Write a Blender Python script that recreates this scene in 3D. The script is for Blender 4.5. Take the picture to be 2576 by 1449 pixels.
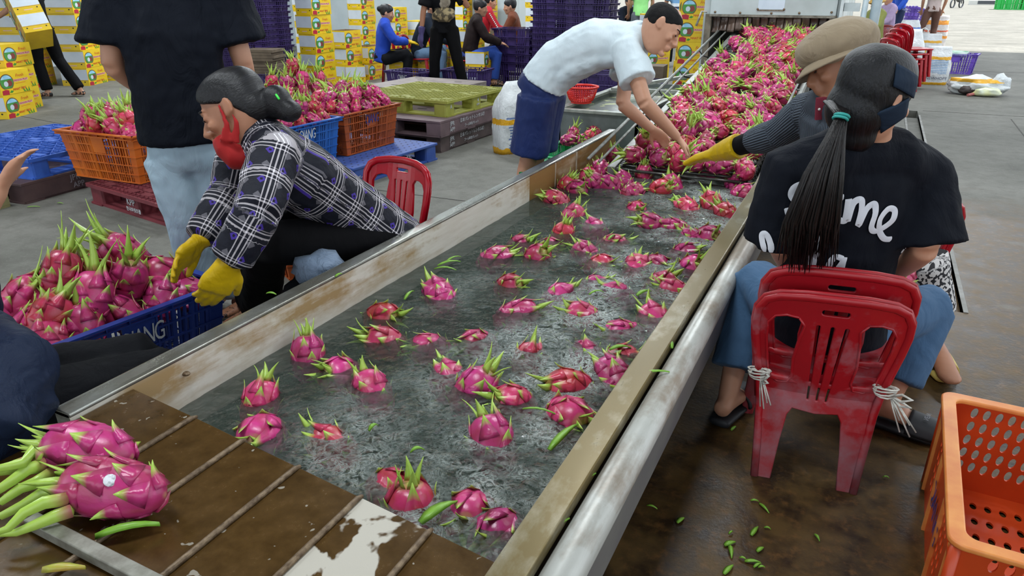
import bpy, bmesh, math, random
import numpy as np
from mathutils import Vector, Matrix, noise as mnoise

scene = bpy.context.scene
for o in list(bpy.data.objects):
    bpy.data.objects.remove(o)
COL = scene.collection
random.seed(7)
PI = math.pi

# ---------------------------------------------------------------- camera
FPX, CX, CY = 1800.0, 1288.0, 724.5
CAM = Vector((0, 0, 1.38))
PITCH = math.radians(22.769)
YAW = math.radians(25.926)
cd = bpy.data.cameras.new('camera')
cam = bpy.data.objects.new('camera', cd)
COL.objects.link(cam)
cam.location = CAM
cam.rotation_euler = (PI / 2 - PITCH, 0, YAW)
cd.sensor_width = 36
cd.lens = FPX / 2576 * 36
cd.clip_end = 400
scene.camera = cam
FWD = Vector((-math.sin(YAW) * math.cos(PITCH), math.cos(YAW) * math.cos(PITCH), -math.sin(PITCH)))
RGT = Vector((math.cos(YAW), math.sin(YAW), 0))
UPV = RGT.cross(FWD)

# ---------------------------------------------------------------- world, sun, ceiling lights, exposure
w = bpy.data.worlds.new('sky')
scene.world = w
w.use_nodes = True
wb = w.node_tree.nodes['Background']
wb.inputs[0].default_value = (0.86, 0.93, 1.0, 1)
wb.inputs[1].default_value = 1.7
sd = bpy.data.lights.new('sun', 'SUN')
sd.energy = 9.0
sd.angle = 0.02
sd.color = (1, 0.97, 0.92)
so = bpy.data.objects.new('sun', sd)
COL.objects.link(so)
so.rotation_euler = (math.radians(-14), math.radians(12), 0)
def area(x, y, z, sx, sy, e, col=(0.9, 0.96, 1.0)):
    d = bpy.data.lights.new('ceiling_light', 'AREA')
    d.shape = 'RECTANGLE'
    d.size, d.size_y = sx, sy
    d.energy = e
    d.color = col
    o = bpy.data.objects.new('ceiling_light', d)
    COL.objects.link(o)
    o.location = (x, y, z)
    return o
for (x, y, e) in ((-1.4, 0.6, 110), (-1.2, 6.0, 140), (-5.5, 1.6, 120), (-5.5, 8.5, 170), (-9.5, 7.6, 180), (-9.0, 11.5, 220), (2.2, 4.6, 60), (1.5, 12, 160), (-3.5, 13, 170), (2.0, 20, 160), (-6, 18, 120)):
    area(x, y, 4.9, 1.6, 0.8, e)
scene.cycles.max_bounces = 6
scene.cycles.diffuse_bounces = 3
scene.cycles.glossy_bounces = 3
scene.cycles.transmission_bounces = 3
scene.cycles.transparent_max_bounces = 6
scene.cycles.caustics_reflective = False
scene.cycles.caustics_refractive = False
scene.view_settings.view_transform = 'Standard'
scene.view_settings.look = 'None'
scene.view_settings.exposure = 0.18
scene.view_settings.gamma = 1.0
scene.view_settings.use_curve_mapping = False

# ---------------------------------------------------------------- helpers: points
def ray(px, py):
    return (FWD * FPX + RGT * (px - CX) - UPV * (py - CY)) / FPX
def A(px, py, d):                       # a point seen at a pixel, at a depth in metres
    return CAM + ray(px, py) * d
def G(px, py, z=0.0):                   # a point seen at a pixel, at a height
    r = ray(px, py)
    return CAM + r * ((z - CAM.z) / r.z)
def V(*a):
    return Vector(a)

# ---------------------------------------------------------------- helpers: materials
def hexc(h):
    h = h.lstrip('#')
    c = [int(h[i:i + 2], 16) / 255 for i in (0, 2, 4)]
    return tuple((x / 12.92 if x <= 0.04045 else ((x + 0.055) / 1.055) ** 2.4) for x in c) + (1,)
class NT:
    """small wrapper for building node trees"""
    def __init__(s, name):
        s.m = bpy.data.materials.new(name)
        s.m.use_nodes = True
        s.t = s.m.node_tree
        s.b = s.t.nodes['Principled BSDF']
        s.out = s.t.nodes['Material Output']
    def n(s, typ, **k):
        x = s.t.nodes.new('ShaderNode' + typ)
        for a, v in k.items():
            setattr(x, a, v)
        return x
    def l(s, a, b):
        s.t.links.new(a, b)
    def val(s, sock, v):
        if hasattr(v, 'links') or isinstance(v, bpy.types.NodeSocket):
            s.l(v, sock)
        else:
            sock.default_value = v
    def coord(s, kind='Object'):
        return s.n('TexCoord').outputs[kind]
    def mapping(s, vec, scale=(1, 1, 1), rot=(0, 0, 0), loc=(0, 0, 0)):
        m = s.n('Mapping')
        s.l(vec, m.inputs['Vector'])
        m.inputs['Scale'].default_value = scale
        m.inputs['Rotation'].default_value = rot
        m.inputs['Location'].default_value = loc
        return m.outputs[0]
    def noise(s, vec, scale, detail=4, rough=0.55, dist=0.0):
        x = s.n('TexNoise')
        s.l(vec, x.inputs['Vector'])
        x.inputs['Scale'].default_value = scale
        x.inputs['Detail'].default_value = detail
        x.inputs['Roughness'].default_value = rough
        x.inputs['Distortion'].default_value = dist
        return x.outputs['Fac']
    def ramp(s, fac, stops, interp='LINEAR'):
        r = s.n('ValToRGB')
        s.l(fac, r.inputs[0])
        cr = r.color_ramp
        cr.interpolation = interp
        while len(cr.elements) < len(stops):
            cr.elements.new(0.5)
        for e, (p, c) in zip(cr.elements, stops):
            e.position = p
            e.color = c if not isinstance(c, (int, float)) else (c, c, c, 1)
        return r.outputs[0]
    def mix(s, fac, a, b, blend='MIX'):
        x = s.n('Mix', data_type='RGBA', blend_type=blend)
        s.val(x.inputs[0], fac)
        s.val(x.inputs[6], a)
        s.val(x.inputs[7], b)
        return x.outputs[2]
    def math(s, op, a, b=None, c=None, clamp=False):
        x = s.n('Math', operation=op, use_clamp=clamp)
        s.val(x.inputs[0], a)
        if b is not None:
            s.val(x.inputs[1], b)
        if c is not None:
            s.val(x.inputs[2], c)
        return x.outputs[0]
    def sep(s, vec):
        x = s.n('SeparateXYZ')
        s.l(vec, x.inputs[0])
        return x.outputs
    def bump(s, h, strength=0.3, dist=0.01):
        x = s.n('Bump')
        s.l(h, x.inputs['Height'])
        x.inputs['Strength'].default_value = strength
        x.inputs['Distance'].default_value = dist
        s.l(x.outputs[0], s.b.inputs['Normal'])
        return x
    def set(s, **k):
        names = dict(col='Base Color', rough='Roughness', metal='Metallic', spec='Specular IOR Level', coat='Coat Weight', alpha='Alpha', ior='IOR', trans='Transmission Weight', sheen='Sheen Weight', sss='Subsurface Weight')
        for a, v in k.items():
            s.val(s.b.inputs[names[a]], v)
        return s.m
MATS = {}
def M(name, c1, c2=None, scale=6, rough=0.5, metal=0.0, bump=0.0, bscale=40, spec=0.5, detail=4, lo=0.35, hi=0.65, stretch=(1, 1, 1), rand=0.0, bdist=0.004, coat=0.0):
    """plain procedural material: two colours mixed by noise, fine relief"""
    if name in MATS:
        return MATS[name]
    t = NT(name)
    vec = t.mapping(t.coord(), scale=stretch)
    a = hexc(c1)
    if c2:
        f = t.ramp(t.noise(vec, scale, detail), [(lo, 0.0), (hi, 1.0)])
        c = t.mix(f, a, hexc(c2))
    else:
        f = t.noise(vec, scale, detail)
        c = t.mix(t.math('MULTIPLY', f, 0.25), a, (a[0] * 0.6, a[1] * 0.6, a[2] * 0.6, 1))
    if rand:
        oi = t.n('ObjectInfo')
        hs = t.n('HueSaturation')
        t.l(c, hs.inputs['Color'])
        t.l(t.math('MULTIPLY_ADD', oi.outputs['Random'], 2 * rand, 1 - rand), hs.inputs['Value'])
        c = hs.outputs[0]
    t.set(col=c, rough=rough, metal=metal, spec=spec, coat=coat)
    if bump:
        t.bump(t.noise(vec, bscale, 3), bump, bdist)
    MATS[name] = t.m
    return t.m

# ---------------------------------------------------------------- helpers: meshes
class MB:
    """collects faces; build() links them as one mesh object"""
    def __init__(s):
        s.v, s.f, s.mi = [], [], []
        s.cur = 0
    def add(s, vs, fs):
        o = len(s.v)
        s.v += [tuple(p) for p in vs]
        s.f += [tuple(i + o for i in f) for f in fs]
        s.mi += [s.cur] * len(fs)
        return s
    def box(s, x0, x1, y0, y1, z0, z1):
        return s.hexa([(x0, y0, z0), (x1, y0, z0), (x1, y1, z0), (x0, y1, z0), (x0, y0, z1), (x1, y0, z1), (x1, y1, z1), (x0, y1, z1)])
    def hexa(s, p):
        return s.add(p, [(3, 2, 1, 0), (4, 5, 6, 7), (0, 1, 5, 4), (1, 2, 6, 5), (2, 3, 7, 6), (3, 0, 4, 7)])
    def bar(s, a, b, wx, wz, up=(0, 0, 1)):
        a, b = Vector(a), Vector(b)
        d = (b - a).normalized()
        u = Vector(up)
        r = d.cross(u)
        if r.length < 1e-4:
            r = d.cross(Vector((1, 0, 0)))
        r.normalize()
        u = r.cross(d)
        r, u = r * wx / 2, u * wz / 2
        return s.hexa([a - r - u, a + r - u, b + r - u, b - r - u, a - r + u, a + r + u, b + r + u, b - r + u])
    def tube(s, pts, r, n=8, cap=True):
        rs = r if isinstance(r, (list, tuple)) else [r] * len(pts)
        return s.loft([Vector(p) for p in pts], [(q, q) for q in rs], None, n, cap)
    def loft(s, pts, radii, ref=None, n=12, cap=True, power=2.0, dome=0.0):
        pts = [Vector(p) for p in pts]
        k = len(pts)
        vs, fs = [], []
        prev = None
        cs = []
        for i in range(k):
            t = (pts[min(i + 1, k - 1)] - pts[max(i - 1, 0)])
            if t.length < 1e-7:
                t = Vector((0, 0, 1))
            t.normalize()
            rf = ref[i] if isinstance(ref, list) else ref
            if rf is None:
                rf = prev if prev is not None else (Vector((1, 0, 0)) if abs(t.x) < 0.9 else Vector((0, 1, 0)))
            e1 = Vector(rf) - t * t.dot(Vector(rf))
            if e1.length < 1e-5:
                e1 = t.orthogonal()
            e1.normalize()
            e2 = t.cross(e1)
            prev = e1
            a, b = radii[i]
            for j in range(n):
                an = 2 * PI * j / n
                c, d = math.cos(an), math.sin(an)
                if power != 2.0:
                    c = math.copysign(abs(c) ** (2 / power), c)
                    d = math.copysign(abs(d) ** (2 / power), d)
                vs.append(pts[i] + e1 * (a * c) + e2 * (b * d))
            cs.append(t)
        for i in range(k - 1):
            for j in range(n):
                j2 = (j + 1) % n
                fs.append((i * n + j, i * n + j2, (i + 1) * n + j2, (i + 1) * n + j))
        if cap:
            if dome:
                vs.append(pts[0] - cs[0] * dome * min(radii[0]))
                vs.append(pts[-1] + cs[-1] * dome * min(radii[-1]))
                a, b = k * n, k * n + 1
                for j in range(n):
                    fs.append((a, (j + 1) % n, j))
                    fs.append((b, (k - 1) * n + j, (k - 1) * n + (j + 1) % n))
            else:
                fs.append(tuple(range(n - 1, -1, -1)))
                fs.append(tuple((k - 1) * n + j for j in range(n)))
        return s.add(vs, fs)
    def ell(s, c, r, rot=None, nu=14, nv=9):
        c = Vector(c)
        vs, fs = [], []
        R = rot.to_3x3() if rot is not None else Matrix.Identity(3)
        for i in range(1, nv):
            th = PI * i / nv
            for j in range(nu):
                ph = 2 * PI * j / nu
                vs.append(c + R @ Vector((r[0] * math.sin(th) * math.cos(ph), r[1] * math.sin(th) * math.sin(ph), r[2] * math.cos(th))))
        top, bot = len(vs), len(vs) + 1
        vs += [c + R @ Vector((0, 0, r[2])), c + R @ Vector((0, 0, -r[2]))]
        for i in range(nv - 2):
            for j in range(nu):
                j2 = (j + 1) % nu
                fs.append((i * nu + j, (i + 1) * nu + j, (i + 1) * nu + j2, i * nu + j2))
        for j in range(nu):
            fs.append((top, j, (j + 1) % nu))
            fs.append((bot, (nv - 2) * nu + (j + 1) % nu, (nv - 2) * nu + j))
        return s.add(vs, fs)
    def prism(s, poly, z0, z1, frame=None):
        n = len(poly)
        vs = [(p[0], p[1], z0) for p in poly] + [(p[0], p[1], z1) for p in poly]
        if frame is not None:
            vs = [frame @ Vector(v) for v in vs]
        fs = [tuple(range(n - 1, -1, -1)), tuple(range(n, 2 * n))] + [(i, (i + 1) % n, n + (i + 1) % n, n + i) for i in range(n)]
        return s.add(vs, fs)
    def grid(s, fn, nu, nv):
        vs = [fn(i / nu, j / nv) for j in range(nv + 1) for i in range(nu + 1)]
        fs = [(j * (nu + 1) + i, j * (nu + 1) + i + 1, (j + 1) * (nu + 1) + i + 1, (j + 1) * (nu + 1) + i) for j in range(nv) for i in range(nu)]
        return s.add(vs, fs)
    def mesh(s, name, mats, smooth=False, bevel=0.0):
        me = bpy.data.meshes.new(name)
        me.from_pydata(s.v, [], s.f)
        for m in (mats if isinstance(mats, (list, tuple)) else [mats]):
            me.materials.append(m)
        if any(s.mi):
            me.polygons.foreach_set('material_index', s.mi)
        if smooth:
            me.polygons.foreach_set('use_smooth', [True] * len(me.polygons))
        me.update()
        return me
    def build(s, name, mats, parent=None, smooth=False, world=True, bevel=0.0, **tags):
        o = link(name, s.mesh(name, mats, smooth), parent, world)
        if bevel:
            b = o.modifiers.new('bevel', 'BEVEL')
            b.width = bevel
            b.segments = 2
            b.limit_method = 'ANGLE'
        return tag(o, **tags)
def link(name, me, parent=None, world=True):
    o = bpy.data.objects.new(name, me)
    COL.objects.link(o)
    if parent is not None:
        o.parent = parent
        if world:
            o.matrix_parent_inverse = parent.matrix_basis.inverted()
    return o
def tag(o, label=None, cat=None, group=None, kind=None):
    for k, v in (('label', label), ('category', cat), ('group', group), ('kind', kind)):
        if v:
            o[k] = v
    return o
def thing(name, label, cat, loc=(0, 0, 0), rz=0.0, group=None):
    o = bpy.data.objects.new(name, None)
    COL.objects.link(o)
    o.empty_display_size = 0.1
    o.location = loc
    o.rotation_euler = (0, 0, rz)
    return tag(o, label, cat, group)
def copy_tree(o, parent=None):
    c = o.copy()
    COL.objects.link(c)
    if parent is not None:
        c.parent = parent
    for ch in o.children:
        copy_tree(ch, c)
    return c
WORK = bpy.data.scenes.new('workbench')    # scratch scene: shapes are evaluated there, away from the many finished objects
def evalmesh(o):
    WORK.collection.objects.link(o)
    vl = WORK.view_layers[0]
    vl.update()
    dg = vl.depsgraph
    me = bpy.data.meshes.new_from_object(o.evaluated_get(dg))
    return me
TEXTS = {}
def text_mesh(body, size=1.0, depth=0.0, space=1.0, shear=0.0, bold=0.0):
    """flat lettering as a mesh, centred on the origin in the XY plane"""
    key = (body, size, depth, space, shear, bold)
    if key in TEXTS:
        return TEXTS[key]
    cu = bpy.data.curves.new('lettering', 'FONT')
    cu.body = body
    cu.size = size
    cu.extrude = depth
    cu.space_character = space
    cu.shear = shear
    cu.offset = bold
    cu.align_x, cu.align_y = 'CENTER', 'CENTER'
    cu.resolution_u = 3
    o = bpy.data.objects.new('lettering', cu)
    me = evalmesh(o)
    bpy.data.objects.remove(o)
    bpy.data.curves.remove(cu)
    TEXTS[key] = me
    return me
def frame(o, r, u):
    r, u = Vector(r).normalized(), Vector(u)
    n = r.cross(u).normalized()
    u = n.cross(r)
    m = Matrix.Identity(4)
    m.col[0][:3], m.col[1][:3], m.col[2][:3], m.col[3][:3] = r, u, n, Vector(o)
    return m
def text(body, size, o, r, u, mat, parent, name='lettering', **k):
    me = text_mesh(body, size, **k)
    me2 = me.copy()
    me2.transform(frame(o, r, u))
    me2.materials.clear()
    me2.materials.append(mat)
    return link(name, me2, parent, True)
def curve_fill(loops, depth, bevel=0.0, res=1):
    """2D outline with holes, filled and extruded; lies in XY, thickness in Z"""
    cu = bpy.data.curves.new('outline', 'CURVE')
    cu.dimensions = '2D'
    cu.fill_mode = 'BOTH'
    cu.extrude = depth / 2 - bevel
    cu.bevel_depth = bevel
    cu.bevel_resolution = res
    for lp in loops:
        sp = cu.splines.new('POLY')
        sp.points.add(len(lp) - 1)
        for i, p in enumerate(lp):
            sp.points[i].co = (p[0], p[1], 0, 1)
        sp.use_cyclic_u = True
    o = bpy.data.objects.new('outline', cu)
    me = evalmesh(o)
    bpy.data.objects.remove(o)
    bpy.data.curves.remove(cu)
    return me
def cut_mesh(me, axis, vals):
    bm = bmesh.new()
    bm.from_mesh(me)
    bmesh.ops.remove_doubles(bm, verts=bm.verts, dist=1e-5)
    no = [0, 0, 0]
    no[axis] = 1
    for v in vals:
        co = [0, 0, 0]
        co[axis] = v
        bmesh.ops.bisect_plane(bm, geom=bm.verts[:] + bm.edges[:] + bm.faces[:], plane_co=co, plane_no=no)
    bm.to_mesh(me)
    bm.free()
    return me
def rrect(x0, x1, y0, y1, r, n=5):
    pts = []
    for cx, cy, a0 in ((x1 - r, y1 - r, 0), (x0 + r, y1 - r, 90), (x0 + r, y0 + r, 180), (x1 - r, y0 + r, 270)):
        for i in range(n + 1):
            a = math.radians(a0 + 90 * i / n)
            pts.append((cx + r * math.cos(a), cy + r * math.sin(a)))
    return pts
def oval(cx, cy, rx, ry, n=14, rot=0.0):
    return [(cx + rx * math.cos(a) * math.cos(rot) - ry * math.sin(a) * math.sin(rot), cy + rx * math.cos(a) * math.sin(rot) + ry * math.sin(a) * math.cos(rot)) for a in (2 * PI * i / n for i in range(n))]
ORD = ['bottom', 'second', 'third', 'fourth', 'fifth', 'sixth', 'seventh', 'eighth', 'ninth', 'tenth', 'eleventh', 'twelfth', 'thirteenth', 'fourteenth', 'fifteenth', 'sixteenth', 'seventeenth', 'eighteenth', 'nineteenth', 'twentieth']
NTH = ['first'] + ORD[1:] + ['twenty-' + w for w in ('first', 'second', 'third', 'fourth', 'fifth', 'sixth', 'seventh', 'eighth', 'ninth')] + ['thirtieth'] + ['thirty-' + w for w in ('first', 'second', 'third', 'fourth', 'fifth', 'sixth', 'seventh', 'eighth', 'ninth')]
# ================================================================ the setting
def floor_material():
    t = NT('concrete_floor')
    v = t.coord()
    x, y, z = t.sep(v)
    n1 = t.noise(v, 0.9, 5, 0.6)
    n2 = t.noise(v, 9, 5, 0.65)
    n3 = t.noise(v, 60, 3, 0.6)
    base = t.mix(t.ramp(n1, [(0.32, 0.0), (0.68, 1.0)]), hexc('#56564f'), hexc('#77766f'))
    base = t.mix(t.math('MULTIPLY', t.ramp(n2, [(0.42, 0.0), (0.7, 1.0)]), 0.45), base, hexc('#45423b'))
    base = t.mix(t.math('MULTIPLY', t.ramp(n3, [(0.55, 0.0), (0.75, 1.0)]), 0.35), base, hexc('#8a8882'))
    # brown, wet ground on the right of the tank
    edge = t.math('SUBTRACT', t.math('ADD', 5.9, t.math('MULTIPLY', t.math('SUBTRACT', n1, 0.5), 2.2)), y)
    wet = t.math('MULTIPLY', t.ramp(t.math('MULTIPLY', edge, 1.6), [(0.0, 0.0), (0.8, 1.0)]), t.ramp(t.math('ADD', x, 0.9), [(0.0, 0.0), (0.25, 1.0)]))
    brown = t.mix(t.ramp(n2, [(0.36, 0.0), (0.62, 1.0)]), hexc('#2c1f11'), hexc('#54401f'))
    brown = t.mix(t.ramp(t.noise(v, 26, 5, 0.7), [(0.52, 0.0), (0.72, 0.85)]), brown, hexc('#6b4c28'))
    brown = t.mix(t.ramp(t.noise(v, 2.3, 4, 0.5), [(0.60, 0.0), (0.66, 0.75)]), brown, hexc('#5d5750'))
    t.set(col=t.mix(wet, base, brown), rough=t.math('MULTIPLY_ADD', wet, t.math('SUBTRACT', t.math('MULTIPLY', n2, 0.45), 0.52), 0.74), spec=0.35)
    t.bump(t.math('ADD', t.math('MULTIPLY', n3, 0.6), n2), 0.35, 0.006)
    return t.m
FLOOR = floor_material()
mb = MB()
DX0, DX1, DY0, DY1 = 0.43, 0.56, 3.6, 9.75
mb.box(-40, DX0, -8, 120, -0.3, 0)
mb.box(DX1, 40, -8, 120, -0.3, 0)
mb.box(DX0, DX1, -8, DY0, -0.3, 0)
mb.box(DX0, DX1, 10.1, 120, -0.3, 0)
mb.box(DX0, DX1, DY0, DY1, -0.3, -0.035)
mb.build('floor', FLOOR, kind='structure')
# drain channel: cast edges, square pit at its far end
mb = MB()
for x in (DX0 - 0.02, DX1 + 0.0):
    mb.box(x, x + 0.02, DY0, DY1, -0.03, 0.004)
drain = mb.build('trim_1', M('drain_edge', '#8f8f8b', '#6d6b66', 8, 0.6), kind='structure')
mb = MB()
mb.box(DX0 + 0.005, DX1 - 0.005, 9.76, 10.09, -0.29, -0.22)
mb.build('pit_bottom', M('drain_mud', '#2b2119', '#43352a', 14, 0.4), drain)
# joints between the floor slabs
J = M('floor_joint', '#4a4842', '#3a3834', 10, 0.8)
for i, (a, b) in enumerate((((0.62, 10.15), (6, 10.22)), ((1.0, 15.55), (6, 15.9)), ((-6.5, 3.6), (-9.6, 7.6)), ((-3.3, 4.2), (-1.7, 4.25)), ((1.35, 2.0), (1.5, 9.9)), ((-9.5, 5.2), (-5.2, 4.6)))):
    mb = MB()
    mb.bar((a[0], a[1], 0.0005), (b[0], b[1], 0.0005), 0.012, 0.003)
    mb.build('trim_%d' % (i + 2), J, kind='structure')
# walls of the packing hall and its roof
WALL = M('painted_wall', '#cfd8da', '#b9c4c8', 1.2, 0.6, bump=0.1, bscale=6)
mb = MB()
mb.box(-14.2, -14.0, -2, 15.2, 0, 5.4)
mb.build('wall_left', WALL, kind='structure')
mb = MB()
mb.box(-14.0, -5.2, 15.0, 15.2, 0, 5.4)
wallb = mb.build('wall_back', WALL, kind='structure')
for x, c in ((-6.75, '#5f6d70'), (-7.05, '#c3ced2'), (-5.45, '#7f8f92')):
    mb = MB()
    mb.box(x, x + 0.22, 14.86, 15.0, 0, 5.0)
    mb.build('pilaster', M('pilaster_' + c[1:], c, None, 4, 0.5), wallb)
mb = MB()
mb.box(-14.2, 4.6, -7, 22, 5.4, 5.5)
mb.build('ceiling', M('roof_sheet', '#6d7274', '#5c6062', 3, 0.6), kind='structure')

# ================================================================ wash tank
STEEL = None
def steel_material(name, base, dark, stain, amount, rough=0.32, metal=0.55, band=None):
    t = NT(name)
    v = t.coord()
    n = t.noise(v, 3.2, 6, 0.6)
    m = t.noise(t.mapping(v, (1, 0.35, 2.5)), 14, 6, 0.65)
    c = t.mix(t.ramp(m, [(0.35, 0.0), (0.7, 1.0)]), hexc(base), hexc(dark))
    f = t.ramp(t.math('MULTIPLY', t.math('ADD', n, t.math('MULTIPLY', m, 0.5)), 0.67), [(0.5 - amount * 0.2, 0.0), (0.62 - amount * 0.15, 1.0)])
    if band:
        z = t.sep(v)[2]
        b = t.ramp(t.math('MULTIPLY', t.math('ABSOLUTE', t.math('SUBTRACT', z, band[0])), 1 / band[1]), [(0.3, 1.0), (1.0, 0.25)])
        f = t.math('MULTIPLY', f, b)
    c = t.mix(f, c, hexc(stain))
    t.set(col=c, rough=t.math('MULTIPLY_ADD', m, 0.25, rough - 0.1), metal=metal, spec=0.5)
    t.bump(m, 0.12, 0.003)
    return t.m
ST_WALL = steel_material('stained_steel_wall', '#dcd8cc', '#cdc7b8', '#a58a60', 0.15, 0.4, 0.0, band=(0.43, 0.09))
ST_WALL2 = steel_material('rusty_steel_wall', '#b5a78f', '#978769', '#8a6838', 1.0, 0.42, 0.0)
ST_RAIL = steel_material('wet_steel_rail', '#a3a59f', '#83857f', '#7c7a70', 0.3, 0.22, 0.65)
ST_RAILR = steel_material('algae_stained_rail', '#a9a594', '#99937c', '#6b5c34', 0.9, 0.28, 0.3)
ST_PIPE = steel_material('galvanised_pipe', '#b9bab4', '#a8a9a2', '#85796a', 0.15, 0.35, 0.12)
ST_DARK = M('dark_wet_steel', '#23251f', '#35352b', 5, 0.4, 0.3)
RUST = M('rusted_weld', '#4d3b28', '#7d6a52', 60, 0.5, 0.3, bump=0.4, bscale=120)
ZR, ZW, ZP = 0.48, 0.335, 0.468
XL0, XL1, XR0, XR1 = -1.584, -1.526, -0.44, -0.376
YN, YF = 0.815, 4.78
tank = thing('wash_tank', 'long stainless steel wash tank full of water and floating dragon fruit', 'tank', (-1.0, 2.5, 0))
mb = MB()
mb.box(XL1 - 0.004, XL1, YN, 3.35, 0.05, ZR - 0.012)
mb.build('side_wall', ST_WALL, tank)['label'] = 'tall inner side wall, pale near end with rust stains'
mb = MB()
for y0, y1 in ((3.352, 3.70), (3.703, 4.02), (4.03, YF)):
    mb.box(XL1 - 0.004, XL1, y0, y1, 0.05, ZR - 0.012)
farwall = mb.build('side_wall', ST_WALL2, tank)
farwall['label'] = 'rust brown far end of the inner side wall'
for y in (3.70, 4.025):
    mb = MB()
    mb.box(XL1, XL1 + 0.003, y - 0.004, y + (0.004 if y < 4 else 0.012), 0.1, ZR - 0.012)
    o = mb.build('weld_seam', M('weld_pale', '#c9bfae', '#a99b84', 30, 0.4), farwall, world=False)
mb = MB()                                # rolled rail, open near end
mb.loft([(-1.555, YN, ZR - 0.008), (-1.555, YF, ZR - 0.008)], [(0.030, 0.008)] * 2, (1, 0, 0), 20, True, 4.0)
mb.box(XL0 + 0.003, XL1 - 0.001, YN, YN + 0.004, ZR - 0.06, ZR - 0.004)
mb.build('rail', ST_RAIL, tank, smooth=False, bevel=0.002)
mb = MB()
mb.box(XL0, XL0 + 0.004, YN + 0.02, YF, 0.02, ZR - 0.03)
mb.build('outer_panel', ST_DARK, tank)
mb = MB()
mb.box(XR0, XR1, 0.2, YF, ZR - 0.03, ZR)
mb.build('rail', ST_RAILR, tank, bevel=0.003)['label'] = 'flat rail with brown water stains'
mb = MB()
mb.box(XR0, XR0 + 0.004, 0.2, YF, 0.05, ZR - 0.03)
mb.build('side_wall', ST_WALL2, tank)
mb = MB()
mb.tube([(-0.338, 0.2, 0.435), (-0.338, 2.6, 0.435), (-0.338, YF, 0.44)], 0.036, 20)
mb.build('edge_pipe', ST_PIPE, tank, smooth=True)['label'] = 'smooth round pipe along the outer edge'
mb = MB()
mb.hexa([(-0.345, 0.2, 0.29), (-0.318, 0.2, 0.29), (-0.318, YF, 0.29), (-0.345, YF, 0.29), (-0.345, 0.2, 0.42), (-0.306, 0.2, 0.42), (-0.306, YF, 0.42), (-0.345, YF, 0.42)])
mb.build('skirt_panel', M('skirt_grey', '#6f6f6b', '#5f5e60', 4, 0.5, 0.1), tank)
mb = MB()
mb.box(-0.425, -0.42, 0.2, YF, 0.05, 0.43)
mb.build('outer_panel', M('under_tank_shade', '#141311', '#1f1c18', 5, 0.7), tank)  # added black sheet: paints the shade of the open space under the tank
mb = MB()
mb.box(XL1, XR0, 0.2, YF, 0.04, 0.06)
mb.build('tank_bottom', ST_DARK, tank)
for y in (0.6, 2.2, 3.8):
    for x in (-1.5, -0.5):
        mb = MB()
        mb.box(x - 0.03, x + 0.03, y - 0.03, y + 0.03, 0, 0.05)
        mb.build('foot', ST_DARK, tank)
# end plate: panels between welded ribs, slightly skewed front edge
def yedge(x):
    return 0.865 - 0.119 * (x + 0.584)
def plate_material(name, seed, grey, thr):
    t = NT(name)
    v = t.mapping(t.coord(), loc=(seed, seed * 2, 0))
    n = t.noise(v, 3.4, 5, 0.55, 0.3)
    n2 = t.noise(v, 22, 6, 0.65)
    brown = t.mix(t.ramp(n2, [(0.3, 0.0), (0.75, 1.0)]), hexc('#3a2912'), hexc('#543d1c'))
    f = t.ramp(n, [(thr, 0.0), (thr + 0.012, 1.0)])
    sp = t.ramp(t.noise(v, 38, 2, 0.5), [(0.70, 0.0), (0.72, 0.8)])
    c = t.mix(t.math('MAXIMUM', f, sp), brown, hexc(grey))
    t.set(col=c, rough=t.math('MULTIPLY_ADD', f, 0.2, t.math('MULTIPLY_ADD', n2, 0.25, 0.12)), metal=0.0, spec=0.3)
    t.bump(t.math('ADD', n2, t.math('MULTIPLY', f, -1.2)), 0.12, 0.004)
    return t.m
RX = [-1.524, -1.274, -1.104, -0.932, -0.758, -0.586, -0.442]
PM = [plate_material('wet_brown_plate', 0.3, '#9b9588', 0.78), plate_material('wet_brown_plate_grey_patch', 4.1, '#b1aca0', 0.44)]
for i in range(6):
    a, b = RX[i] + 0.002, RX[i + 1] - 0.002
    zz = ZP - (0.03 if i == 0 else 0.0)
    mb = MB()
    p = [(a, 0.1), (b, 0.1), (b, yedge(b)), (a, yedge(a))]
    z0 = ZP - 0.004
    tilt = 0.004 if i == 0 else 0
    vs = [(x, y, z0 - 0.006 - (tilt if x == a else 0)) for x, y in p] + [(x, y, z0 - (tilt if x == a else 0)) for x, y in p]
    mb.hexa(vs)
    mb.build('plate_panel', PM[1] if i == 4 else PM[0], tank, bevel=0.0015)
for x in RX[1:6]:
    mb = MB()
    mb.tube([(x, 0.12, ZP), (x, yedge(x) - 0.01, ZP), (x, yedge(x) + 0.004, ZP - 0.004)], [0.006, 0.006, 0.004], 8)
    mb.build('rib', RUST, tank, smooth=True)
mb = MB()
mb.bar((-1.245, 0.553, ZP + 0.014), (-0.5, 0.536, ZP + 0.014), 0.026, 0.022)
mb.build('cross_bar', M('cross_bar', '#8a8a80', '#6e6c62', 40, 0.45, 0.3), tank, bevel=0.002)
mb = MB()
mb.tube([(RX[1] - 0.05, 0.3, 0.49), (RX[1] - 0.06, 0.3, 0.49)], 0.005, 6)
# conveyor foot mechanism lies under water; small bolt on the wall
mb = MB()
mb.ell((-1.522, 1.13, 0.425), (0.012, 0.010, 0.006))
mb.build('bolt', RUST, tank, smooth=True)

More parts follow.
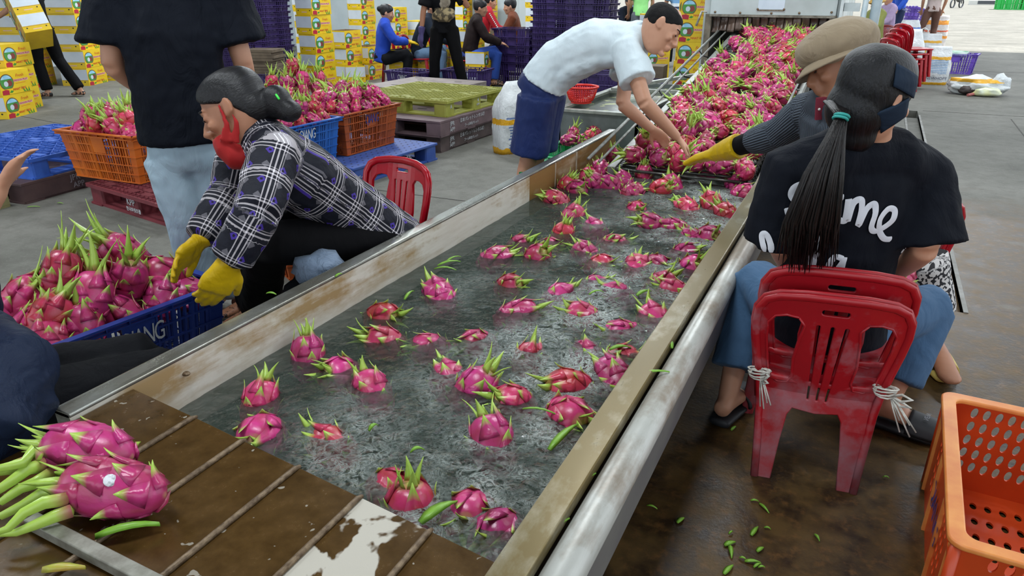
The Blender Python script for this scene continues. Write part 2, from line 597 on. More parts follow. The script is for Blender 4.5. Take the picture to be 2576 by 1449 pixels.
# ---------------------------------------------------------------- water
def water_material():
    t = NT('murky_water')
    v = t.coord()
    x, y, z = t.sep(v)
    turb = t.ramp(t.math('ADD', t.math('MULTIPLY', t.math('ADD', x, 1.5), 0.75), t.math('MULTIPLY', t.math('SUBTRACT', t.noise(v, 2.2, 3), 0.5), 1.3)), [(0.1, 0.15), (0.75, 1.0)])
    w1 = t.noise(t.mapping(v, (1, 1, 1)), 26, 6, 0.68, 1.6)
    w2 = t.noise(v, 9, 5, 0.6, 2.2)
    ridge = t.math('SUBTRACT', 1.0, t.math('MULTIPLY', t.math('ABSOLUTE', t.math('SUBTRACT', w1, 0.5)), 9.0), clamp=True)
    ridge2 = t.math('SUBTRACT', 1.0, t.math('MULTIPLY', t.math('ABSOLUTE', t.math('SUBTRACT', w2, 0.5)), 11.0), clamp=True)
    streak = t.math('MULTIPLY', t.math('MAXIMUM', ridge, t.math('MULTIPLY', ridge2, 0.6)), turb)
    mask = t.ramp(t.noise(v, 4.5, 4), [(0.36, 0.1), (0.58, 1.0)])
    streak = t.math('MULTIPLY', streak, mask)
    milk = t.math('MULTIPLY_ADD', streak, 0.6, t.math('MULTIPLY_ADD', t.noise(v, 3, 4), 0.16, 0.13))
    tr = t.n('BsdfTransparent')
    tr.inputs[0].default_value = (0.93, 0.97, 0.95, 1)
    df = t.n('BsdfDiffuse')
    t.l(t.mix(t.math('MULTIPLY', streak, 0.8), hexc('#42544a'), hexc('#dfe6e2')), df.inputs[0])
    m1 = t.n('MixShader')
    t.l(milk, m1.inputs[0]); t.l(tr.outputs[0], m1.inputs[1]); t.l(df.outputs[0], m1.inputs[2])
    gl = t.n('BsdfGlossy')
    gl.inputs['Roughness'].default_value = 0.06
    bp = t.n('Bump')
    t.l(t.math('ADD', t.math('MULTIPLY', t.noise(v, 75, 5, 0.65, 1.2), 0.9), t.math('MULTIPLY', w1, 1.0)), bp.inputs['Height'])
    bp.inputs['Strength'].default_value = 0.9
    bp.inputs['Distance'].default_value = 0.016
    t.l(bp.outputs[0], gl.inputs['Normal'])
    fr = t.n('Fresnel')
    fr.inputs[0].default_value = 1.33
    t.l(bp.outputs[0], fr.inputs['Normal'])
    m2 = t.n('MixShader')
    t.l(fr.outputs[0], m2.inputs[0]); t.l(m1.outputs[0], m2.inputs[1]); t.l(gl.outputs[0], m2.inputs[2])
    t.l(m2.outputs[0], t.out.inputs[0])
    return t.m
def wz(x, y):
    turb = 0.35 + 0.65 * min(1, max(0, (x + 1.5) / 0.9))
    p = Vector((x * 7, y * 7, 0))
    return ZW + turb * (0.007 * mnoise.noise(p) + 0.0055 * mnoise.noise(p * 2.7) + 0.003 * mnoise.noise(p * 6.1))
mb = MB()
mb.grid(lambda u, v: (lambda x, y: (x, y, wz(x, y)))(XL1 + u * (XR0 - XL1), 0.80 + v * (YF - 0.80)), 100, 330)
water = mb.build('water', water_material(), smooth=True, label='churning grey green wash water with foam streaks in the tank', cat='water', kind='stuff')

mb = MB()
mb.grid(lambda u, v: (XL1 + 0.002 + u * (XR0 - XL1 - 0.004), 0.80 + v * (YF - 0.80), ZW - 0.075 + 0.012 * mnoise.noise(Vector((u * 5, v * 16, 2.0)))), 20, 60)
mb.build('murk_false_bottom', M('murk_depth_tone', '#24302a', '#323f37', 5, 0.9, spec=0.1), water, smooth=True)  # added opaque false bottom: dark colour stands for light lost in murky depth
# ================================================================ conveyor, machine, second trough
CXL, CXR, CY0, CY1 = -1.28, -0.50, 4.05, 7.75
def cz(y):
    return 0.385 + 0.152 * (y - 4.1)
GREYM = M('grey_frame_steel', '#9b9d98', '#7d7f7a', 20, 0.4, 0.4)
BLACKM = M('black_chain', '#1b1b1b', '#343432', 30, 0.35, 0.5)
conv = thing('conveyor', 'inclined roller conveyor lifting dragon fruit from the water to the washer', 'conveyor', (-0.9, 5.8, 0))
for x, w_ in ((CXL - 0.03, 0.05), (CXR + 0.035, 0.03)):
    mb = MB()
    mb.bar((x, CY0, cz(CY0) - 0.01), (x, CY1, cz(CY1) - 0.01), w_, 0.06)
    mb.build('side_frame', GREYM, conv, bevel=0.003)
n_r = 62
rod = MB()
rod.tube([(CXL, 0, 0), (CXR, 0, 0)], 0.009, 8)
rme = rod.mesh('roller', M('roller_steel', '#4a4b48', '#6c6d6a', 20, 0.3, 0.7), True)
for i in range(n_r):
    y = CY0 + (CY1 - CY0) * (i + 0.5) / n_r
    o = link('roller', rme, conv, True)
    o.location = (0, y, cz(y) - 0.005)
for x in (CXL + 0.012, CXR - 0.012):
    mb = MB()
    for i in range(150):
        y = CY0 + (CY1 - CY0) * i / 150
        mb.box(x - 0.009, x + 0.009, y, y + 0.014, cz(y) + 0.002, cz(y) + 0.016)
    o = mb.build('chain', M('chain_links', '#8d8f8e', '#3c3d3c', 90, 0.3, 0.6), conv)
    o['kind'] = 'stuff'
mb = MB()
mb.box(CXL, CXR, CY0, CY0 + 0.01, 0.1, 0.3)
mb.hexa([(CXL, CY0, 0.26), (CXR, CY0, 0.26), (CXR, CY1, 0.8), (CXL, CY1, 0.8), (CXL, CY0, 0.28), (CXR, CY0, 0.28), (CXR, CY1, 0.82), (CXL, CY1, 0.82)])
mb.build('drip_pan', ST_DARK, conv)
for y in (5.0, 6.4, 7.5):
    for x in (CXL - 0.03, CXR + 0.035):
        mb = MB()
        mb.box(x - 0.02, x + 0.02, y - 0.02, y + 0.02, 0, cz(y) - 0.02)
        mb.build('leg', GREYM, conv)
# guard rods on brackets
def guard(x, zoff, y0, y1, r=0.008):
    mb = MB()
    mb.tube([(x, y0, cz(y0) + zoff), (x, y1, cz(y1) + zoff)], r, 8)
    mb.build('guard_rod', GREYM, conv, smooth=True)
guard(CXL - 0.16, 0.07, 4.0, 7.6, 0.011)
guard(CXL - 0.09, 0.06, 4.0, 7.6)
guard(CXR + 0.02, 0.10, 4.3, 7.5)
guard(CXR + 0.07, 0.12, 4.3, 7.5, 0.010)
for y in (4.9, 5.5, 6.1, 6.8):
    mb = MB()
    mb.tube([(CXL - 0.02, y, cz(y)), (CXL - 0.12, y, cz(y) + 0.02), (CXL - 0.16, y, cz(y) + 0.07)], 0.006, 6)
    mb.build('bracket', BLACKM, conv, smooth=True)
    mb = MB()
    mb.tube([(CXR + 0.03, y, cz(y)), (CXR + 0.085, y, cz(y) + 0.03), (CXR + 0.07, y + 0.05, cz(y) + 0.12), (CXR + 0.02, y + 0.12, cz(y) + 0.11)], 0.006, 6)
    mb.build('bracket', GREYM, conv, smooth=True)
# rusty side trough to the right of the conveyor
mb = MB()
mb.hexa([(CXR + 0.09, 4.7, 0.40), (-0.33, 4.7, 0.40), (-0.33, 7.7, 0.72), (CXR + 0.09, 7.7, 0.72), (CXR + 0.09, 4.7, 0.43), (-0.33, 4.7, 0.43), (-0.33, 7.7, 0.75), (CXR + 0.09, 7.7, 0.75)])
mb.build('side_gutter', M('rusty_gutter', '#5c4a36', '#7a6a55', 12, 0.5, 0.2), conv)
# string-wrapped pipe end at the conveyor's foot
mb = MB()
a, b = V(-0.60, 4.15, 0.37), V(-0.52, 4.75, 0.46)
mb.tube([a, b], 0.035, 14)
mb.build('foot_pipe', ST_PIPE, conv, smooth=True)
mb = MB()
for i in range(9):
    c = a.lerp(b, 0.12 + 0.075 * i)
    rr = 0.040
    pts = [c + V(rr * math.cos(q), 0.02 * math.sin(q * 2 + i), rr * math.sin(q)) for q in [2 * PI * k / 12 for k in range(13)]]
    mb.tube(pts, 0.003, 5)
mb.build('string_winding', M('white_string', '#cfcdc4', '#a8a69c', 40, 0.8), conv, smooth=True)
# float and yellow cord at the far left water edge
fl = thing('metal_float', 'small round metal float tied with yellow cord at the tank edge', 'float', G(1583, 393, 0.36))
c = G(1583, 393, 0.355)
mb = MB()
mb.ell(c, (0.075, 0.05, 0.04), Matrix.Rotation(0.5, 4, 'Z'))
mb.build('float_body', M('float_metal', '#9a9890', '#6a6a60', 20, 0.25, 0.7), fl, smooth=True)
mb = MB()
for k in range(3):
    mb.tube([c + V(-0.08 + 0.03 * k, -0.03, 0.03), c + V(-0.02 + 0.02 * k, 0.0, 0.055), c + V(0.03, 0.03, 0.03), c + V(0.10, 0.0, 0.03 - 0.02 * k)], 0.004, 5)
mb.build('cord', M('yellow_cord', '#a59338', '#7f6d22', 30, 0.8), fl, smooth=True)

# washer cabinet
YM = 7.66
wash = thing('washing_machine', 'large pale grey metal washing machine above the conveyor with rubber curtain', 'machine', (-0.95, YM, 0))
PANEL = M('machine_paint', '#b9c3c3', '#a4adab', 2.5, 0.4, 0.1)
mb = MB()
mb.box(-1.55, -0.40, YM, YM + 0.03, 1.138, 2.6)
fpan = mb.build('front_panel', PANEL, wash, bevel=0.003)
mb = MB()
mb.box(-1.55, -0.40, YM - 0.012, YM + 0.03, 1.118, 1.140)
mb.build('panel_lip', M('lip_grime', '#5d5a50', '#8a867a', 20, 0.5, 0.3), wash)
for x in (-1.56, -0.42):
    mb = MB()
    mb.box(x - 0.03, x + 0.03, YM - 0.005, YM + 0.06, 0.0, 1.14)
    mb.build('post', M('rusty_post', '#4d463c', '#7b7263', 10, 0.5, 0.3), wash)
mb = MB()
mb.box(-1.62, -1.56, YM + 0.05, YM + 3, 0.0, 2.6)
mb.box(-0.40, -0.36, YM + 0.05, YM + 3, 0.0, 2.6)
mb.box(-1.62, -0.36, YM + 2.96, YM + 3, 0.0, 2.6)
mb.box(-1.62, -0.36, YM + 0.05, YM + 3, 2.56, 2.6)
mb.build('casing', PANEL, wash)
mb = MB()
mb.box(-1.54, -0.42, YM + 0.7, YM + 0.72, 0.5, 1.2)
mb.build('inner_baffle', ST_DARK, wash)
RUB = M('brown_rubber', '#3a2c24', '#5d4b40', 9, 0.35, stretch=(1, 1, 0.25))
rnd = random.Random(3)
for i in range(15):
    x = -1.52 + i * 0.0755
    zb = 0.985 + rnd.uniform(-0.03, 0.03) + (0.02 if i > 8 else 0)
    mb = MB()
    mb.grid(lambda u, v: (x + 0.07 * u, YM + 0.035 + 0.02 * math.sin(v * 3 + i) - 0.03 * v * v + 0.008 * math.sin(u * 6), 1.125 - v * (1.125 - zb)), 4, 6)
    o = mb.build('curtain_strip', RUB, wash, smooth=True)
    o.modifiers.new('s', 'SOLIDIFY').thickness = 0.004
# notice sheet and bolts on the panel
mb = MB()
mb.box(-1.10, -0.86, YM - 0.003, YM, 1.19, 1.6)
mb.build('notice_sheet', M('notice_paper', '#c9d6e0', '#bccad5', 6, 0.4), wash)
text('T', 0.09, (-1.03, YM - 0.005, 1.30), (1, 0, 0), (0, 0, 1), M('notice_ink', '#5560a0', None, 5, 0.5), wash)
mb = MB()
mb.box(-1.10, -0.86, YM - 0.006, YM, 1.175, 1.183)
mb.build('sheet_clamp', RUST, wash)
bme = MB()
bme.ell((0, 0, 0), (0.011, 0.008, 0.011), None, 10, 6)
bme = bme.mesh('bolt', RUST, True)
for x, z in ((-1.10, 1.19), (-0.86, 1.19), (-0.97, 1.155), (-1.26, 1.155), (-0.72, 1.16), (-1.5, 1.16), (-0.44, 1.17)):
    o = link('bolt', bme, fpan, False)
    o.location = (x, YM - 0.006, z)
mb = MB()
mb.tube([(-1.57, YM - 0.04, 1.16), (-1.62, YM - 0.05, 1.165), (-1.66, YM - 0.07, 1.03)], 0.011, 8)
mb.build('handle_pipe', ST_PIPE, wash, smooth=True)
# white slotted rack and drain pipes on the right of the cabinet
rack = thing('slotted_rack', 'white slotted metal rack beside the washing machine', 'rack', (-0.25, 7.9, 0))
WM = M('white_metal', '#d5dcdc', '#bcc5c5', 5, 0.35, 0.1)
mb = MB()
mb.box(-0.37, -0.345, 7.60, 8.6, 0.6, 2.2)
mb.build('side_plate', WM, rack)
for k in range(6):
    for j in range(5):
        mb = MB()
        x0 = -0.34
        mb.box(x0, x0 + 0.16 - 0.01 * j, 7.65 + 0.03 * k, 7.66 + 0.03 * k, 0.82 + j * 0.12, 0.89 + j * 0.12)
        mb.build('slat', WM, rack)
pipes = thing('drain_pipes', 'two grey plastic drain pipes with an elbow beside the white rack', 'pipe', (0.0, 7.6, 0))
PVC = M('grey_pvc', '#8fa0a8', '#a8b4b8', 6, 0.35)
mb = MB()
mb.tube([(-0.075, 7.55, 0.0), (-0.075, 7.55, 2.2)], 0.042, 14)
mb.build('pipe', PVC, pipes, smooth=True)
mb = MB()
mb.tube([(-0.165, 7.5, 2.2), (-0.165, 7.5, 1.02), (-0.18, 7.44, 0.985), (-0.195, 7.36, 0.98)], [0.024, 0.024, 0.030, 0.030], 14)
mb.build('pipe', PVC, pipes, smooth=True)
mb = MB()
mb.tube([(-0.195, 7.362, 0.98), (-0.196, 7.357, 0.98)], 0.022, 12)
mb.build('pipe_mouth', M('pipe_dark', '#0d1012', None, 5, 0.6), pipes)

# grey trough behind the bending man
tr = thing('metal_trough', 'grey sheet metal trough of dirty water behind the man in white', 'trough', (-1.95, 6.5, 0))
TG = M('trough_grey', '#6f7775', '#5b625f', 8, 0.4, 0.3)
x0, x1, y0, y1, zt = -2.30, -1.62, 5.62, 7.75, 0.46
mb = MB()
for q in ((x0, x1, y0, y0 + 0.02), (x0, x1, y1 - 0.02, y1), (x0, x0 + 0.02, y0, y1), (x1 - 0.02, x1, y0, y1)):
    mb.box(q[0], q[1], q[2], q[3], 0.06, zt - 0.02)
mb.box(x0, x1, y0, y1, 0.04, 0.06)
mb.build('basin', TG, tr)
for q in ((x0 - 0.02, x1, y0 - 0.03, y0 + 0.03), (x0 - 0.03, x0 + 0.03, y0, y1), (x1 - 0.02, x1 + 0.02, y0, y1), (x0, x1, 6.85, 6.9)):
    mb = MB()
    mb.box(q[0], q[1], q[2], q[3], zt - 0.025, zt)
    mb.build('rim', M('trough_rim', '#a3a79f', '#83877f', 12, 0.35, 0.4), tr, bevel=0.003)
mb = MB()
mb.bar((x0 + 0.05, 6.86, zt + 0.01), (x1 + 0.03, 7.74, zt + 0.10), 0.05, 0.03)
mb.build('brace_bar', M('trough_rim', '#a3a79f'), tr)
mb = MB()
mb.bar((x0 + 0.05, 6.86, zt + 0.01), (x1 + 0.1, 6.86, zt + 0.02), 0.04, 0.03)
mb.build('brace_bar', M('trough_rim', '#a3a79f'), tr)
def trough_water():
    t = NT('trough_water')
    v = t.coord()
    f = t.ramp(t.noise(v, 9, 5, 0.6), [(0.55, 0.0), (0.6, 1.0)])
    t.set(col=t.mix(f, hexc('#4c524b'), hexc('#9aa070')), rough=0.25)
    return t.m
mb = MB()
mb.box(x0 + 0.02, x1 - 0.02, y0 + 0.02, y1 - 0.02, 0.38, 0.40)
mb.build('trough_water', trough_water(), tr)
for q in ((x0 + 0.03, y0 + 0.03), (x1 - 0.05, y0 + 0.03), (x0 + 0.03, y1 - 0.05), (x1 - 0.05, y1 - 0.05)):
    mb = MB()
    mb.box(q[0] - 0.02, q[0] + 0.02, q[1] - 0.02, q[1] + 0.02, 0, 0.05)
    mb.build('foot', ST_DARK, tr)
# ================================================================ dragon fruit
def fruit_material(name, pink1, pink2, green1, green2, rough=0.32):
    t = NT(name)
    v = t.coord()
    at = t.n('Attribute', attribute_name='g')
    oi = t.n('ObjectInfo')
    rnd = t.math('FRACT', t.math('MULTIPLY', oi.outputs['Object Index'], 0.61803))
    n = t.noise(v, 22, 4, 0.6)
    n2 = t.noise(v, 90, 3, 0.6)
    pink = t.mix(t.ramp(n, [(0.35, 0.0), (0.66, 1.0)]), hexc(pink1), hexc(pink2))
    hs = t.n('HueSaturation')
    t.l(pink, hs.inputs['Color'])
    t.l(t.math('MULTIPLY_ADD', t.math('POWER', rnd, 2.0), 0.045, 0.493), hs.inputs['Hue'])
    t.l(t.math('MULTIPLY_ADD', t.math('FRACT', t.math('MULTIPLY', rnd, 7.3)), 0.45, 0.8), hs.inputs['Value'])
    green = t.mix(n, hexc(green1), hexc(green2))
    f = t.math('ADD', at.outputs['Fac'], t.math('MULTIPLY', t.math('SUBTRACT', n, 0.5), 0.25))
    c = t.mix(t.ramp(f, [(0.28, 0.0), (0.62, 1.0)]), hs.outputs[0], green)
    t.set(col=c, rough=t.math('MULTIPLY_ADD', n, 0.2, rough - 0.1), spec=0.5)
    t.bump(t.math('ADD', n, t.math('MULTIPLY', n2, 0.4)), 0.25, 0.004)
    return t.m
FRUIT = fruit_material('dragon_fruit_skin', '#bd3678', '#a0304e', '#8fb53c', '#b4cd62')
BR, BH = 0.050, 0.068
def prof(t):
    return BR * math.sqrt(max(0.0, 1 - abs(t) ** 2.3)) * (1.0 + 0.06 * t)
def setg(me, vals):
    a = me.attributes.new('g', 'FLOAT', 'POINT')
    a.data.foreach_set('value', vals)
def fruit_proto(seed, ncrown, crown_len, nb=17):
    R = random.Random(seed)
    leaves = []
    bases = []
    def leaf(p, d0, nrm, L, wd, curl, g0, g1, twist=0.0):
        side = d0.cross(nrm).normalized()
        vs, fs, gs = [], [], []
        k = 5
        pos = Vector(p)
        d = d0.copy()
        for i in range(k + 1):
            q = i / k
            wdt = wd * (1 - q) ** 1.05 * (1.0 if q > 0.12 else 0.92) + 0.0006
            nn = side.cross(d).normalized()
            if nn.dot(nrm) < 0:
                nn = -nn
            th = 0.0042 * (1 - q) + 0.0006
            vs += [pos - side * wdt, pos + nn * th, pos + side * wdt, pos - nn * th * 0.6]
            gs += [g0 + (g1 - g0) * q ** 0.8] * 4
            gs[-4] += 0.12; gs[-2] += 0.12
            d = (d + nrm * curl * (0.3 + 1.2 * q) / k + side * twist / k).normalized()
            pos = pos + d * (L / k)
        for i in range(k):
            for j in range(4):
                a, b = i * 4 + j, i * 4 + (j + 1) % 4
                fs.append((a, b, b + 4, a + 4))
        fs.append((0, 3, 2, 1))
        fs.append(tuple(k * 4 + j for j in range(4)))
        leaves.append((vs, fs, gs))
    for i in range(nb):
        t = -0.86 + 1.66 * (i + 0.5) / nb
        ph = i * 2.39996 + R.uniform(-0.2, 0.2)
        r = prof(t)
        rad = V(math.cos(ph), math.sin(ph), 0)
        p = rad * (r * 0.97) + V(0, 0, t * BH)
        dr = (prof(min(t + 0.05, 0.99)) - prof(t - 0.05)) / (0.1 * BH)
        tang = (V(0, 0, 1) + rad * dr).normalized()
        nrm = (rad - V(0, 0, 1) * dr).normalized()
        L = 0.034 + 0.024 * max(0, t) + R.uniform(-0.004, 0.010)
        leaf(p - tang * 0.018 - nrm * 0.003, (tang + nrm * 0.10).normalized(), nrm, L * 1.15, 0.021 + 0.006 * (1 - abs(t)), 0.25 + 0.75 * R.random(), -0.5, 0.72 + 0.2 * R.random())
        bases.append((p, nrm))
    for i in range(ncrown):
        ph = i * 2 * PI / ncrown + R.uniform(-0.4, 0.4)
        rad = V(math.cos(ph), math.sin(ph), 0)
        p = rad * 0.014 + V(0, 0, BH * 0.90)
        L = crown_len * R.uniform(0.7, 1.15)
        leaf(p, (V(0, 0, 1) + rad * 0.28).normalized(), rad, L, 0.0095 + 0.05 * crown_len, R.uniform(-0.3, 0.9), 0.45, 1.0, R.uniform(-0.5, 0.5))
    # flower scar at the crown end
    vs, fs, gs = [], [], []
    nu, nv = 20, 14
    for i in range(nv + 1):
        t = -1 + 2 * i / nv
        t = math.copysign(abs(t) ** 0.8, t)
        for j in range(nu):
            ph = 2 * PI * j / nu
            r = prof(t) if 0 < i < nv else 0.004
            p = V(r * math.cos(ph), r * math.sin(ph), t * BH)
            s = 0.0
            for b, nn in bases:
                d2 = (p - b).length_squared
                s += 0.0035 * math.exp(-d2 / 0.00022)
            rr = r + s - 0.001
            if i == nv:
                p = V(0.4 * r * math.cos(ph), 0.4 * r * math.sin(ph), t * BH - 0.004)
            else:
                p = V(rr * math.cos(ph), rr * math.sin(ph), t * BH)
            vs.append(p)
            gs.append(0.0 if t < 0.72 else (t - 0.72) / 0.28 * 0.55)
            if t < -0.93:
                gs[-1] = 0.35
    for i in range(nv):
        for j in range(nu):
            fs.append((i * nu + j, i * nu + (j + 1) % nu, (i + 1) * nu + (j + 1) % nu, (i + 1) * nu + j))
    fs.append(tuple(range(nu - 1, -1, -1)))
    fs.append(tuple(nv * nu + j for j in range(nu)))
    def mk(nm, parts):
        mb = MB()
        g = []
        for a, b, c in parts:
            mb.add(a, b)
            g += c
        me = mb.mesh(nm, FRUIT, True)
        setg(me, g)
        return me
    return dict(body=mk('fruit_body', [(vs, fs, gs)]), leaves=[mk('bract', [l]) for l in leaves], joined=mk('bracts', leaves), whole=mk('dragon_fruit', [(vs, fs, gs)] + leaves))
FP = [fruit_proto(1, 5, 0.085), fruit_proto(2, 4, 0.07), fruit_proto(3, 6, 0.10), fruit_proto(4, 3, 0.05, 19), fruit_proto(5, 5, 0.045, 18)]
NF = [0]
def fruit(loc, axis, k, label, group, s=1.0, roll=None, detail=2, cat='fruit'):
    z = Vector(axis).normalized()
    q = V(0, 0, 1).rotation_difference(z)
    m = q.to_matrix().to_4x4() @ Matrix.Rotation(roll if roll is not None else random.uniform(0, 6.28), 4, 'Z')
    P = FP[k % len(FP)]
    o = link('dragon_fruit', P['body'])
    o.matrix_basis = Matrix.Translation(Vector(loc)) @ m @ Matrix.Diagonal((s, s * random.uniform(0.93, 1.05), s * random.uniform(0.95, 1.08), 1))
    tag(o, label, cat, group)
    if detail == 2:
        for l in P['leaves']:
            link('bract', l, o, False)
    else:
        c = link('bracts', P['joined'], o, False)
        c['kind'] = 'stuff'
    NF[0] += 1
    for q in [o] + list(o.children):
        q.pass_index = NF[0]
    return o
def rdir(up=1.0, spread=1.0):
    return V(random.uniform(-spread, spread), random.uniform(-spread, spread), up)

# ================================================================ slotted harvest crates
def crate_mesh(L, W, H, taper, nl, nw, rows, slat=0.007, name='crate', lug=True):
    mb = MB()
    def P(wall, s, t, off):
        k = 1 - taper * (1 - t)
        hx, hy = L / 2 * k + off, W / 2 * k + off
        z = t * H
        if wall == 0: return (-hx + 2 * hx * s, -hy, z)
        if wall == 1: return (hx, -hy + 2 * hy * s, z)
        if wall == 2: return (hx - 2 * hx * s, hy, z)
        return (-hx, hy - 2 * hy * s, z)
    def bar(wl, s0, s1, t0, t1, th=0.006, o=0.0):
        a = [P(wl, s0, t0, o - th), P(wl, s1, t0, o - th), P(wl, s1, t0, o), P(wl, s0, t0, o), P(wl, s0, t1, o - th), P(wl, s1, t1, o - th), P(wl, s1, t1, o), P(wl, s0, t1, o)]
        mb.hexa(a)
    for wl, n, ln in ((0, nl, L), (1, nw, W), (2, nl, L), (3, nw, W)):
        c = 0.055 / ln
        bar(wl, 0, c, 0, 1); bar(wl, 1 - c, 1, 0, 1)
        bar(wl, 0.41, 0.59, 0.58, 0.93, 0.007, 0.002)
        for i in range(n):
            s = c + (1 - 2 * c) * (i + 0.5) / n
            wd = slat / ln * (2.2 if i % 5 == 2 else 1)
            bar(wl, s - wd / 2, s + wd / 2, 0, 0.93)
        for r in range(rows + 1):
            t = 0.93 * r / rows
            bar(wl, 0, 1, max(0, t - 0.012), t + 0.012, 0.009, 0.004)
        for s in (0.2, 0.41, 0.59, 0.8):
            bar(wl, s - 0.004 / ln, s + 0.004 / ln, 0, 0.93, 0.01, 0.006)
        # rim: two flanges joined by short webs
        bar(wl, -0.012, 1.012, 0.975, 1.0, 0.03, 0.022)
        bar(wl, -0.012, 1.012, 0.91, 0.93, 0.028, 0.018)
        nwb = 9 if n == nl else 6
        for i in range(nwb + 1):
            s = i / nwb
            bar(wl, s - 0.003, s + 0.003, 0.92, 0.985, 0.026, 0.018)
    k = 1 - taper
    nb = 12
    for i in range(nb + 1):
        x = -L / 2 * k + L * k * i / nb
        mb.box(x - 0.006, x + 0.006, -W / 2 * k, W / 2 * k, 0.0, 0.008)
    for i in range(9):
        y = -W / 2 * k + W * k * i / 8
        mb.box(-L / 2 * k, L / 2 * k, y - 0.006, y + 0.006, 0.0, 0.008)
    return mb
CL, CW, CH = 0.70, 0.47, 0.33
ORANGE = M('orange_plastic', '#c86a1e', '#b4571a', 5, 0.42, bump=0.05)
BURNT = M('rust_orange_plastic', '#a8501f', '#8f421b', 5, 0.45, bump=0.05)
BLUEP = M('blue_plastic', '#2464b8', '#1c55a2', 5, 0.42, bump=0.05)
NAVYP = M('dark_blue_plastic', '#1e3d94', '#182f78', 5, 0.42, bump=0.05)
PURP = M('purple_plastic', '#3d2b66', '#2f2250', 5, 0.45, rand=0.15)
PURPL = M('light_purple_plastic', '#6a4bb4', '#5b3fa0', 5, 0.45)
GREENP = M('green_plastic', '#2fa866', '#26925a', 5, 0.45)
INKB = M('blue_paint', '#20307c', None, 5, 0.6)
INKW = M('white_paint', '#c9cdd0', None, 5, 0.6)
CR_NEAR = crate_mesh(CL, CW, CH, 0.13, 24, 15, 5)
CR_FAR = crate_mesh(0.60, 0.42, 0.33, 0.12, 12, 8, 3, 0.012)
def crate(loc, rz, mat, label, name='crate', word=None, ink=None, wall=0, mb=None, dims=(CL, CW, CH), taper=0.13, group=None, wz_=None):
    o = link(name, (mb or CR_NEAR).mesh(name, mat))
    o.location = loc
    o.rotation_euler = (0, 0, rz)
    tag(o, label, 'crate', group)
    if word:
        L, W, H = dims
        k = 1 - taper * 0.25
        n, hs = ((V(0, -1, 0), W / 2 * k), (V(1, 0, 0), L / 2 * k), (V(0, 1, 0), W / 2 * k), (V(-1, 0, 0), L / 2 * k))[wall]
        r = V(0, 0, 1).cross(n)
        me = text_mesh(word, 0.085, 0.0, 0.8, 0.1).copy()
        me.transform(frame(n * (hs + 0.006) + V(0, 0, H * 0.755), r, V(0, 0, 1) + n * 0.1) @ Matrix.Diagonal((0.72, 1.25, 1, 1)))
        me.materials.clear()
        me.materials.append(ink or INKW)
        link('lettering', me, o, False)
    return o
def heap(o, nx, ny, layers, where, ends, group, zr, detail=2, L=CL, W=CW, s=0.95, up=1.0, spread=0.9, dome=0.06, jit=0.012, ks=None):
    m = o.matrix_basis
    for ly in range(layers):
        ax, ay = nx - ly, ny - ly
        if ly >= 2:
            ax -= 1
        for i in range(ax):
            for j in range(ay):
                u = (i + 0.5) / ax - 0.5
                v = (j + 0.5) / ay - 0.5
                sc = 0.93 - 0.13 * ly
                x, y = u * L * sc, v * W * sc
                z = zr + 0.068 * ly + dome * (1 - 2 * max(abs(u), abs(v)))
                p = m @ V(x + random.uniform(-jit, jit), y + random.uniform(-jit, jit), z + random.uniform(-jit, jit))
                d = rdir(up, spread)
                edge = max(abs(u), abs(v))
                if edge > 0.36:      # at the border the crowns point inwards and the round ends show
                    c = m @ V(0, 0, z + 0.18)
                    d = (c - p).normalized() + rdir(0.1, 0.45)
                lab = 'dragon fruit in the %s, %s layer, %s from %s, %s from %s' % (where, ('lower', 'upper', 'top')[ly], NTH[i], ends[0], NTH[j], ends[1])
                fruit(p, d, random.choice(ks) if ks else (random.randrange(3) if ly else random.randrange(5)), lab, group, s * random.uniform(0.92, 1.08), detail=detail)
# ---- blue crate in front of the plaid woman (lower left)
c1 = V(-2.405, 1.50, 0)
rzA = math.radians(83)
cr = crate(c1, rzA, NAVYP, 'dark blue slotted crate heaped with dragon fruit before the plaid woman', word='QIANG', ink=INKW, wall=0, dims=(CL, CW, 0.31))
heap(cr, 5, 3, 3, 'dark blue crate', ('near end', 'right'), 'fruit in the dark blue crate', 0.285, 2, s=1.3, dome=0.07)
# ---- orange crate on the red pallet
cr = crate((-4.66, 3.36, 0.15), math.radians(3), ORANGE, 'orange slotted crate of dragon fruit on the dark red pallet', word=None)
heap(cr, 4, 3, 2, 'orange crate', ('left', 'front'), 'fruit in the orange crate', 0.31, 2, s=1.2)
# ---- four crates on the blue pallet
cr = crate((-3.83, 4.81, 0.15), math.radians(88), BURNT, 'rust orange slotted crate of dragon fruit on the blue pallet', word='QIANG', ink=INKB, wall=0)
heap(cr, 5, 4, 2, 'rust orange crate', ('near end', 'right'), 'fruit in the rust orange crate', 0.33, 1, s=1.02, dome=0.09)
cr = crate((-3.83, 4.03, 0.15), math.radians(88), BLUEP, 'bright blue slotted crate of dragon fruit behind the plaid woman', word='QIANG', ink=INKW, wall=0)
heap(cr, 5, 4, 2, 'bright blue crate', ('near end', 'right'), 'fruit in the bright blue crate', 0.32, 1, s=1.02, dome=0.08)
cr = crate((-4.36, 4.80, 0.15), math.radians(88), ORANGE, 'orange crate of dragon fruit in the back row on the blue pallet', word=None)
heap(cr, 4, 3, 3, 'back orange crate', ('near end', 'right'), 'fruit in the back orange crate', 0.42, 1, s=1.05, spread=0.4, up=1.3, ks=(2, 2, 0))
cr = crate((-4.36, 4.02, 0.15), math.radians(88), BLUEP, 'blue crate of dragon fruit in the back row on the blue pallet', word=None)
heap(cr, 5, 3, 2, 'back blue crate', ('near end', 'right'), 'fruit in the back blue crate', 0.38, 1, s=1.05, spread=0.4, up=1.3, ks=(2, 2, 0))
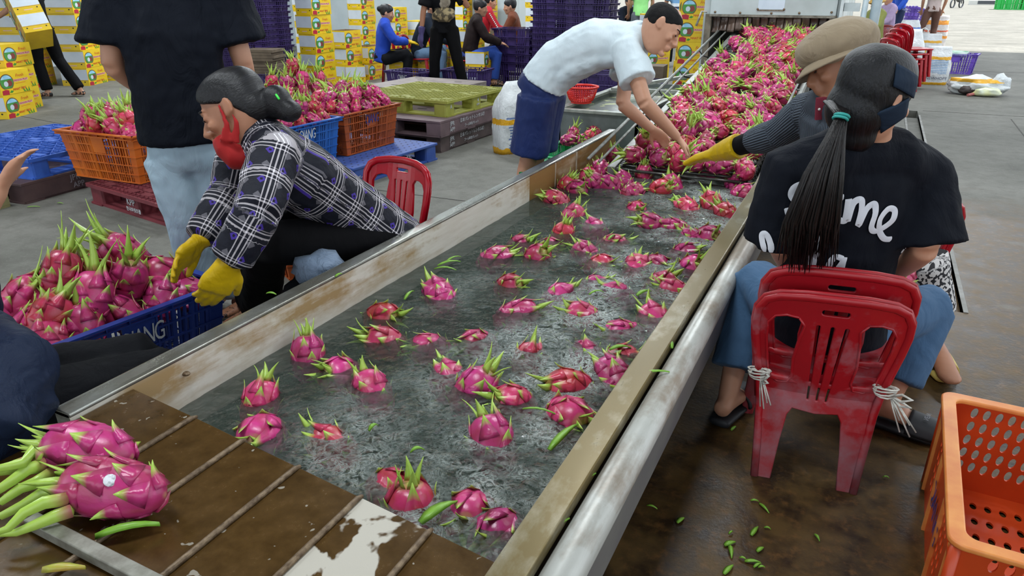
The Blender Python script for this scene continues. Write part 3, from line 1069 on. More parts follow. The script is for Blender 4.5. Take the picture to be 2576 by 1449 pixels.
# ---- small orange crate behind the plaid woman's knees
crate(G(742, 702, 0.0) + V(-0.03, 0.12, 0), math.radians(60), BURNT, 'small rust orange crate on the floor behind the plaid woman', mb=crate_mesh(0.26, 0.2, 0.16, 0.12, 8, 6, 2, 0.012), name='crate')
# ---- green crate beyond the tank rail
cr = crate((-1.90, 4.98, 0), math.radians(90), GREENP, 'green plastic crate with dragon fruit behind the tank rail', mb=crate_mesh(0.62, 0.42, 0.27, 0.1, 16, 10, 4, 0.01))
for gi, (px, py, d) in enumerate(((1455, 320, V(-0.2, 0.3, 1)), (1525, 317, V(-1, -0.3, 0.2)), (1480, 345, V(0.3, 0.2, 0.5)), (1440, 340, V(0.2, 0.5, 1)), (1465, 352, V(0.3, -1, 0.3)), (1500, 330, V(-1, 0.2, 0.5)), (1430, 352, V(1, 0.3, 0.1)))):
    fruit(G(px, py, 0.29), d, random.randrange(5), 'dragon fruit in the green crate behind the tank rail, ' + ('spiky one on top', 'rightmost one', 'one in the centre', 'upper left one', 'lower middle one', 'one left of the rightmost', 'leftmost lower one')[gi], 'fruit in the green crate', 0.95, detail=1)
crate((-1.70, 4.02, 0), math.radians(90), GREENP, 'narrow green plastic crate between the bending man and the tank', mb=crate_mesh(0.36, 0.17, 0.36, 0.06, 12, 6, 4, 0.01))

# ---- foreground orange crate with oval holes (lower right)
def oval_crate(loc, rz, L, W, H, mat, label):
    t = thing('crate', label, 'crate', loc, rz)
    def wall(ln, name, fr, nx, ny):
        loops = [rrect(-ln / 2 + 0.0, ln / 2, 0.0, H, 0.004, 1)]
        for blk in (-1, 1):
            for i in range(nx):
                for j in range(ny):
                    cx = blk * (ln * 0.24) + (i - (nx - 1) / 2) * 0.030
                    cy = H * 0.30 + j * 0.044
                    loops.append(oval(cx, cy, 0.0085, 0.017, 12, -0.12))
        me = curve_fill(loops, 0.006)
        me.transform(fr)
        me.materials.append(mat)
        link(name, me, t, False)
    X, Y, Z = V(1, 0, 0), V(0, 1, 0), V(0, 0, 1)
    wall(L, 'side_wall', frame((0, -W / 2, 0), X, Z), 6, 5)
    wall(L, 'side_wall', frame((0, W / 2, 0), X, Z), 6, 5)
    wall(W, 'end_wall', frame((-L / 2, 0, 0), -Y, Z), 4, 5)
    wall(W, 'end_wall', frame((L / 2, 0, 0), Y, Z), 4, 5)
    loops = [rrect(-L / 2, L / 2, -W / 2, W / 2, 0.01, 2)]
    for i in range(14):
        for j in range(8):
            loops.append(oval(-L * 0.42 + i * L * 0.84 / 13, -W * 0.38 + j * W * 0.76 / 7, 0.009, 0.016, 10))
    me = curve_fill(loops, 0.006)
    me.transform(Matrix.Translation((0, 0, 0.01)))
    me.materials.append(mat)
    link('bottom', me, t, False)
    me = curve_fill([rrect(-L / 2 - 0.016, L / 2 + 0.016, -W / 2 - 0.016, W / 2 + 0.016, 0.03, 5), rrect(-L / 2 + 0.012, L / 2 - 0.012, -W / 2 + 0.012, W / 2 - 0.012, 0.028, 5)], 0.014, 0.004, 2)
    me.transform(Matrix.Translation((0, 0, H)))
    rim = M('worn_orange_rim', '#d07a3c', '#e0964e', 12, 0.4)
    me.materials.append(rim)
    link('rim', me, t, False)
    for sx, sy in ((-1, -1), (-1, 1), (1, -1), (1, 1)):
        mb = MB()
        mb.tube([(sx * L / 2, sy * W / 2, 0), (sx * L / 2, sy * W / 2, H - 0.01)], 0.012, 8)
        mb.build('corner_post', mat, t, world=False, smooth=True)
    mb = MB()
    mb.box(-L / 2 - 0.012, -L / 2, -W / 2, W / 2, H - 0.045, H - 0.035)
    mb.build('outer_ledge', mat, t, world=False)
    for s in (-0.5, -0.17, 0.17, 0.5):
        mb = MB()
        mb.box(-L / 2 - 0.011, -L / 2, s * W * 0.9 - 0.012, s * W * 0.9 - 0.002, 0.0, H - 0.03)
        mb.build('outer_fin', M('worn_orange_rim', '#d07a3c'), t, world=False)
    me = text_mesh('QIANG', 0.09, 0.0, 0.8, 0.1).copy()
    me.transform(frame((-L / 2 - 0.008, 0.0, H * 0.45), (0, -1, 0), (0, 0, 1)))
    me.materials.clear(); me.materials.append(INKB)
    link('lettering', me, t, False)
    return t
VIV = M('vivid_orange_plastic', '#c8481a', '#b53c14', 4, 0.35, bump=0.05)
oval_crate((0.62, 1.80, 0), math.radians(-2), 0.56, 0.66, 0.30, VIV, 'bright orange crate with oval holes on the wet floor')

# ================================================================ pallets
def pallet(loc, rz, top, col, col2, label, style='lattice', words=(), solid_sides=False, S=1.1, H=0.145):
    t = thing('pallet', label, 'pallet', loc, rz)
    m = M('pallet_' + col[1:] + style, col, col2, 7, 0.6, bump=0.15, bscale=60)
    h = S / 2
    if style == 'solid':
        mb = MB()
        ys = [-h, -h * 0.5, 0, h * 0.5, h]
        mb.box(-h, h, -h, h, H - 0.022, H)
        deck = mb.build('top_deck', m, t, world=False, bevel=0.004)
        for x, y in ((-0.25, -0.3), (-0.25, 0.25), (0.28, -0.28), (0.28, 0.3), (0.0, 0.0), (-0.4, 0.42), (0.42, 0.1)):
            mb = MB()
            mb.box(x - 0.05, x + 0.05, y - 0.012, y + 0.012, H, H + 0.0012)
            mb.build('drain_slot', M('slot_dark', '#1d1a1a', None, 5, 0.8), deck, world=False)
    elif style == 'dots':
        mb = MB()
        mb.box(-h, h, -h, h, H - 0.02, H)
        deck = mb.build('top_deck', m, t, world=False, bevel=0.004)
        d = MB()
        d.ell((0, 0, 0), (0.009, 0.009, 0.0015), None, 8, 4)
        dm = d.mesh('hole', M('slot_dark', '#1d1a1a', None, 5, 0.8))
        for i in range(16):
            for j in range(16):
                o = link('hole', dm, deck, False)
                o.location = (-h + 0.05 + i * (S - 0.1) / 15, -h + 0.05 + j * (S - 0.1) / 15, H)
    else:
        mb = MB()
        nn = 22 if style == 'fine' else 15
        for i in range(nn + 1):
            q = -h + S * i / nn
            wd = 0.007 if style == 'fine' else 0.008
            if i in (0, nn):
                wd = 0.014
            mb.bar((q, -h, H - 0.012), (q, h, H - 0.012), wd, 0.024)
            mb.bar((-h, q, H - 0.012), (h, q, H - 0.012), wd, 0.024)
        if style == 'cross':
            for i in range(-6, 7):
                a = i * S / 7
                x0, x1 = max(-h, a - h), min(h, a + h)
                mb.bar((x0, x0 - a, H - 0.013), (x1, x1 - a, H - 0.013), 0.007, 0.02)
                mb.bar((x0, -(x0 - a), H - 0.014), (x1, -(x1 - a), H - 0.014), 0.007, 0.02)
        deck = mb.build('top_deck', m, t, world=False)
        for x in (-h + 0.08, 0, h - 0.08):
            for y in (-h + 0.08, 0, h - 0.08):
                for dx, dy in ((0, 0.06), (0, -0.06), (0.09, 0), (-0.09, 0)):
                    mb = MB()
                    mb.box(x + dx - 0.05, x + dx + 0.05, y + dy - 0.025, y + dy + 0.025, H - 0.004, H + 0.0015) if abs(x + dx) < h - 0.05 and abs(y + dy) < h - 0.02 else None
                    if mb.v:
                        mb.build('deck_pad', M('pad_' + col[1:], col2, None, 10, 0.6), deck, world=False)
    for x in (-1, 0, 1):
        for y in (-1, 0, 1):
            mb = MB()
            bw = 0.075 if (x or y) else 0.06
            cx, cy = x * (h - 0.08), y * (h - 0.08)
            if solid_sides and x:
                if y == 0:
                    mb.box(cx - 0.07, cx + 0.078, -h + 0.005, h - 0.005, 0.015, H - 0.02)
                else:
                    continue
            else:
                mb.loft([(cx, cy, 0.012), (cx, cy, H - 0.018)], [(bw, bw)] * 2, (1, 0, 0), 16, True, 5)
            mb.build('block', m, t, world=False)
    for y in (-h + 0.08, 0, h - 0.08):
        mb = MB()
        mb.box(-h, h, y - 0.07, y + 0.07, 0, 0.014)
        mb.build('bottom_board', m, t, world=False)
    for x in (-h + 0.08, h - 0.08):
        mb = MB()
        mb.box(x - 0.07, x + 0.07, -h, h, 0.0005, 0.0135)
        mb.build('bottom_board', m, t, world=False)
    for (word, size, side, s, z, mt) in words:
        n = (V(0, -1, 0), V(1, 0, 0), V(0, 1, 0), V(-1, 0, 0))[side]
        r = V(0, 0, 1).cross(n)
        me = text_mesh(word, size, 0, 1.0, 0, 0.001).copy()
        me.transform(frame(n * (h + 0.004 if solid_sides else h - 0.002) + r * s + V(0, 0, z), r, (0, 0, 1)))
        me.materials.clear(); me.materials.append(mt)
        link('lettering', me, t, False)
    return t
WG = M('worn_white_print', '#b9bcc0', '#9a9ca0', 60, 0.6)
BG = M('dull_grey_print', '#8f8a90', '#77727a', 60, 0.6)
JP = (('JPR', 0.055, 1, -0.35, 0.098, WG), ('日本パレットレンタル㈱', 0.042, 1, 0.02, 0.103, WG), ('APP', 0.05, 1, -0.35, 0.045, WG), ('プール専用パレット', 0.03, 1, 0.0, 0.048, WG))
pallet((-3.93, 6.06, 0), math.radians(-1), 0, '#4a3f3f', '#5b4e4d', 'lower dark brown pallet under the rental pallet stack', 'solid', JP, True)
pallet((-3.90, 6.02, 0.146), math.radians(-1), 0, '#6d5a5e', '#5d4c50', 'mauve brown pallet beneath the yellow green pallet', 'solid', JP, True)
pallet((-3.93, 6.24, 0.292), math.radians(-3), 0, '#9a9a45', '#8a8c3a', 'dusty yellow green lattice pallet on top of its stack', 'fine', (('A', 0.05, 1, -0.47, 0.085, WG), ('4', 0.05, 1, 0.0, 0.09, WG), ('KPP', 0.03, 1, 0.0, 0.05, WG)))
pallet((-4.95, 7.75, 0.0), math.radians(-2), 0, '#665a58', '#554a48', 'brown pallet at the base of the back pallet stack', 'solid', JP, True)
pallet((-4.95, 7.75, 0.146), math.radians(-2), 0, '#8a807c', '#776d69', 'grey brown pallet with flat dusty top at the back', 'solid', (('日本パレットレンタル', 0.045, 1, 0.05, 0.085, WG), ('⚠', 0.06, 1, 0.4, 0.085, WG)), True)
pallet((-3.86, 4.76, 0), math.radians(-3), 0, '#2c4a94', '#3d5591', 'scuffed blue pallet carrying four crates of fruit', 'dots', (('ロ日本パル', 0.045, 1, 0.06, 0.09, WG), ('MR-BLS', 0.035, 1, 0.04, 0.045, WG), ('プール専用', 0.035, 1, -0.42, 0.06, WG)))
pallet((-4.10, 3.50, 0), math.radians(-9.5), 0, '#7a3038', '#682830', 'dark red lattice pallet under the orange crate', 'fine', (('KPP', 0.06, 0, 0.0, 0.095, WG), ('한국파렛트풀', 0.032, 0, 0.02, 0.045, WG)))
pallet((-5.70, 3.32, 0), math.radians(5.5), 0, '#453335', '#54403f', 'dark brown pallet beneath the blue lattice pallet', 'solid', (('JPR', 0.06, 1, -0.14, 0.10, BG), ('日本パレットレンタル', 0.048, 1, 0.2, 0.102, BG), ('APP', 0.055, 1, -0.12, 0.045, BG)), True)
pallet((-5.72, 3.42, 0.146), math.radians(6), 0, '#2450a8', '#3461bb', 'bright blue lattice pallet at the left', 'cross')
pallet((-5.62, 2.14, 0), math.radians(8), 0, '#7e7a52', '#6e6a46', 'grey green pallet corner at the left edge', 'solid', (('S', 0.06, 1, 0.45, 0.05, M('red_print', '#8a4038', None, 5, 0.6)),), True)
# ================================================================ yellow fruit cartons
YEL = M('carton_yellow', '#e6c41a', '#d9b414', 6, 0.5, rand=0.06)
CARD = M('carton_brown_inside', '#8b6f4d', '#7a5f40', 8, 0.8)
WHITEP = M('carton_white', '#cfd8e2', '#c2ccd6', 5, 0.5)
RED = M('print_red', '#b01e34', None, 8, 0.5)
BLUE = M('print_blue', '#3aa0d0', '#bfe0ee', 9, 0.5)
GRN = M('print_green', '#2f7a3c', '#4a9440', 12, 0.5)
GRN2 = M('print_leaf', '#3f8f2a', None, 12, 0.5)
MAR = M('print_maroon', '#8a2a38', '#6d4a24', 14, 0.5)
PINKP = M('print_pink_white', '#e3b9b0', None, 14, 0.5)
REDT = M('print_orange_red', '#cf4a1c', None, 14, 0.5)
BLK = M('print_black', '#15130f', None, 9, 0.6)
GRYP = M('print_grey', '#aeb4b8', None, 9, 0.6)
BL, BW_, BHt = 0.40, 0.30, 0.255
def carton_meshes():
    # body, open on top
    mb = MB()
    h, w, l, th = BHt, BW_ / 2, BL / 2, 0.006
    mb.box(-l, l, -w, -w + th, 0, h); mb.box(-l, l, w - th, w, 0, h)
    mb.box(-l, -l + th, -w + th, w - th, 0, h); mb.box(l - th, l, -w + th, w - th, 0, h)
    mb.box(-l + th, l - th, -w + th, w - th, 0, th)
    mb.cur = 1
    e = 0.0008
    mb.box(-l + th, l - th, -w + th, -w + th + e, th, h); mb.box(-l + th, l - th, w - th - e, w - th, th, h)
    mb.box(-l + th, -l + th + e, -w + th, w - th, th, h); mb.box(l - th - e, l - th, -w + th, w - th, th, h)
    mb.box(-l + th, l - th, -w + th, w - th, th, th + e)
    for x0, x1, y0, y1 in ((-l, l, -w, -w + th), (-l, l, w - th, w), (-l, -l + th, -w, w), (l - th, l, -w, w)):
        mb.box(x0, x1, y0, y1, h, h + e)
    body = mb.mesh('carton', [YEL, CARD])
    mb = MB()
    mb.box(-l, l, -w, w, 0, h)
    closed = mb.mesh('carton', [YEL])
    # long face print (front, -Y and +Y)
    def front(sgn):
        F = frame((0, -w * 1.0 - 0.0006, 0), (1, 0, 0), (0, 0, 1)) if sgn < 0 else frame((0, w + 0.0006, 0), (-1, 0, 0), (0, 0, 1))
        mb = MB()
        def fan(poly, ci, dz):
            mb.cur = ci
            mb.add([F @ Vector((p[0], p[1], dz)) for p in poly], [tuple(range(len(poly)))])
        def arch(cx, cy, r, cut):
            return [(cx + r * math.cos(a), max(cy - cut, cy + r * math.sin(a))) for a in [2 * PI * i / 26 for i in range(26)]]
        cx, cy = -0.105, 0.135
        fan(arch(cx, cy, 0.088, 0.072), 0, 0.0)            # maroon surround
        fan(arch(cx, cy, 0.080, 0.066), 1, 0.0004)         # green
        fan([(cx + 0.076 * math.cos(a), cy + 0.076 * math.sin(a)) for a in [math.radians(25 + 130 * i / 12) for i in range(13)]], 2, 0.0008)
        fan(oval(cx + 0.03, cy - 0.015, 0.035, 0.035, 14), 0, 0.0010)
        fan(oval(cx - 0.015, cy - 0.018, 0.027, 0.030, 14), 3, 0.0014)
        fan([(-0.19, 0.005), (-0.105, 0.0), (-0.10, 0.045), (-0.14, 0.058), (-0.185, 0.05)], 4, 0.0002)
        fan([(-0.10, 0.02), (-0.075, 0.042), (-0.045, 0.03), (-0.07, 0.012)], 5, 0.0006)
        for k, (a, b) in enumerate(((0.10, 0.0), (0.13, 0.0), (0.155, -0.004))):
            fan([(a - 0.012, 0.004), (a + 0.012, 0.004), (a - 0.012 + 0.02 * k - 0.025, 0.07 - 0.008 * k)], 5, 0.0006)
        fan([(-0.02, 0.126), (0.17, 0.126), (0.17, 0.152), (-0.02, 0.152)], 6, 0.0003)
        fan([(-0.0, 0.104), (0.13, 0.104), (0.13, 0.108), (-0.0, 0.108)], 7, 0.0003)
        me = mb.mesh('front_print', [MAR, GRN, BLUE, WHITEP, RED, GRN2, PINKP, REDT])
        extra = [(text_mesh('Fresh', 0.050, 0, 0.95, 0.25), 0.07, 0.19, REDT), (text_mesh('DRAGON FRUIT', 0.026, 0, 0.98, 0, 0.0008), 0.075, 0.139, RED), (text_mesh('NHAT VIET', 0.034, 0, 1.0, 0.1, 0.001), 0.035, 0.045, REDT)]
        bm = bmesh.new()
        bm.from_mesh(me)
        for tm, x, y, mt in extra:
            t2 = tm.copy()
            t2.transform(F @ Matrix.Translation((x, y, 0.0008)))
            if mt.name not in [m.name for m in me.materials]:
                me.materials.append(mt)
            idx = [m.name for m in me.materials].index(mt.name)
            n0 = len(bm.faces)
            bm.from_mesh(t2)
            bm.faces.ensure_lookup_table()
            for f in bm.faces[n0:]:
                f.material_index = idx
        bm.to_mesh(me)
        bm.free()
        return me
    def side(sgn):
        F = frame((-l - 0.0006, 0, 0), (0, -1, 0), (0, 0, 1)) if sgn < 0 else frame((l + 0.0006, 0, 0), (0, 1, 0), (0, 0, 1))
        mb = MB()
        def fan(poly, ci, dz):
            mb.cur = ci
            mb.add([F @ Vector((p[0], p[1], dz)) for p in poly], [tuple(range(len(poly)))])
        fan([(-0.148, 0.085), (0.148, 0.085), (0.148, 0.235), (-0.148, 0.235)], 0, 0)
        for x in (-0.105, 0.105):
            fan(oval(x, 0.055, 0.009, 0.009, 12), 1, 0)
        fan([(-0.14, 0.076), (0.14, 0.076), (0.14, 0.079), (-0.14, 0.079)], 2, 0)
        fan([(-0.045, 0.03), (0.05, 0.03), (0.05, 0.042), (-0.045, 0.042)], 3, 0)
        return mb.mesh('side_print', [WHITEP, BLK, MAR, PINKP])
    return body, closed, [front(-1), front(1)], [side(-1), side(1)]
CB, CC, CF, CS = carton_meshes()
NB = [0]
def carton(loc, rz, label, group=None, opened=False, tilt=0.0):
    o = link('carton', CB if opened else CC)
    o.location = loc
    o.rotation_euler = (tilt, 0, rz)
    tag(o, label, 'box', group)
    for m in CF:
        link('front_print', m, o, False)
    for m in CS:
        link('side_print', m, o, False)
    NB[0] += 1
    return o
def corner_pos(px, py, rz):
    """centre of a carton whose nearest bottom corner (-X, -Y) stands at a pixel of the floor"""
    g = G(px, py)
    off = Matrix.Rotation(rz, 3, 'Z') @ V(BL / 2, BW_ / 2, 0)
    return g + off
def carton_stack(p, rz, n, where, opened_top=False, lean=0.0):
    for i in range(n):
        q = V(p.x + random.uniform(-0.008, 0.008) + lean * i, p.y + random.uniform(-0.008, 0.008), i * (BHt + 0.002))
        carton(q, rz + random.uniform(-0.03, 0.03), 'yellow fruit carton, %s in %s' % (('lowest' if i == 0 else ORD[i] + ' up'), where), 'cartons stacked in the hall', opened_top and i == n - 1)
H90 = math.radians(88)
carton_stack(V(-7.35, 8.62, 0), H90, 6, 'the tall stack behind the fruit crates')
carton_stack(V(-7.55, 9.55, 0), H90, 3, 'the short stack right of the tall one', True)
carton_stack(V(-7.45, 9.95, 0), H90 + 0.05, 2, 'the low pair beside the blue jacket woman', True)
carton_stack(V(-8.9, 10.3, 0), H90, 6, 'the second tall stack behind')
carton_stack(V(-8.6, 11.4, 0), H90, 6, 'the third tall stack near the white wall')
carton_stack(V(-9.0, 11.9, 0), H90, 6, 'the fourth tall stack near the white wall')
carton_stack(V(-8.7, 12.6, 0), H90, 4, 'the sloping row behind the blue jacket woman')
carton_stack(V(-8.5, 13.1, 0), H90, 3, 'the sloping row, middle column')
carton_stack(V(-8.3, 13.6, 0), H90, 3, 'the sloping row, right column')
carton_stack(V(-8.15, 14.3, 0), H90, 5, 'the stack under the wall opening')
carton_stack(V(-7.65, 14.5, 0), H90, 5, 'the stack left of the standing woman')
carton_stack(V(-6.35, 14.2, 0), H90, 5, 'the stack right of the red jacket woman')
carton(G(872, 205) + V(0.1, 0.1, 0), H90 + 0.75, 'open yellow fruit carton on the floor left of the blue jacket woman', None, True)
for (px, py, rr, n, nm) in ((1015, 215, 0.1, 2, 'in front of the blue jacket woman'), (1082, 212, 0.35, 2, 'just left of the standing woman in black'), (1150, 214, 0.9, 2, 'between the legs of the standing woman'), (1185, 205, 0.1, 3, 'in front of the brown top woman'), (1207, 222, 0.15, 2, 'beside the low purple crate stack')):
    for i in range(n):
        carton(G(px, py) + V(-0.1, 0.2, i * 0.257), H90 + rr, 'open yellow carton %s, %s one' % (nm, 'lower' if i == 0 else ('upper' if i == 1 else 'third')), None, i == n - 1)
# left side of the hall
def wide_stack(px, py, rz, n, where, k=1.35):
    g = G(px, py)
    off = Matrix.Rotation(rz, 3, 'Z') @ V(BL / 2 * k, BW_ / 2 * k, 0)
    for i in range(n):
        o = carton(V(g.x + off.x + random.uniform(-.01, .01), g.y + off.y + random.uniform(-.01, .01), i * (BHt + .002)), rz + random.uniform(-.03, .03), 'wide yellow fruit carton, %s in %s' % ('lowest' if i == 0 else ORD[i] + ' up', where), 'cartons stacked in the hall')
        o.scale = (k, k, 1)
LZ = math.radians(116)
wide_stack(226, 216, LZ, 7, 'the tall stack behind the carrying person')
wide_stack(300, 203, LZ, 7, 'the stack right of the tall left stack')
wide_stack(92, 222, LZ, 5, 'the stack left of the carrying person')
wide_stack(42, 284, LZ, 3, 'the taller stack at the left edge')
wide_stack(22, 300, LZ, 2, 'the low stack at the left edge')
wide_stack(10, 225, LZ, 5, 'the dim stack at the far left', 1.2)
mb = MB()
pts = [A(-8, 130, 8.6), A(8, 135, 8.5), A(18, 160, 8.5), A(22, 172, 8.5), A(36, 172, 8.5)]
mb.tube(pts, 0.006, 6)
mb.build('packing_string', M('white_string', '#cfcdc4'), smooth=True, label='loose white packing string over the carton at the left edge', cat='string')
# right: stack against the machine, logo faces to the camera
R0 = math.radians(2)
carton_stack(V(-2.02, 9.35, 0), R0, 6, 'the stack left of the washing machine')
carton_stack(V(-2.14, 9.75, 0), R0, 6, 'the stack half hidden behind the washer stack')
carton_stack(V(-3.05, 11.2, 0), math.radians(50), 4, 'the stack behind the head of the man in white')

# brown flattened cardboard bundles
for (p, n, sz, lab, rz) in ((V(-7.35, 7.55, 0.31), 9, (0.44, 0.36, 0.035), 'pile of flat brown cardboard on the purple crate', 0.3), (V(-6.5, 13.2, 0), 11, (0.6, 0.5, 0.06), 'pile of flat brown cardboard behind the red jacket woman', 0.2), (V(-2.55, 9.3, 0), 2, (0.36, 0.34, 0.24), 'two tied brown cardboard bundles beside the carton stack', 0.1)):
    t = thing('cardboard_pile', lab, 'cardboard', p, rz)
    for i in range(n):
        mb = MB()
        dx, dy = random.uniform(-0.03, 0.03), random.uniform(-0.03, 0.03)
        if sz[2] > 0.2:
            dx = dy = 0
        mb.box(-sz[0] / 2 + dx, sz[0] / 2 + dx, -sz[1] / 2 + dy, sz[1] / 2 + dy, i * sz[2] * 1.03, i * sz[2] * 1.03 + sz[2] * 0.95)
        mb.build('cardboard_sheet', M('brown_cardboard', '#6f6150', '#5d5143', 9, 0.8), t, world=False)
    if sz[2] > 0.2:
        mb = MB()
        mb.box(-sz[0] / 2 - 0.003, sz[0] / 2 + 0.003, -sz[1] / 2 - 0.003, sz[1] / 2 + 0.003, 0.235, 0.243)
        mb.build('strap', M('white_string', '#cfcdc4'), t, world=False)
# brown open shelf box hanging at the wall
wb_ = thing('brown_cabinet', 'open brown wooden cabinet standing on cartons by the white wall', 'cabinet', (-8.35, 14.55, 1.3), 0.0)
BROWN = M('brown_board', '#7a5538', '#68472e', 5, 0.6)
mb = MB()
for b in ((-0.35, 0.35, 0.18, 0.2, 0, 1.1), (-0.35, -0.33, -0.2, 0.2, 0, 1.1), (0.33, 0.35, -0.2, 0.2, 0, 1.1), (-0.35, 0.35, -0.2, 0.2, 0, 0.02), (-0.35, 0.35, -0.2, 0.2, 1.08, 1.1)):
    mb.box(*b)
mb.build('cabinet_body', BROWN, wb_, world=False)

# ================================================================ purple crate stacks
def crate_stack(x, y, rz, n, step, where, z0=0.0, mat=None):
    for i in range(n):
        o = link('crate', CRF)
        o.location = (x + random.uniform(-0.006, 0.006), y + random.uniform(-0.006, 0.006), z0 + i * step)
        o.rotation_euler = (0, 0, rz + random.uniform(-0.015, 0.015))
        tag(o, 'purple crate, %s of %s' % ('lowest' if i == 0 else ('topmost' if i == n - 1 else ORD[i] + ' up'), where), 'crate', 'nested purple crates')
CRF = CR_FAR.mesh('crate', PURP)
crate_stack(-5.05, 10.55, 0.05, 5, 0.12, 'the low nested stack right of the yellow cartons')
crate_stack(-4.42, 10.6, 0.0, 17, 0.085, 'the tall nested stack left of the bending man')
crate_stack(-3.72, 10.3, 0.03, 17, 0.085, 'the tall nested stack behind the bending man')
crate_stack(-2.95, 8.45, 0.0, 2, 0.12, 'the pair behind the trough')
crate_stack(-2.55, 8.9, 0.2, 1, 0.12, 'a single one behind the bending man, open and dark', mat=PURP)
q1, q2 = A(668, 110, 10.1), A(622, 110, 9.8)
crate_stack(q1.x, q1.y, H90, 20, 0.075, 'the tall dark stack behind the jeans man')
crate_stack(q2.x, q2.y, H90, 20, 0.075, 'the front tall dark stack behind the jeans man')
crate((-7.35, 7.55, 0), 0.3, PURP, 'purple crate under the pile of flat cardboard', mb=CR_FAR, dims=(0.6, 0.42, 0.33))
crate((-5.72, 8.62, 0), math.radians(-8), PURP, 'open purple crate with white lettering before the blue jacket woman', mb=CR_FAR, word='QIANG', dims=(0.6, 0.42, 0.33))
crate((-5.15, 9.15, 0), math.radians(6), PURP, 'open purple crate beside the lettered purple crate', mb=CR_FAR)
crate(G(2385, 186) + V(0.1, 0.25, 0), math.radians(-10), PURPL, 'light purple crate with a green basin inside, far right', mb=CR_FAR)
# ================================================================ fruit in the water, on the conveyor, on the plate
WF = [(775, 890, .02), (650, 1000, .012), (655, 1075, .008), (835, 1090, -.03), (935, 965, .0), (860, 915, -.022), (970, 845, .006), (1080, 850, -.006), (960, 785, .01), (1200, 840, -.01), (1105, 735, .02), (1280, 710, .012), (1300, 775, 0), (1190, 965, .008), (1295, 995, .008), (1240, 1095, .004), (1435, 960, .012), (1430, 1035, .018), (1545, 940, .015), (1030, 1250, -.02), (1180, 1250, -.036), (1260, 1300, -.02), (1470, 780, 0), (1570, 815, -.006), (1330, 880, -.02), (1130, 930, -.036), (1405, 730, -.006), (1350, 640, .018), (1245, 640, .008), (1415, 580, .01), (1305, 600, -.012), (1475, 625, .006), (1510, 650, -.004), (1640, 565, .016), (1490, 700, -.012), (1600, 660, .004), (1720, 625, .004), (1790, 520, .025), (1650, 790, 0), (1740, 665, .012), (1700, 720, .005), (1870, 490, .02), (1560, 880, -.01), (1440, 540, -.006), (1500, 560, -.012), (1400, 505, .018), (1700, 570, -.004), (1745, 590, -.002), (1540, 600, -.008), (1650, 650, -.004), (1660, 480, .026), (1590, 485, .016), (1540, 470, .02), (1480, 450, .026), (1510, 435, .036), (1570, 455, .016), (1620, 445, .026), (1690, 440, .036), (1740, 430, .026), (1780, 440, .026), (1840, 400, .036), (1880, 390, .036), (1640, 410, .046), (1585, 410, .046), (1545, 405, .036), (1500, 468, .026), (1730, 520, -.002), (1690, 470, .016), (1850, 470, .016), (1600, 520, -.012), (1450, 478, .016), (1420, 470, .01), (1720, 400, .05), (1790, 400, .04), (1655, 380, .06), (1700, 370, .065), (1750, 375, .05), (1815, 440, .02), (1480, 870, -.03), (980, 1190, -.045), (1380, 600, -.02), (1560, 720, -.02), (1660, 700, -.01), (1780, 590, .0), (1830, 540, .005)]
random.seed(11)
lanes = {0: [], 1: [], 2: []}
for i, (px, py, dz) in enumerate(WF):
    dz = max(dz, -0.012)
    p = G(px, py, ZW)
    far = p.y > 3.2
    p.z = ZW + dz - 0.037 + (0.020 if far else 0)
    p.x = min(max(p.x, XL1 + 0.07), XR0 - 0.07)
    d = rdir(0.35, 1.0)
    if dz > 0.02 and far:
        d = rdir(0.5, 1.0)
    o = fruit(p, d, random.choice((1, 3, 3, 4, 4, 4)), None, 'fruit in the wash water' if not far else 'fruit at the conveyor foot', random.uniform(1.05, 1.2), detail=1)
    lanes[0 if p.x < -1.15 else (1 if p.x < -0.8 else 2)].append((p.y, o, dz))
for k_, ln in lanes.items():
    for n_, (y_, o, dz) in enumerate(sorted(ln, key=lambda q: q[0])):
        o['label'] = '%s dragon fruit in the tank, %s from the end plate %s' % ('floating' if dz > 0.008 else ('half sunk' if dz > -0.012 else 'sunken'), NTH[n_], ('by left wall', 'in midstream', 'by right rail')[k_])
rows = 27
for r in range(rows):
    y = 4.12 + (7.72 - 4.12) * r / (rows - 1)
    n = 5 if r % 2 else 6
    nc = 0
    for c in range(n):
        x = -1.19 + (c + (0.5 if r % 2 else 0)) * 0.126
        if random.random() < (0.22 if y > 4.8 else 0.05):
            continue
        x += random.uniform(-0.025, 0.025)
        yy = y + random.uniform(-0.03, 0.03)
        up = random.choice((0.1, 0.2, 0.9))
        nc += 1
        fruit((x, yy, cz(yy) + 0.056 + random.uniform(0, 0.012)), rdir(up, 1.0), random.randrange(5), 'wet dragon fruit on the conveyor, %s row from the water, %s from left' % (NTH[r], NTH[nc - 1]), 'fruit on the conveyor', random.uniform(1.0, 1.18), detail=1)
# two big fruit on the end plate, leaves to the left
f1 = A(285, 1222, 1.19)
fr1 = fruit(G(285, 1228, .525), V(-1, -0.30, 0.02), 4, 'pink dragon fruit with white mould spot on the brown plate, nearest the camera', None, 1.12, roll=0.6)
fr2 = fruit(G(222, 1132, .53), V(-1, -0.30, 0.05), 4, 'pink dragon fruit at the tank corner, behind the spotted one', None, 1.12, roll=2.0)
for o in (fr1, fr2):
    o.matrix_basis = o.matrix_basis @ Matrix.Diagonal((1.0, 1.0, 1.28, 1))
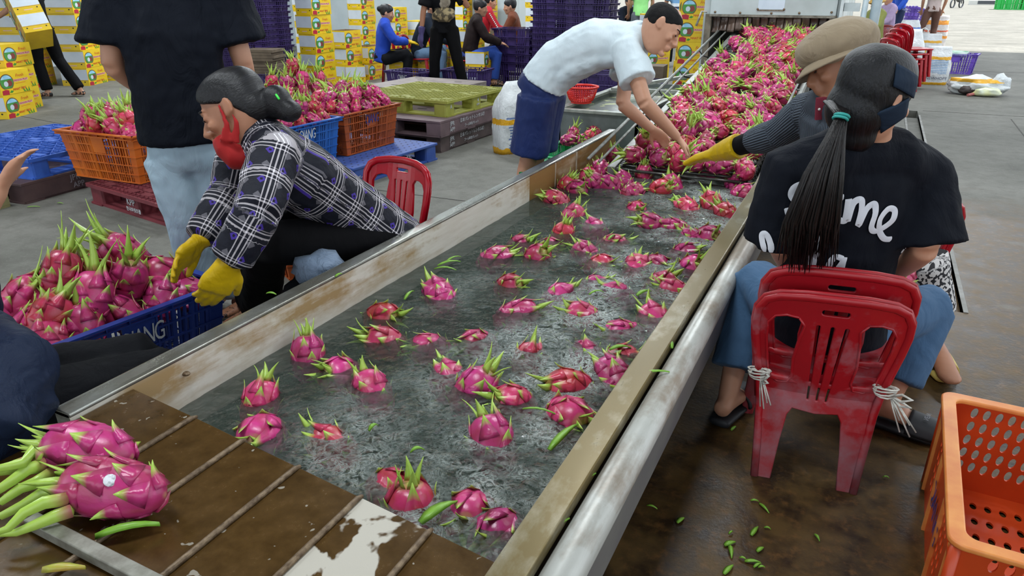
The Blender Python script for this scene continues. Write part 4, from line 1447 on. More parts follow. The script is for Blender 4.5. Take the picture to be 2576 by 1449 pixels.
# long succulent leaf stalks of these two
def stalks(o, base, tips, lab):
    for a in tips:
        mb = MB()
        p = [Vector(q) for q in a]
        rs = [0.0145, 0.0135, 0.011, 0.008, 0.005][:len(p)]
        mb.loft(p, [(r, r * 0.6) for r in rs], (0, 0, 1), 8, True, 2, 0.6)
        me = mb.mesh('leaf_stalk', FRUIT, True)
        setg(me, [0.35 + 0.75 * min(1, 1.6 * (k // 8) / max(1, len(p) - 1)) for k in range(len(me.vertices))])
        st = link('leaf_stalk', me, o)
        st.matrix_parent_inverse = o.matrix_basis.inverted()
        st.pass_index = o.pass_index
def PT(*l):
    return [G(x, y, z) for x, y, z in l]
stalks(fr1, None, [PT((170, 1255, .53), (110, 1265, .54), (60, 1290, .53), (20, 1330, .52), (-20, 1345, .51)), PT((180, 1285, .51), (135, 1300, .51), (90, 1320, .505), (40, 1340, .50), (0, 1345, .50)), PT((160, 1235, .52), (110, 1240, .51), (60, 1270, .50), (0, 1300, .49))], '')
stalks(fr2, None, [PT((110, 1170, .54), (70, 1180, .55), (30, 1210, .54), (-30, 1250, .52)), PT((130, 1190, .53), (90, 1215, .53), (50, 1230, .52), (0, 1265, .51)), PT((100, 1150, .56), (80, 1135, .57), (60, 1165, .57), (0, 1178, .56), (-30, 1185, .55)), PT((60, 1165, .53), (20, 1180, .53), (-40, 1190, .52))], '')
sp = MB()
sp.ell((0, 0, 0), (0.012, 0.012, 0.002), None, 12, 5)
nv = (CAM - fr1.location + V(-.1, 0, .5)).normalized()
spo = sp.build('mould_spot', M('mould_white', '#d5d8dc', '#70787c', 160, 0.8, lo=0.5, hi=0.75), None, smooth=True)
spo.matrix_basis = Matrix.Translation(fr1.location + nv * 0.0585) @ V(0, 0, 1).rotation_difference(nv).to_matrix().to_4x4()
spo.parent = fr1
spo.matrix_parent_inverse = fr1.matrix_basis.inverted()
# loose leaves
LEAFM = M('cut_leaf', '#7fae38', '#5f942c', 14, 0.4)
def scrap(p, L, wd, ang, label, name='leaf_scrap', curl=0.006, thick=0.003, mat=None, group=None):
    mb = MB()
    k = 5
    pts = []
    vs, fs = [], []
    for i in range(k + 1):
        q = i / k
        x = (q - 0.5) * L
        w_ = wd * (math.sin(PI * (0.12 + 0.8 * q)) ** 0.8) * (1 - 0.55 * q)
        z = curl * (1 - 4 * (q - 0.5) ** 2)
        vs += [(x, -w_ / 2, z), (x, 0, z + thick), (x, w_ / 2, z), (x, 0, z - thick * 0.4)]
    for i in range(k):
        for j in range(4):
            a, b = i * 4 + j, i * 4 + (j + 1) % 4
            fs.append((a, b, b + 4, a + 4))
    fs.append((0, 3, 2, 1)); fs.append(tuple(k * 4 + j for j in range(4)))
    mb.add(vs, fs)
    o = mb.build(name, mat or LEAFM, smooth=True, label=label, cat='leaf', group=group)
    o.location = Vector(p) + V(0, 0, thick)
    o.rotation_euler = (0, 0, ang)
    return o
scrap(G(325, 1345, ZP + .003), 0.105, 0.03, 0.75, 'thick curved green leaf lying wet on the brown plate', curl=0.012, thick=0.008)
scrap(G(165, 1440, ZP + .003), 0.07, 0.03, 0.5, 'yellowing green leaf at the bottom edge of the plate', thick=0.007, mat=M('yellow_leaf', '#9aa83a', '#b07a3a', 14, 0.4))
for (px, py, L, w_, a, z, lab) in ((1470, 1215, .075, .016, 1.25, .455, 'slim green leaf in the gap beside the tank pipe, nearest the camera but one'), (1400, 1330, .07, .016, 1.2, .455, 'slim green leaf in the gap beside the tank pipe, nearest the camera'), (1650, 940, .07, .018, .5, .470, 'pale green leaf lying on the tank pipe'), (1688, 868, .05, .016, 1.9, .465, 'small upright leaf on the tank pipe'), (1925, 455, .05, .02, .2, ZR, 'small yellow green leaf on the rail beside the ponytail woman'), (652, 798, .03, .022, 1.2, ZR - .02, 'small pale leaf on the left tank rail'), (683, 742, .035, .02, .2, ZR, 'tiny leaf on the left rail near the glove'), (852, 695, .03, .018, 1.4, ZR, 'tiny leaf on the left rail before the knee')):
    scrap(G(px, py, z), L, w_, a, lab)
FS = [(1690, 1030, .04, .02, .3), (1640, 1278, .035, .014, -.1), (1712, 1311, .035, .022, 1.1), (1898, 1263, .025, .014, .2), (1922, 1281, .05, .018, -.8), (1898, 1338, .05, .02, 1.3), (1930, 1332, .02, .012, 0), (1838, 1343, .018, .010, 1), (1836, 1370, .04, .024, .8), (1838, 1390, .055, .02, -1.3), (1912, 1385, .03, .02, 1), (1893, 1416, .045, .02, .3), (1868, 1408, .02, .012, 0), (1832, 1435, .05, .022, 1.2), (1915, 1430, .02, .012, .4), (2055, 1355, .03, .016, -1), (1845, 1080, .035, .018, 1.2), (2228, 1204, .02, .014, 0), (1905, 1425, .03, .014, .9), (2025, 1030, .05, .02, .2), (85, 522, .09, .02, .6), (152, 513, .05, .018, .3)]
for i, (px, py, L, w_, a) in enumerate(sorted(FS)):
    far = px < 500
    scrap(G(px, py, 0.001), L * 0.9, w_ * 0.9, a, ('green leaf scrap on the grey floor by the brown pallet, %s one' % ('left', 'right')[i]) if far else 'cut green leaf scrap on the wet brown floor, %s from the tank' % NTH[i - 2], group='leaf scraps by the pallet' if far else 'leaf scraps on the wet floor')
for n_, (px, py, L, w_, a) in enumerate(sorted(((1130, 665, .10, .03, .9), (1120, 680, .09, .025, .3), (1140, 655, .09, .02, 1.3), (940, 1080, .03, .02, 1.3), (1050, 1138, .035, .02, .7), (1340, 605, .06, .025, 1.7), (1030, 745, .08, .02, 1.7), (1700, 500, .10, .03, 1.3), (1720, 510, .10, .03, 1.0), (1540, 600, .07, .02, 1.4), (1620, 740, .07, .03, 1.0), (1420, 1100, .14, .03, 1.4), (1560, 880, .07, .03, .6), (1105, 1290, .1, .04, 1.2), (1500, 740, .06, .02, .8), (1360, 1040, .1, .015, .1)), key=lambda q: -q[1])):
    scrap(G(px, py, ZW + 0.008), L, w_, a, 'loose green bract floating on the wash water, %s from the end plate' % NTH[n_], group='bracts floating in the tank', curl=0.012)
# ================================================================ red plastic chairs
def chair_material(name, red, wear, amt, rough=0.35):
    t = NT(name)
    v = t.coord()
    n = t.noise(v, 7, 5, 0.65)
    z = t.sep(v)[2]
    f = t.ramp(t.math('ADD', n, t.math('MULTIPLY', t.math('SUBTRACT', 0.35, z), 0.35)), [(0.62 - amt * 0.2, 0.0), (0.85 - amt * 0.2, 1.0)])
    n2 = t.noise(v, 60, 3)
    t.set(col=t.mix(t.math('MULTIPLY', f, 0.75), t.mix(t.math('MULTIPLY', n2, 0.3), hexc(red), hexc('#6d0d18')), hexc(wear)), rough=t.math('MULTIPLY_ADD', f, 0.35, rough), spec=0.5)
    t.bump(n2, 0.08, 0.002)
    return t.m
CHM = {'worn': chair_material('worn_red_plastic', '#9f101c', '#8f6a72', 0.7), 'glossy': chair_material('glossy_red_plastic', '#a80f20', '#8f1c2c', 0.2, 0.2), 'green': M('lime_plastic', '#a8c832', None, 6, 0.4)}
def chair_meshes():
    Hh = 0.645
    half = [(0.0, 0.645), (0.08, 0.642), (0.15, 0.630), (0.185, 0.610), (0.203, 0.575), (0.205, 0.53), (0.198, 0.47), (0.186, 0.40), (0.172, 0.33), (0.162, 0.26), (0.152, 0.12), (0.146, 0.0), (0.100, 0.0), (0.092, 0.12), (0.080, 0.225), (0.066, 0.250), (0.0, 0.242)]
    outer = half + [(-x, y) for x, y in half[-2:0:-1]]
    hole = [(0.092, 0.570), (0.125, 0.572), (0.155, 0.562), (0.172, 0.535), (0.170, 0.48), (0.158, 0.40), (0.148, 0.345), (0.12, 0.330), (0.092, 0.335), (0.082, 0.36), (0.088, 0.42), (0.082, 0.49), (0.074, 0.545)]
    def slot(x0, x1, w0, w1):
        pts = []
        for i in range(7):
            a = PI * i / 6
            pts.append((x1 + w1 * math.cos(a), 0.548 + w1 * math.sin(a)))
        for i in range(7):
            a = PI + PI * i / 6
            pts.append((x0 + w0 * math.cos(a), 0.285 + w0 * math.sin(a)))
        return pts
    loops = [outer, hole, [(-x, y) for x, y in hole], slot(-0.026, -0.038, 0.006, 0.009), slot(0, 0, 0.006, 0.009), slot(0.026, 0.038, 0.006, 0.009), rrect(-0.04, 0.04, 0.588, 0.610, 0.010, 4)]
    def bend(x, y, z):
        lean = -0.20 * max(0, y - 0.30) - 0.13 * max(0, 0.30 - y)
        curve = 0.9 * x * x * min(1, max(0, (y - 0.2) / 0.2))
        return Vector((x, -0.15 + lean + curve + z, y))
    me = curve_fill(loops, 0.012, 0.0035, 1)
    cut_mesh(me, 0, [-0.18 + 0.03 * i for i in range(13)])
    cut_mesh(me, 1, [0.05 * i for i in range(1, 13)])
    for v in me.vertices:
        v.co = bend(v.co.x, v.co.y, v.co.z)
    # rolled rims around the outline and the holes, on the rear face
    mb = MB()
    top = [p for p in ([(-x, y) for x, y in half[11:0:-1]] + half[:12])]
    mb.loft([bend(x, y, -0.008) for x, y in top], [(0.006, 0.012)] * len(top), (0, 1, 0), 8)
    mb.loft([bend(x, y, 0.010) for x, y in top[2:-2]], [(0.005, 0.016)] * len(top[2:-2]), (0, 1, 0), 8)
    for hl in (hole, [(-x, y) for x, y in hole]):
        ps = hl + hl[:1]
        mb.loft([bend(x, y, -0.006) for x, y in ps], [(0.004, 0.004)] * len(ps), (0, 1, 0), 6)
    rim = mb.mesh('rim', [], True)
    ms = MB()
    out = rrect(-0.19, 0.19, -0.155, 0.20, 0.06, 5)
    seat = curve_fill([out], 0.02, 0.006, 2)
    cut_mesh(seat, 0, [-0.15, -0.1, -0.05, 0, 0.05, 0.1, 0.15])
    cut_mesh(seat, 1, [-0.1, -0.05, 0, 0.05, 0.1, 0.15])
    for v in seat.vertices:
        r2 = (v.co.x / 0.19) ** 2 + (v.co.y / 0.2) ** 2
        v.co.z += 0.345 - 0.018 * max(0, 1 - r2)
    legs = []
    for sx in (-1, 1):
        mb = MB()
        mb.loft([(sx * 0.15, 0.15, 0.345), (sx * 0.165, 0.175, 0.15), (sx * 0.175, 0.195, 0.0)], [(0.032, 0.024), (0.026, 0.02), (0.022, 0.018)], (1, 0, 0), 12, True, 4)
        legs.append(mb.mesh('front_leg', [], False))
    mb = MB()
    for sx in (-1, 1):
        mb.hexa([(sx * 0.175, -0.15, 0.32), (sx * 0.185, -0.15, 0.32), (sx * 0.19, 0.15, 0.32), (sx * 0.18, 0.15, 0.32), (sx * 0.175, -0.15, 0.345), (sx * 0.185, -0.15, 0.345), (sx * 0.19, 0.15, 0.345), (sx * 0.18, 0.15, 0.345)])
    return me, rim, seat, legs
CHMESH = chair_meshes()
def chair(loc, rz, kind, label, s=1.0, tilt=0.0, group=None):
    t = thing('plastic_chair', label, 'chair', loc, rz, group)
    t.rotation_euler = (tilt, 0, rz)
    t.scale = (s, s, s)
    m = CHM[kind]
    bk = None
    for nm, me in (('backrest', CHMESH[0]), ('rim', CHMESH[1]), ('seat', CHMESH[2]), ('leg', CHMESH[3][0]), ('leg', CHMESH[3][1])):
        me = me.copy()
        me.materials.clear()
        me.materials.append(m)
        if nm == 'rim':
            link(nm, me, bk, False)
        else:
            o = link(nm, me, t, False)
            bk = o if nm == 'backrest' else bk
    return t
RCR = math.radians(8)
ch1 = chair((-0.008, 2.15, 0), RCR, 'worn', 'worn red plastic chair, lower of the tied pair under the ponytail woman', 0.955)
ch2 = chair((-0.005, 2.21, 0.052), RCR, 'worn', 'red plastic chair, upper of the tied pair under the ponytail woman', 0.955)
STR = M('white_string', '#cfcdc4')
def tie(parent, c, d):
    mb = MB()
    for k in range(4):
        rr = 0.026 + 0.002 * k
        cc = c + V(0, 0, 0.006 * k)
        mb.tube([cc + V(rr * math.cos(a), rr * 0.8 * math.sin(a), 0.006 * math.sin(a + k)) for a in [2 * PI * i / 10 for i in range(11)]], 0.0028, 5)
    for k in range(6):
        e = c + d * (0.07 + 0.012 * k) + V(0.012 * math.sin(k * 2.1), 0.0, -0.06 - 0.015 * (k % 3))
        mb.tube([c + d * 0.02, c.lerp(e, 0.5) + V(0, 0, 0.012), e], 0.0022, 5)
    for sg in (1, -1):
        mb.tube([c + d * 0.025, c + d * 0.06 + V(0, 0, 0.018 * sg), c + d * 0.095 + V(0, 0, 0.004 + 0.012 * sg), c + d * 0.06 + V(0, 0, -0.004), c + d * 0.025], 0.004, 6)
    mb.build('string_tie', STR, parent, smooth=True)
tie(ch1, V(0.180, 2.012, 0.335), V(0.25, -0.15, 0.0).normalized() * 0.8)
tie(ch1, V(-0.152, 1.965, 0.335), V(0.25, -0.2, 0.0).normalized() * 0.4)
chair((-1.93, 2.52, 0), math.radians(168), 'glossy', 'glossy red plastic chair behind the plaid woman', 1.0)
chair((-6.62, 9.62, 0), math.radians(-80), 'glossy', 'red plastic chair under the blue jacket woman', 1.15)
chair((-6.75, 11.25, 0), math.radians(-100), 'glossy', 'empty red plastic chair behind the blue jacket woman', 1.15)
chair((-5.45, 13.2, 0), math.radians(150), 'green', 'lime green plastic chair beside the purple crates', 1.2)
# stack of red chairs far right
for i in range(4):
    chair((0.30 + 0.05 * i, 12.1 + 0.12 * i, 0.06 * i), math.radians(-60), 'glossy', 'red plastic chair, %s of the leaning stack beside the white bags' % ('lowest' if i == 0 else ('topmost' if i == 3 else ORD[i] + ' up')), 1.1)

# ================================================================ colander, sacks, bags
def lathe(mb, prof_, n=28, c=(0, 0, 0)):
    vs, fs = [], []
    for r, z in prof_:
        for j in range(n):
            a = 2 * PI * j / n
            vs.append((c[0] + r * math.cos(a), c[1] + r * math.sin(a), c[2] + z))
    for i in range(len(prof_) - 1):
        for j in range(n):
            fs.append((i * n + j, i * n + (j + 1) % n, (i + 1) * n + (j + 1) % n, (i + 1) * n + j))
    mb.add(vs, fs)
colp = G(1462, 258, 0.46)
col_ = thing('colander', 'round red plastic colander on the trough corner behind the man in white', 'colander', colp)
REDP = M('red_plastic', '#d1281c', '#bb2016', 6, 0.35)
mb = MB()
lathe(mb, [(0.142, 0.125), (0.150, 0.128), (0.150, 0.140), (0.142, 0.143), (0.132, 0.138), (0.132, 0.125), (0.142, 0.125)])
mb.build('rim', REDP, col_, world=False, smooth=True)
mb = MB()
for k in range(8):
    q = k / 7
    z = 0.012 + 0.115 * q
    r = 0.085 + 0.05 * math.sqrt(q)
    lathe(mb, [(r, z), (r + 0.004, z + 0.003), (r, z + 0.006), (r - 0.002, z + 0.003), (r, z)], 28)
for j in range(40):
    a = 2 * PI * j / 40
    pts = [((0.085 + 0.05 * math.sqrt(q)) * math.cos(a), (0.085 + 0.05 * math.sqrt(q)) * math.sin(a), 0.012 + 0.115 * q) for q in (0, 0.1, 0.3, 0.6, 1)]
    mb.tube(pts, 0.0035, 5)
mb.build('basket_mesh', REDP, col_, world=False, smooth=True)
mb = MB()
lathe(mb, [(0.001, 0.0), (0.09, 0.0), (0.09, 0.016), (0.001, 0.016)])
mb.build('base', REDP, col_, world=False)
def bag_material(name, base, bands, prints=(), rough=0.35):
    """white woven bag; bands of tape at heights, printed block"""
    t = NT(name)
    v = t.coord('Generated')
    n = t.noise(v, 5, 4)
    x, y, z = t.sep(v)
    zz = t.math('ADD', z, t.math('MULTIPLY', t.math('SUBTRACT', n, 0.5), 0.08))
    c = t.mix(n, hexc(base), hexc('#b8bcbd'))
    for col, z0, z1 in prints:
        stripes = t.math('GREATER_THAN', t.math('SINE', t.math('MULTIPLY', z, 150.0)), -0.2)
        xm = t.math('MULTIPLY', t.math('GREATER_THAN', t.math('ADD', x, t.math('MULTIPLY', n, 0.4)), 0.38), t.math('LESS_THAN', x, 0.85))
        f = t.math('MULTIPLY', t.math('MULTIPLY', t.math('GREATER_THAN', zz, z0), t.math('LESS_THAN', zz, z1)), t.math('MULTIPLY', xm, stripes))
        c = t.mix(t.math('MULTIPLY', f, 0.8), c, hexc(col))
    for col, z0, z1 in bands:
        f = t.math('MULTIPLY', t.math('GREATER_THAN', zz, z0), t.math('LESS_THAN', zz, z1))
        c = t.mix(f, c, hexc(col))
    t.set(col=c, rough=rough)
    t.bump(t.noise(v, 7, 5, 0.6), 0.6, 0.03)
    return t.m
def sack(name, loc, rz, w_, d_, h_, mat, label, cat, top=0.75, flop=0.0, seed=0, power=3.5):
    mb = MB()
    n = 9
    pts, rad = [], []
    for i in range(n):
        q = i / (n - 1)
        k = 1.0 if q < 0.7 else 1 - (1 - top) * (q - 0.7) / 0.3
        k *= 0.94 + 0.06 * math.sin(PI * min(1, q * 1.4))
        pts.append((flop * q * q, 0, q * h_))
        rad.append((w_ / 2 * k, d_ / 2 * k * (1 if q < 0.8 else 0.7)))
    mb.loft(pts, rad, (1, 0, 0), 24, True, power)
    me = mb.mesh(name, mat, True)
    bm = bmesh.new(); bm.from_mesh(me)
    bmesh.ops.triangulate(bm, faces=[f for f in bm.faces if len(f.verts) > 4])
    bmesh.ops.subdivide_edges(bm, edges=bm.edges[:], cuts=1, use_grid_fill=True)
    for v in bm.verts:
        p = v.co * 9 + Vector((seed * 3.1, 0, 0))
        off = mnoise.noise(p) * 0.012 + mnoise.noise(p * 2.2) * 0.007
        if v.co.z > 0.01:
            v.co += Vector((off, mnoise.noise(p + Vector((7, 3, 1))) * 0.012, 0))
    bm.to_mesh(me); bm.free()
    me.polygons.foreach_set('use_smooth', [True] * len(me.polygons))
    o = link(name, me)
    o.location = loc
    o.rotation_euler = (0, 0, rz)
    return tag(o, label, cat)
TAPE = '#d9a21e'
sack('sack', G(1275, 386) + V(0.02, 0.12, 0), math.radians(60), 0.42, 0.22, 0.62, bag_material('white_woven_sack', '#dfe3e4', ((TAPE, 0.0, 0.09), (TAPE, 0.42, 0.5)), (('#2c5a9a', 0.08, 0.55),)), 'white woven sack with yellow tape leaning behind the man in white', 'sack', 0.45)
BAGM = bag_material('taped_bag', '#dfe3e6', ((TAPE, 0.0, 0.07), (TAPE, 0.66, 0.74)), (('#4f87b8', 0.3, 0.7),))
BAGM2 = bag_material('taped_bag_two', '#e6e8ea', ((TAPE, 0.35, 0.45), (TAPE, 0.7, 0.78)))
CLEAR = bag_material('pale_plastic_bag', '#dde3e6', (), (), 0.25)
b0 = sack('feed_bag', G(2345, 214) + V(0.0, 0.12, 0), math.radians(8), 0.40, 0.22, 0.56, BAGM, 'taped white feed bag with blue print beside the light purple crate', 'bag', 0.85, 0, 1)
text('NEWHOPE', 0.06, b0.location + V(0.03, -0.135, 0.1), (1, 0.1, 0), (0, 0, 1), M('bag_ink', '#39425e', None, 5, 0.6), b0)
sack('feed_bag', G(2330, 160) + V(0.0, 0.1, 0), math.radians(5), 0.42, 0.24, 0.55, BAGM2, 'taped white feed bag behind the one with blue print', 'bag', 0.85, 0, 2)
sack('feed_bag', G(2345, 120) + V(0.0, 0.1, 0), math.radians(-5), 0.55, 0.3, 0.75, bag_material('orange_patterned_bag', '#e4d8d2', (('#d98c2a', 0.3, 0.38), ('#c95a3a', 0.5, 0.55), ('#d98c2a', 0.72, 0.85))), 'orange patterned bag standing farthest back among the white bags', 'bag', 0.9, 0, 3)
sack('plastic_bag', G(2285, 214) + V(-0.08, 0.2, 0), math.radians(10), 0.42, 0.32, 0.80, CLEAR, 'tall pale plastic bag just right of the ponytail woman head', 'bag', 0.6, 0, 4)
sack('plastic_bag', G(2270, 160) + V(0, 0.1, 0), math.radians(0), 0.5, 0.32, 0.8, bag_material('white_blue_bag', '#e2e8ee', (('#3b66b0', 0.8, 0.85),)), 'white plastic bag with blue mark behind the tall pale bag', 'bag', 0.6, 0, 5)
hb = thing('hand_bag', 'small checked tote bag with white handle among the feed bags', 'bag', G(2310, 150))
mb = MB()
mb.loft([(0, 0, 0), (0, 0, 0.45)], [(0.2, 0.08), (0.18, 0.06)], (1, 0, 0), 16, True, 4)
def check_mat(name, c1, c2, sc):
    t = NT(name)
    ck = t.n('TexChecker')
    t.l(t.coord(), ck.inputs[0])
    ck.inputs[1].default_value = hexc(c1); ck.inputs[2].default_value = hexc(c2); ck.inputs[3].default_value = sc
    t.set(col=ck.outputs[0], rough=0.6)
    return t.m
mb.build('bag_body', check_mat('checked_cloth', '#b9a79c', '#6d5a58', 24), hb, world=False)
mb = MB()
mb.tube([(-0.08, 0, 0.44), (-0.07, 0, 0.58), (0, 0, 0.62), (0.07, 0, 0.58), (0.08, 0, 0.44)], 0.012, 6)
mb.build('handle', M('white_cloth', '#d8d8d4', None, 6, 0.7), hb, world=False, smooth=True)
# crumpled rubbish bag on the floor
rb = thing('rubbish_bag', 'crumpled white plastic bag with yellow tape spilling rubbish on the floor', 'bag', G(2450, 238))
def crumple(name, c, r, mat, seed, sub=3, amp=0.05):
    bm = bmesh.new()
    bmesh.ops.create_icosphere(bm, subdivisions=sub, radius=1)
    for v in bm.verts:
        p = v.co.copy()
        k = 1 + 0.28 * mnoise.noise(p * 1.7 + Vector((seed, 0, 0))) + 0.16 * mnoise.noise(p * 4 + Vector((0, seed, 0)))
        v.co = Vector((p.x * r[0] * k, p.y * r[1] * k, max(-r[2] * 0.9, p.z * r[2] * k)))
        v.co += Vector(c)
    me = bpy.data.meshes.new(name)
    bm.to_mesh(me); bm.free()
    me.materials.append(mat)
    me.polygons.foreach_set('use_smooth', [True] * len(me.polygons))
    return me
link('bag_body', crumple('bag_body', (0, 0.05, 0.12), (0.36, 0.2, 0.13), bag_material('crumpled_white', '#dde2e2', ((TAPE, 0.62, 0.8),)), 1, 4), rb, False)
link('bag_flap', crumple('bag_flap', (0.28, 0.02, 0.15), (0.12, 0.08, 0.13), CLEAR, 4), rb, False)
link('yellow_wrapper', crumple('yellow_wrapper', (0.13, -0.18, 0.06), (0.17, 0.06, 0.06), M('pale_yellow_film', '#dedc8c', '#cfd6c0', 6, 0.3), 6), rb, False)
link('dark_mouth', crumple('dark_mouth', (-0.12, -0.1, 0.07), (0.09, 0.09, 0.06), M('bag_dark', '#3b3230', None, 5, 0.6), 8), rb, False)
mb = MB()
mb.tube([(-0.02, -0.18, 0.03), (-0.1, -0.26, 0.02)], 0.02, 8)
mb.build('pink_roll', M('pink_roll', '#a8605c', None, 5, 0.6), rb, world=False)
# green basin inside the light purple crate
mb = MB()
lathe(mb, [(0.001, 0.0), (0.10, 0.0), (0.16, 0.09), (0.165, 0.09), (0.105, -0.006), (0.001, -0.006)], 20)
o = mb.build('basin', M('green_basin', '#4fa878', '#d8e4dc', 3, 0.4), smooth=True, label='green and white plastic basin inside the light purple crate', cat='basin')
o.location = G(2385, 186) + V(0.1, 0.25, 0.27)
# far purple crates at the right, green bins and a low white step outdoors
for i in range(4):
    o = link('crate', CR_FAR.mesh('crate', PURPL))
    o.location = G(2290, 60) + V(0.12 * i, 0.2, 0.0)
    o.rotation_euler = (0, math.radians(-80), 0.1)
    o.location.z = 0.32
    tag(o, 'light purple crate on its side, %s in the far right row' % ('first from left', 'second', 'third', 'last')[i], 'crate', 'far purple crates')
for i, (px, c, sc) in enumerate(((2545, '#22b14c', 1.9), (2610, '#4a7a2a', 1.9))):
    o = link('crate', crate_mesh(0.6, 0.42, 0.33, 0.05, 8, 6, 3, 0.03).mesh('crate', M('bin_' + c[1:], c, None, 5, 0.5)))
    o.location = G(px, 24)
    o.scale = (sc * 1.8, sc * 1.8, sc * 2)
    tag(o, ('bright green crate far outside at the top right corner', 'olive green crate far outside at the top right corner')[i], 'crate')
stp = thing('concrete_step', 'low white concrete step far outside at the top right', 'step', G(2490, 12))
mb = MB(); mb.box(-1.6, 1.6, -0.6, 0.6, 0, 0.35); mb.build('block', M('white_concrete', '#c9cac6', None, 3, 0.7), stp, world=False)
mb = MB(); mb.box(-1.0, 1.4, -0.64, -0.6, 0.08, 0.34); mb.build('grille', M('dark_grille', '#4b4f55', None, 3, 0.7), stp, world=False)
# distant motorbike
mk = thing('motorbike', 'small dark motorbike seen far away on the bright ground', 'motorbike', G(2405, 20), math.radians(60))
DK = M('bike_dark', '#3d3f45', '#55575c', 4, 0.4, 0.4)
for x in (-0.62, 0.62):
    mb = MB()
    mb.tube([(x + 0.29 * math.cos(a), 0, 0.30 + 0.29 * math.sin(a)) for a in [2 * PI * i / 18 for i in range(19)]], 0.05, 6)
    mb.build('wheel', DK, mk, world=False, smooth=True)
mb = MB()
mb.loft([(-0.75, 0, 0.72), (-0.3, 0, 0.68), (0.15, 0, 0.5), (0.45, 0, 0.62), (0.55, 0, 0.95)], [(0.10, 0.08), (0.13, 0.1), (0.14, 0.12), (0.12, 0.1), (0.06, 0.06)], (0, 1, 0), 10)
mb.build('frame', DK, mk, world=False, smooth=True)
mb = MB()
mb.tube([(0.62, 0, 0.3), (0.5, 0, 1.0)], 0.035, 6)
mb.build('fork', DK, mk, world=False)
mb = MB()
mb.tube([(0.45, -0.33, 1.05), (0.5, 0, 1.0), (0.45, 0.33, 1.05)], 0.025, 6)
mb.build('handlebar', DK, mk, world=False)
# ================================================================ people: lofted limbs joined into one skin by a voxel remesh
def skin_material(name, c1, c2):
    t = NT(name)
    v = t.coord()
    n = t.noise(v, 14, 4, 0.6)
    t.set(col=t.mix(n, hexc(c1), hexc(c2)), rough=0.5, spec=0.4)
    t.bump(t.noise(v, 150, 2), 0.1, 0.001)
    return t.m
SKIN = skin_material('skin_light', '#c39478', '#b28066')
SKIN2 = skin_material('skin_tan', '#a8765a', '#94644a')
def cloth_material(name, c1, c2=None, rough=0.8, fold=0.5, sheen=0.05, fs=11):
    t = NT(name)
    dark = sum(hexc(c1)[:3]) < 0.12
    v = t.coord()
    n = t.noise(v, 5, 4, 0.6)
    t.set(col=t.mix(n, hexc(c1), hexc(c2 or c1)), rough=rough, spec=0.12 if dark else 0.25, sheen=0.0 if dark else sheen)
    h = t.math('ADD', t.noise(t.mapping(v, (1, 1, 0.45)), fs, 4, 0.55, 0.8), t.math('MULTIPLY', t.noise(v, 600, 2), 0.04))
    t.bump(h, fold, 0.03)
    return t.m
def hair_material(name, c1, c2, rot=(0, 0, 0)):
    t = NT(name)
    v = t.mapping(t.coord(), (1, 1, 1), rot)
    n = t.noise(t.mapping(v, (90, 4, 90)), 2, 4, 0.6)
    t.set(col=t.mix(t.ramp(n, [(0.4, 0.0), (0.8, 1.0)]), hexc(c1), hexc(c2)), rough=0.42, spec=0.35)
    t.bump(n, 0.5, 0.005)
    return t.m
HAIR = hair_material('black_hair', '#0b0b0d', '#26262b')
class Parts:
    def __init__(s):
        s.L = []
        s.extra = MB()
    def add(s, pts, radii, ref=None, n=14, power=2.0, dome=0.5):
        pts = [Vector(p) for p in pts]
        rr = [(r, r) if not isinstance(r, tuple) else r for r in radii]
        s.L.append((pts, rr, ref, n, power, dome))
        return s
    def limb(s, a, b, r0, r1, mid=None, ref=None, flat=1.0):
        a, b = Vector(a), Vector(b)
        rm = mid if mid else (r0 + r1) / 2
        return s.add([a, a.lerp(b, 0.35), b], [(r0, r0 * flat), (rm, rm * flat), (r1, r1 * flat)], ref)
    def mb(s):
        m = MB()
        for pts, rr, ref, n, power, dome in s.L:
            m.loft(pts, rr, ref, n, True, power, dome)
        o = len(m.v)
        m.v += s.extra.v
        m.f += [tuple(i + o for i in f) for f in s.extra.f]
        m.mi += [0] * len(s.extra.f)
        return m
